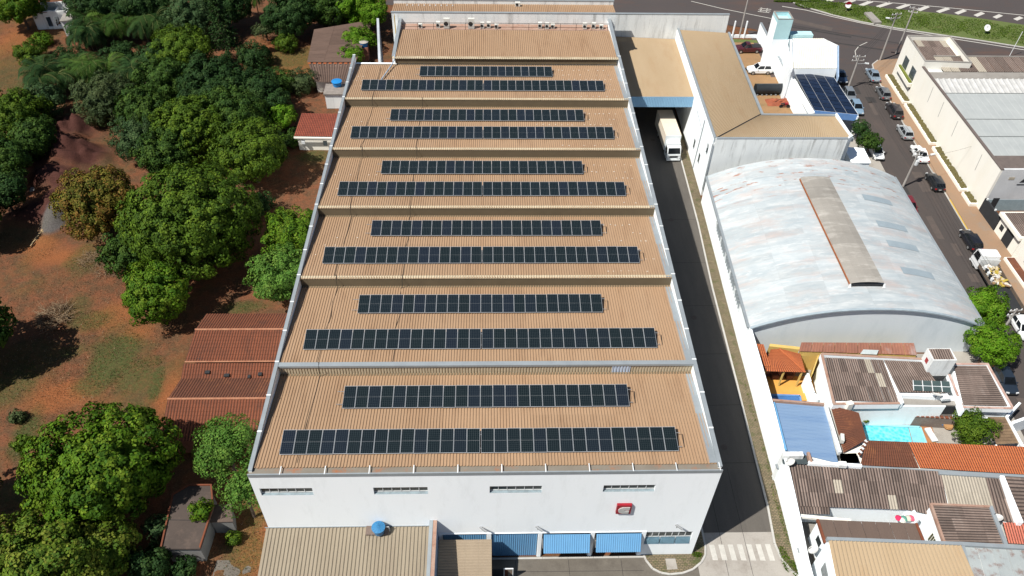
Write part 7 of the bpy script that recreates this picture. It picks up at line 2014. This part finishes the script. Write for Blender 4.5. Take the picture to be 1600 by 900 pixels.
M_TWIG = mat('dead_twig', (0.16, 0.10, 0.055), (0.10, 0.06, 0.035), 3.0, rough=0.95)
M_TWIG2 = mat('pale_twig', (0.26, 0.19, 0.12), rough=0.95)
heap('brush_heap', 'heap of dead brown branches on the red soil', 'brush heap', (-33.24, 31.5, 0), 2.0, 2.3, 0.7, 420, (M_TWIG, M_TWIG2), 0.4, 1.5, 0.03, 5)
heap('cut_branches', 'scattered dry branches at the foot of the big bright tree', 'branches', (-31.97, 42, 0), 2.0, 1.8, 0.4, 220, (M_TWIG, M_TWIG2), 0.4, 1.3, 0.025, 6)
heap('prunings', 'low dry prunings under the left trees near the soil heaps', 'branches', (-29.47, 39.54, 0), 1.6, 1.2, 0.3, 150, (M_TWIG2, M_TWIG), 0.3, 1.0, 0.022, 7)
pk_ = thing('plank_pair', 'two pale planks leaning on the grey gravel pile', 'planks', (-41.32, 47.19, 0))
MB().beam((-41.44, 44.52, 0.15), (-40.42, 48.81, 0.9), 0.22, 0.06).build('plank', mat('pale_plank', (0.36, 0.26, 0.14), rough=0.9), pk_)
MB().beam((-41.04, 45.17, 0.15), (-40.35, 48.12, 0.8), 0.16, 0.06).build('plank', MATS['pale_plank'], pk_)
o = tag(MB().cbox((-45.11, 56.07, 0.6), (1.5, 0.9, 0.25), 0.2).build('broken_slab', M_CONC), 'pale broken concrete slab on the dark soil heaps', 'slab')

# ------------------------------------------------------------------ trees
def leafmat():
    m = bpy.data.materials.new('leaf'); m.use_nodes = True
    N = m.node_tree.nodes; L = m.node_tree.links
    bs = N['Principled BSDF']; bs.inputs['Roughness'].default_value = 0.7; bs.inputs['Specular IOR Level'].default_value = 0.12
    at = N.new('ShaderNodeAttribute'); at.attribute_name = 'leafcol'
    L.new(at.outputs['Color'], bs.inputs['Base Color'])
    tl = N.new('ShaderNodeBsdfTranslucent')
    hs = N.new('ShaderNodeHueSaturation'); hs.inputs['Value'].default_value = 1.1; hs.inputs['Saturation'].default_value = 1.1; hs.inputs['Hue'].default_value = 0.49
    L.new(at.outputs['Color'], hs.inputs['Color']); L.new(hs.outputs[0], tl.inputs['Color'])
    mx = N.new('ShaderNodeMixShader'); mx.inputs[0].default_value = 0.14
    L.new(bs.outputs[0], mx.inputs[1]); L.new(tl.outputs[0], mx.inputs[2])
    L.new(mx.outputs[0], N['Material Output'].inputs['Surface'])
    return m


M_LEAF = leafmat()
M_BARK = mat('bark', (0.10, 0.075, 0.055), (0.06, 0.045, 0.035), 3.0, rough=0.95, fine=0.2)


def core_faces(r, rz, p, lob, amp, k, seed, low):
    """added opaque core that blocks the sun: a lumpy closed shell of leaf-coloured facets"""
    rs = np.random.RandomState(seed + 7)
    nu, nv = 30, 16
    th = np.linspace(0, 2 * np.pi, nu, endpoint=False); ph = np.linspace(-1.2, 1.56, nv)
    T, Pp = np.meshgrid(th, ph, indexing='ij')
    d = np.stack([np.cos(T) * np.cos(Pp), np.sin(T) * np.cos(Pp), np.sin(Pp)], -1)
    b = (amp * np.clip((d @ lob.T - 0.72) / 0.28, 0, 1)).sum(-1)
    rad = k * (0.66 + np.minimum(b, 0.30)) * (1 + rs.uniform(-0.10, 0.10, (nu, nv)) * np.cos(Pp) ** 0.5)
    v = d * rad[..., None] * np.array([r, r, rz])
    q = np.stack([v[:, :-1], np.roll(v, -1, 0)[:, :-1], np.roll(v, -1, 0)[:, 1:], v[:, 1:]], 2).reshape(-1, 4, 3)
    col = p[rs.randint(0, 2, len(q))] * rs.uniform(0.8, 1.2, (len(q), 1))
    return q, col


def leaf_mesh(name, C, U, V, col, extra=None):
    """diamond leaves: centres C, half-axes U (length) and V (width), colours col"""
    n = len(C)
    v = np.empty((n, 4, 3))
    v[:, 0] = C - U; v[:, 1] = C + V - U * 0.1; v[:, 2] = C + U; v[:, 3] = C - V - U * 0.1
    if extra is not None:
        v = np.concatenate([v, extra[0]]); col = np.concatenate([col, extra[1]]); n = len(v)
    me = bpy.data.meshes.new(name)
    me.vertices.add(4 * n); me.vertices.foreach_set('co', v.reshape(-1).astype(np.float32))
    me.loops.add(4 * n); me.loops.foreach_set('vertex_index', np.arange(4 * n, dtype=np.int32))
    me.polygons.add(n); me.polygons.foreach_set('loop_start', np.arange(0, 4 * n, 4, dtype=np.int32))
    me.polygons.foreach_set('loop_total', np.full(n, 4, dtype=np.int32))
    at = me.attributes.new('leafcol', 'FLOAT_COLOR', 'FACE')
    at.data.foreach_set('color', np.concatenate([col, np.ones((n, 1))], 1).astype(np.float32).reshape(-1))
    me.update(calc_edges=True)
    me.materials.append(M_LEAF)
    return me


def unit(a): return a / np.maximum(1e-6, np.linalg.norm(a, axis=1, keepdims=True))


PAL = {
    'mango': ((0.0524, 0.0972, 0.0072), (0.0352, 0.0718, 0.0066), (0.0837, 0.1346, 0.0108)),
    'lime': ((0.0591, 0.1206, 0.0056), (0.0373, 0.0899, 0.0061), (0.0955, 0.1514, 0.0105)),
    'yellow': ((0.0744, 0.1196, 0.0099), (0.0468, 0.0918, 0.0089), (0.1192, 0.1456, 0.0178)),
    'olive': ((0.1120, 0.0966, 0.0140), (0.0679, 0.0763, 0.0105), (0.1435, 0.0798, 0.0168)),
    'dark': ((0.0196, 0.0497, 0.0119), (0.0133, 0.0357, 0.0091), (0.0315, 0.0644, 0.0147)),
    'deep': ((0.0312, 0.0680, 0.0101), (0.0209, 0.0506, 0.0089), (0.0491, 0.0899, 0.0131)),
    'grey': ((0.0454, 0.0689, 0.0241), (0.0314, 0.0510, 0.0196), (0.0644, 0.0857, 0.0308)),
    'blue': ((0.0373, 0.0738, 0.0257), (0.0254, 0.0559, 0.0193), (0.0602, 0.0971, 0.0338)),
    'feather': ((0.0672, 0.1435, 0.0207), (0.0454, 0.1090, 0.0151), (0.0980, 0.1731, 0.0269)),
    'vivid': ((0.0711, 0.1630, 0.0063), (0.0476, 0.1223, 0.0057), (0.1058, 0.1906, 0.0132)),
}


def crown(name, r, rz, pal, seed, leaf=0.30, dens=1.0, loose=0.0, clump=0.20, low=-0.8):
    rs = np.random.RandomState(seed)
    K = int(11.5 * r * r * (0.75 if loose else 1.0)) + 34
    d = unit(rs.normal(size=(K * 3, 3)))
    d = d[d[:, 2] > low][:K]
    K = len(d)
    lob = unit(rs.normal(size=(16, 3)) * np.array([1, 1, 0.6]) + np.array([0, 0, 0.25]))
    amp = rs.uniform(0.06, 0.34, 16)
    bump = (amp * np.clip((d @ lob.T - 0.72) / 0.28, 0, 1)).sum(1)
    rad = 0.66 + np.minimum(bump, 0.30) + rs.uniform(-0.15, 0.10, K) - loose * rs.rand(K) * 0.45
    cc = d * rad[:, None] * np.array([r, r, rz])
    cr = rs.uniform(0.42, 1.0, K) ** 1.2 * (0.62 + 0.055 * r) * min(1.0, 0.25 + r / 2.6) * (clump / 0.20)
    n = int(880 * r * r * dens) + 400
    w = cr ** 2; w /= w.sum()
    ci = rs.choice(K, n, p=w)
    nd = unit(rs.normal(size=(n, 3)) + d[ci] * 0.9 + np.array([0, 0, 0.15]))
    off = nd * (cr[ci] * rs.uniform(0.72, 1.05, n))[:, None]
    C = cc[ci] + off
    # interior fill
    k = rs.rand(n) < 0.13
    C[k] = C[k] * rs.uniform(0.45, 0.85, (k.sum(), 1))
    nrm = unit(nd + 0.5 * d[ci] + rs.normal(scale=0.36, size=(n, 3)))
    t = unit(np.cross(nrm, rs.normal(size=(n, 3))))
    b = np.cross(nrm, t)
    s = leaf * 0.78 * rs.uniform(0.6, 1.3, n)
    p = np.array(PAL[pal])
    pc = rs.choice(3, K, p=(0.5, 0.25, 0.25))
    pick = np.where(rs.rand(n) < 0.65, pc[ci], rs.randint(0, 3, n))
    col = p[pick] * rs.uniform(0.75, 1.25, (n, 1)) * rs.uniform(0.85, 1.15, (K, 1))[ci]
    # oversized inner leaves added to block light and darken the gaps
    m_ = int(n * 0.10)
    di = unit(rs.normal(size=(m_, 3))); di = di[di[:, 2] > low - 0.2]; m_ = len(di)
    Ci = di * (rs.uniform(0.35, 0.66, m_) - 0.25 * loose)[:, None] * np.array([r, r, rz])
    ni = unit(di + rs.normal(scale=0.5, size=(m_, 3))); ti = unit(np.cross(ni, rs.normal(size=(m_, 3)))); bi = np.cross(ni, ti)
    si = leaf * rs.uniform(1.3, 2.4, m_)
    C = np.concatenate([C, Ci]); t = np.concatenate([t, ti]); b = np.concatenate([b, bi]); s = np.concatenate([s, si])
    col = np.concatenate([col, p[rs.randint(0, 3, m_)] * rs.uniform(0.75, 1.25, (m_, 1))])
    return leaf_mesh(name, C, t * (s * 0.62)[:, None], b * (s * 0.42)[:, None], col, core_faces(r, rz, p, lob, amp, 0.66 - 0.45 * loose, seed, low)), cc  # opaque core added to keep the crown's far side dark


SEED = [100]


def tree(label, x, y, zc, r, pal, cat='tree', group='trees on the red-soil plot', flat=0.78, name='broadleaf_tree', ground=0.0, **kw):
    SEED[0] += 1
    seed = SEED[0]
    t = thing(name, label, cat, (x, y, ground), 0, group)
    rz = r * flat
    me, cc = crown('crown', r, rz, pal, seed, **kw)
    o = bpy.data.objects.new('crown', me); COL.objects.link(o); o.parent = t; o.location = (0, 0, zc - ground)
    rs = random.Random(seed)
    h = zc - ground
    b = MB()
    r0 = 0.06 + 0.045 * r
    fork = max(0.2, h - rz * 0.55)
    b.tube((x, y, ground - 0.15), (x + rs.uniform(-.2, .2), y + rs.uniform(-.2, .2), ground + fork), r0, 9, r0 * 0.75)
    for i in rs.sample(range(len(cc)), min(9, len(cc))):
        q = cc[i]
        mid = (x + q[0] * 0.45, y + q[1] * 0.45, zc + q[2] * 0.3 - rz * 0.1)
        b.tube((x, y, ground + fork * 0.93), mid, r0 * 0.5, 6, r0 * 0.28)
        b.tube(mid, (x + q[0] * 0.95, y + q[1] * 0.95, zc + q[2] * 0.95), r0 * 0.28, 5, r0 * 0.08)
    b.build('trunk', M_BARK, t)
    return t


def palm(label, x, y, h, r, seed, n=20, pal='deep', stems=3, group='palms among the trees'):
    """clumping palm: several stems, arching feather fronds with separate leaflets"""
    rs = np.random.RandomState(seed)
    t = thing('feather_palm', label, 'palm', (x, y, 0), 0, group)
    C = []; U = []; V = []; col = []
    st = MB(); rb = MB()
    p = np.array(PAL[pal])
    for s in range(stems):
        a = rs.uniform(0, 6.28); d = 0.0 if stems == 1 else rs.uniform(0.2, 0.35) * r
        bx, by = x + d * math.cos(a), y + d * math.sin(a)
        hh = h * rs.uniform(0.75, 1.1)
        tx, ty = bx + 0.25 * d * math.cos(a), by + 0.25 * d * math.sin(a)
        st.tube((bx, by, -0.1), (tx, ty, hh), 0.11, 7, 0.08)
        for f in range(n):
            az = rs.uniform(0, 6.28); e0 = rs.uniform(0.35, 1.35); L = r * rs.uniform(0.75, 1.15)
            pts = []; pos = np.array([tx, ty, hh]); el = e0
            for k in range(9):
                pts.append(pos.copy())
                dv = np.array([math.cos(az) * math.cos(el), math.sin(az) * math.cos(el), math.sin(el)])
                pos = pos + dv * L / 8; el -= (0.16 + 0.10 * rs.rand()) * (1.0 + 0.12 * k)
            rb.path([tuple(q) for q in pts], 0.02, 3)
            side = np.array([-math.sin(az), math.cos(az), 0])
            tone = p[rs.randint(0, 3)] * rs.uniform(0.8, 1.2)
            for k in range(1, 9):
                for sub in (0.0, 0.5):
                    if k == 8 and sub: continue
                    q = pts[k] if not sub else (pts[k] + pts[k + 1]) / 2
                    tang = pts[min(8, k + 1)] - pts[k - 1]; tang = tang / np.linalg.norm(tang)
                    ll = L * 0.20 * (1.1 - abs(k - 4) / 6)
                    for sg in (-1, 1):
                        ax = side * sg * 0.85 + tang * 0.55 + np.array([0, 0, -0.28]); ax = ax / np.linalg.norm(ax)
                        wv = np.cross(ax, np.array([0, 0, 1.0])); wv = wv / max(1e-6, np.linalg.norm(wv))
                        C.append(q + ax * ll); U.append(ax * ll); V.append(wv * 0.05 * r ** 0.3 + tang * 0.03); col.append(tone * rs.uniform(0.85, 1.15))
    me = leaf_mesh('fronds', np.array(C) - np.array([x, y, 0]), np.array(U), np.array(V), np.array(col))
    o = bpy.data.objects.new('fronds', me); COL.objects.link(o); o.parent = t
    st.build('stems', mat('palm_stem', (0.17, 0.14, 0.09), rough=0.9), t)
    rb.build('frond_ribs', mat('frond_rib', (0.13, 0.14, 0.04), rough=0.8), t)
    return t


def conifer(label, x, y, h, r, seed, pal='dark'):
    """tall dark tree with whorled drooping branches"""
    rs = np.random.RandomState(seed)
    t = thing('conifer_tree', label, 'tree', (x, y, 0), 0, 'trees on the red-soil plot')
    C = []; U = []; V = []; col = []; br = MB(); p = np.array(PAL[pal])
    for k in range(26):
        u = k / 25; z = h * (0.18 + 0.80 * u); rr = r * (1.05 - u) ** 0.8 + 0.25
        for j in range(7):
            az = rs.uniform(0, 6.28)
            d = np.array([math.cos(az), math.sin(az), -0.12]); L = rr * rs.uniform(0.75, 1.1)
            br.tube((x, y, z), (x + d[0] * L, y + d[1] * L, z + d[2] * L), 0.035, 4, 0.01)
            for q in range(26):
                c = np.array([0, 0, z]) + d * L * rs.uniform(0.25, 1.0) + rs.normal(scale=0.22, size=3)
                ax = unit((d + rs.normal(scale=0.5, size=3))[None])[0]; C.append(c); U.append(ax * 0.26); w_ = np.cross(ax, rs.normal(size=3)); V.append(w_ / np.linalg.norm(w_) * 0.09)
                col.append(p[rs.randint(0, 3)] * rs.uniform(0.75, 1.25))
    me = leaf_mesh('needles', np.array(C), np.array(U), np.array(V), np.array(col))
    o = bpy.data.objects.new('needles', me); COL.objects.link(o); o.parent = t
    MB().tube((x, y, -0.1), (x, y, h), 0.24, 8, 0.04).build('trunk', M_BARK, t)
    br.build('branches', M_BARK, t)
    return t


# big trees nearest the camera
tree('large bright mango tree at lower left, widest crown in the picture', -16.41, 5.7, 6.2, 6.43, 'lime', leaf=0.34)
tree('yellow-tipped tree at the bottom left corner below the large mango tree', -18.59, -2.57, 5, 5.26, 'yellow', leaf=0.32)
tree('small yellow-green tree between the bottom left corner and the slab hut', -14.58, -0.93, 4, 2.85, 'yellow', leaf=0.30)
tree('feathery light green tree beside the lower left corner of the factory', -5.9, 8.4, 6, 3.44, 'feather', leaf=0.24, loose=0.5, dens=0.8, clump=0.26)
tree('smaller feathery light tree between slab hut and factory corner', -3.42, 4.45, 5, 2.15, 'feather', leaf=0.22, loose=0.5, dens=0.8, clump=0.28)
tree('broad domed green tree in the middle of the left plot', -17.74, 41.25, 6.8, 7.99, 'mango', leaf=0.34)
tree('round bright green tree below the broad domed tree', -19.97, 31.42, 4.5, 4.07, 'lime', leaf=0.30)
tree('low dark green tree at the left foot of the broad domed tree', -25.64, 39.67, 3.2, 3.4, 'deep', leaf=0.30)
tree('olive and rust-tinted tree beside the soil heaps', -32.12, 47.39, 5, 5.05, 'olive', leaf=0.30)
tree('upright green tree touching the factory parapet', -5.54, 41.11, 4.8, 3.9, 'lime', leaf=0.28)
tree('rounded green tree just below the parapet-touching tree', -5.61, 34.42, 4.2, 3.89, 'feather', leaf=0.28)
tree('tall green tree upper right of the broad domed tree', -14.37, 58.83, 5, 5.3, 'mango', leaf=0.32)
tree('dark green tree left of the red-roofed cottage', -19.53, 68.35, 4.8, 5.43, 'deep', leaf=0.32)
tree('mid green tree behind the broad domed tree', -24.34, 64.84, 4.8, 5.49, 'mango', leaf=0.32)
tree('dark tree between the casuarina and the mid green tree', -26.94, 60.53, 3.8, 4.27, 'deep', leaf=0.30)
tree('bluish weeping tree right of the soil heaps', -32.29, 63.16, 4, 3.76, 'blue', leaf=0.22, loose=0.3, name='weeping_tree', flat=1.0)
tree('grey-green bushy tree above the soil heaps', -41.47, 76.39, 3.2, 4.9, 'grey', leaf=0.26)
tree('dark leafy tree right of the grey-green bushy tree', -33.66, 72.23, 3.8, 4.57, 'deep', leaf=0.28)
tree('light green tree behind the palm row', -32.91, 89.37, 4.5, 5.23, 'mango', leaf=0.28)
tree('shaded green tree in front of the light green tree', -32.81, 81.05, 4, 4.81, 'deep', leaf=0.28)
tree('very dark tree beside the tall conifer', -24.65, 78.35, 5, 5.33, 'dark', leaf=0.30)
tree('dark tree between conifer and the brown barn', -18.22, 77.4, 4.2, 4.51, 'dark', leaf=0.30)
tree('dark shade tree left of the red-roofed cottage roof', -14.92, 74.65, 3.2, 3.25, 'dark', leaf=0.28)
tree('yellow-green young tree beside the red-roofed cottage', -12.77, 71, 3.5, 2.38, 'vivid', leaf=0.32, loose=0.4)
tree('very dark filler tree in the shade between conifer and cottage', -23.83, 73.27, 4, 4.41, 'dark', leaf=0.30)
tree('dark tree in the shade right of the broad domed tree', -13.52, 63.48, 3.5, 3.23, 'dark', leaf=0.28)
tree('dark green tree above the middle palm row', -36.34, 88.32, 3.5, 3.92, 'dark', leaf=0.28)
tree('dark tree behind the back palm row, left', -52.88, 106.25, 5, 5.2, 'dark', leaf=0.30)
tree('dark tree behind the back palm row, right', -44.34, 106.92, 5, 5.46, 'dark', leaf=0.30)
tree('dark tree at the top between blue-green tree and single palm', -29.76, 107.43, 5, 4.78, 'dark', leaf=0.30)
tree('bluish green tree between the back palms and the conifer', -34.25, 101.3, 5, 4.86, 'blue', leaf=0.28)
tree('bright tree at the top left corner above the ruin', -67.18, 106.55, 5, 4.72, 'lime', leaf=0.32)
tree('leafy tree at the left edge below the ruin', -52.7, 70.33, 4, 4.89, 'mango', leaf=0.30)
tree('dark green tree at the left edge above the soil heaps', -49.88, 58, 4.2, 4.52, 'deep', leaf=0.30)
tree('blue-green tree tucked behind the left-edge leafy tree', -51.2, 75.69, 3, 3.25, 'blue', leaf=0.26)
tree('dark tree behind the brown barn, left', -17.18, 104.17, 4.5, 4.72, 'dark', leaf=0.30)
tree('dark tree behind the brown barn, middle', -11.61, 108.55, 4.5, 5.55, 'deep', leaf=0.30)
tree('vivid green tree behind the brown barn, right', -5.01, 108.11, 4, 4.6, 'vivid', leaf=0.28)
tree('pale thin bush by the path left of the brown barn', -21.54, 102.33, 2.5, 2.36, 'grey', leaf=0.22, loose=0.6, dens=0.5)
tree('small green bush on the path left of the brown barn', -17.36, 98.45, 1.6, 1.98, 'mango', 'bush', 'bushes', leaf=0.22)
tree('round olive bush in front of the barn lower roof', -11.81, 84.66, 1.7, 2.6, 'grey', 'bush', 'bushes', leaf=0.20, dens=0.8)
tree('low shrub left of the ruin side room', -61.61, 94.27, 1.4, 2.71, 'mango', 'bush', 'bushes', leaf=0.24)
tree('shrub below the ruin windows', -61.72, 100.56, 1, 1.64, 'lime', 'bush', 'bushes', leaf=0.22)
tree('dark bush in the shade below the slab hut', -11.48, -1.49, 2, 1.97, 'dark', 'bush', 'bushes', leaf=0.26)
tree('dark bush at the bottom edge below the slab hut wall', -8.4, -1.63, 1.2, 1.28, 'dark', 'bush', 'bushes', leaf=0.24)
tree('bluish bush left of the slab hut', -11.37, 2, 2.4, 1.19, 'blue', 'bush', 'bushes', leaf=0.22)
tree('green bush growing on the slab hut roof', -7.4, 3.12, 3.6, 1.02, 'lime', 'bush', 'bushes', leaf=0.20, ground=2.95)
tree('green weeds between slab hut and factory corner', -4.66, 1.84, 0.6, 0.73, 'mango', 'bush', 'bushes', leaf=0.18)
tree('weeds on the soil near the lower left mango tree', -29.19, 13.15, 0.5, 0.94, 'mango', 'bush', 'bushes', leaf=0.22)
tree('low weeds left of the large mango tree', -31.04, 16.44, 0.5, 0.82, 'grey', 'bush', 'bushes', leaf=0.22)
tree('vine mass draped over the barn end and boundary wall', -4.06, 98.6, 2.6, 3.02, 'vivid', 'vine', 'bushes', leaf=0.24, flat=0.6, name='vine')
tree('vine hanging on the top of the grey boundary wall', -1.48, 102.27, 5.5, 2.57, 'vivid', 'vine', 'bushes', leaf=0.24, name='vine')
tree('vine spilling over the barn roof edge', -4.71, 92.61, 2.6, 2.03, 'vivid', 'vine', 'bushes', leaf=0.22, flat=0.6, name='vine')
tree('dark leafy tree between the left-edge trees and the soil heaps', -47.73, 64.37, 3.6, 3.78, 'deep', leaf=0.30, dens=0.8)
tree('dark tree at the left edge beside the soil heaps', -46.28, 51.17, 4, 3.12, 'dark', leaf=0.30, dens=0.8)
tree('dark undergrowth between the palm rows', -52.7, 90.2, 1.8, 3.32, 'dark', 'bush', 'bushes', leaf=0.26, dens=0.8)
tree('dark undergrowth behind the middle palm row', -44.59, 92.09, 1.8, 3.58, 'dark', 'bush', 'bushes', leaf=0.26, dens=0.8)
tree('low scrub between the dark trees and the olive bush', -15.43, 84.38, 1.6, 2.81, 'deep', 'bush', 'bushes', leaf=0.24, dens=0.8)
tree('low scrub right of the tall green tree by the cottage', -11, 68.35, 1.4, 1.78, 'deep', 'bush', 'bushes', leaf=0.24, dens=0.8)
tree('low scrub at the foot of the conifer beside the path', -22, 92.79, 1.8, 2.93, 'dark', 'bush', 'bushes', leaf=0.26, dens=0.8)
tree('dark bush between the broad domed tree and the factory', -12.27, 51.17, 1.8, 1.95, 'dark', 'bush', 'bushes', leaf=0.26, dens=0.8)
# trees beyond the left edge, known by their shadows on the soil
tree('tree just outside the left edge shading the soil beside the brush heap', -38.79, 23.55, 6, 5.22, 'deep', leaf=0.5, dens=0.35)
tree('tree outside the left edge shading the soil above the large mango', -30.02, 4.8, 5.5, 3.84, 'deep', leaf=0.5, dens=0.35)
tree('tree outside the left edge shading the soil heaps', -48.69, 44.52, 5.5, 4.5, 'deep', leaf=0.5, dens=0.35)
# palms
for i, (lab, a) in enumerate((('palm clump below the ruin at left', (-52.87, 82.69, 0, 4.29)), ('first palm of the middle row', (-49.04, 85.84, 0, 3.71)), ('second palm of the middle row', (-45.07, 85.87, 0, 3.72)), ('third palm of the middle row', (-40.78, 85.27, 0, 3.71)),
                             ('left palm of the back row beside the ruin', (-52.31, 99.69, 0, 3.75)), ('second palm of the back row', (-50.91, 101.68, 0, 4.26)), ('third palm of the back row', (-46.61, 101.73, 0, 4.27)), ('fourth palm of the back row', (-42.17, 101.78, 0, 4.27)), ('right palm of the back row by the blue-green tree', (-40.41, 105.88, 0, 3.88)))):
    x, y, z, r = a
    palm(lab, x, y, r * 0.95, r * 1.0, 300 + i, n=26, pal=('dark', 'deep', 'deep', 'dark')[i % 4], stems=4)
x, y, z, r = -24.19, 108.74, 0, 3.2; palm('single tall palm at the top beside the conifer', x, y, 7.0, 2.6, 330, n=22, pal='deep', stems=1)
x, y, z, r = -32.96, 103.41, 0, 2.4; palm('yellowing young palm left of the conifer', x, y, 3.2, 2.0, 331, n=14, pal='yellow', stems=1)
x, y, z, r = -26.83, 94.95, 0, 3.45; conifer('tall dark conifer at the top of the left plot', x, y, 13.0, 2.9, 340)
# right-hand trees
tree('dense clipped street tree right of the warehouse, upper of two', 79.31, 29.35, 3.6, 2.47, 'vivid', 'tree', 'street trees', leaf=0.22, dens=1.6, name='street_tree')
tree('dense clipped street tree right of the warehouse, lower of two', 77.36, 23.5, 3.6, 2.65, 'vivid', 'tree', 'street trees', leaf=0.22, dens=1.6, name='street_tree')
tree('round dark green garden tree beside the patio', 70.86, 12.66, 2.3, 2.1, 'mango', 'tree', 'garden trees', leaf=0.20, dens=1.6, name='garden_tree')
tree('small green tree over the white car behind the office', 78.3, 65.37, 2.8, 1.77, 'deep', 'tree', 'street trees', leaf=0.24, name='street_tree')
tree('dark green street tree below the solar carport', 78.41, 69.75, 2.5, 1.42, 'dark', 'tree', 'street trees', leaf=0.24, name='street_tree')
tree('potted shrub at the pool corner', 60.47, 14.93, 0.8, 0.35, 'yellow', 'bush', 'bushes', leaf=0.14)
tree('hedge patch behind the rear factory block, left', 7.05, 116.67, 2, 1.78, 'lime', 'bush', 'bushes', leaf=0.26)
tree('hedge patch behind the rear factory block, right', 37.74, 117.19, 2, 2.05, 'lime', 'bush', 'bushes', leaf=0.26)


# grass and weed tufts on the soil and on the verges
def tufts(name, lab, spots, n, pal, seed, s=0.22):
    rs = np.random.RandomState(seed)
    C = []; U = []; V = []; col = []
    p = np.array(PAL[pal])
    for (c, rx, ry, w) in spots:
        k = int(n * w)
        a = rs.uniform(0, 6.28, k); r = np.sqrt(rs.rand(k))
        x = c[0] + rx * r * np.cos(a); y = c[1] + ry * r * np.sin(a)
        ax = unit(np.stack([rs.normal(scale=0.7, size=k), rs.normal(scale=0.7, size=k), np.full(k, 1.0)], 1))
        L = s * rs.uniform(0.5, 1.3, k)
        C.append(np.stack([x, y, np.full(k, 0.08)], 1) + ax * L[:, None] * 0.6); U.append(ax * L[:, None])
        w_ = unit(np.cross(ax, rs.normal(size=(k, 3)))); V.append(w_ * (L * 0.35)[:, None])
        col.append(p[rs.randint(0, 3, k)] * rs.uniform(0.7, 1.3, (k, 1)))
    me = leaf_mesh(name, np.concatenate(C), np.concatenate(U), np.concatenate(V), np.concatenate(col))
    o = bpy.data.objects.new(name, me); COL.objects.link(o)
    tag(o, lab, 'grass', kind='stuff')


tufts('weed_tufts', 'scattered green weeds and grass on the red soil', [((-23.89, 24.91, 0), 2.8, 4.6, 1.0), ((-20.99, 22.04, 0), 2.6, 2.6, 0.6), ((-28.87, 31.04, 0), 2.6, 1.6, 0.4), ((-33.98, 24.99, 0), 4.5, 3.0, 0.3), ((-33.98, 21.23, 0), 2.6, 3.5, 0.5), ((-17.85, 21.1, 0), 0.7, 2.4, 0.5),
                       ((-19.78, 24.4, 0), 2.0, 1.0, 0.3), ((-33.62, 42.01, 0), 2.2, 3.0, 0.3), ((-57.92, 82.65, 0), 4, 5, 0.6), ((-47.62, 74.88, 0), 2.5, 3.0, 0.5), ((-19.07, 17.12, 0), 1.8, 1.3, 0.4), ((-29.21, 13.49, 0), 1.5, 3.5, 0.8), ((-3.75, 0.97, 0), 2.0, 3.0, 0.4), ((-7.29, 65.24, 0), 3.0, 1.2, 0.5),
                       ((-10.48, 33.11, 0), 2.5, 1.2, 0.4), ((-16.71, 95.76, 0), 4, 3, 0.4), ((-63.65, 91.15, 0), 6, 7, 0.6), ((-30.16, 26.43, 0), 5, 6, 0.5)], 700, 'deep', 71, 0.085)
mid = [Vector((a[0], a[1], 0)).lerp(Vector((c[0], c[1], 0)), 0.5) for a, c in zip(GR_LO, GR_HI)]
tufts('median_grass', 'uneven green grass covering the road median', [((v.x, v.y), 4.5, min(4.5, 0.42 * (Vector(h[:2]) - Vector(l[:2])).length), 1.0) for v, l, h in zip(mid, GR_LO, GR_HI)], 3600, 'mango', 72, 0.17)
tufts('verge_weeds', 'green weeds along the paved alley verge', [((47.6, -0.6), 0.4, 1.3, 0.5), ((48.2, -1.6), 0.3, 0.8, 0.4), ((48.4, 4), 0.2, 3.5, 0.3), ((39.3, -0.1), 0.5, 0.25, 0.3), ((48.7, 14), 0.15, 8, 0.25)], 900, 'mango', 73, 0.12)

PAL['straw'] = ((0.16, 0.105, 0.05), (0.10, 0.062, 0.032), (0.21, 0.15, 0.085))
PAL['litter'] = ((0.085, 0.040, 0.022), (0.13, 0.070, 0.035), (0.22, 0.17, 0.12))
tufts('dry_straw', 'dry straw-coloured grass litter over the red soil', [((-32.39, 34.33, 0), 7, 7, 1.0), ((-31.37, 22.13, 0), 6, 7, 0.9), ((-22.82, 28.91, 0), 6, 4, 0.7), ((-23.98, 19.35, 0), 7, 4, 0.8), ((-43.1, 43.93, 0), 5, 4, 0.6), ((-64.47, 95.72, 0), 9, 14, 0.9), ((-12.97, 17.5, 0), 4, 3, 0.3), ((-2.96, 2.93, 0), 2, 6, 0.5), ((-8.26, 59.52, 0), 5, 6, 0.4)], 2600, 'straw', 75, 0.075)
tufts('soil_litter', 'stones, clods and leaf litter on the soil heaps and yard', [((-43.97, 62.66, 0), 9, 14, 1.2), ((-30.4, 31.05, 0), 12, 12, 0.9), ((-31, 21.2, 0), 8, 10, 0.6), ((-64.33, 98.1, 0), 10, 14, 0.6), ((-19.09, 96.2, 0), 10, 10, 0.5), ((-3.9, 1.62, 0), 4, 8, 0.4)], 2200, 'litter', 76, 0.09)
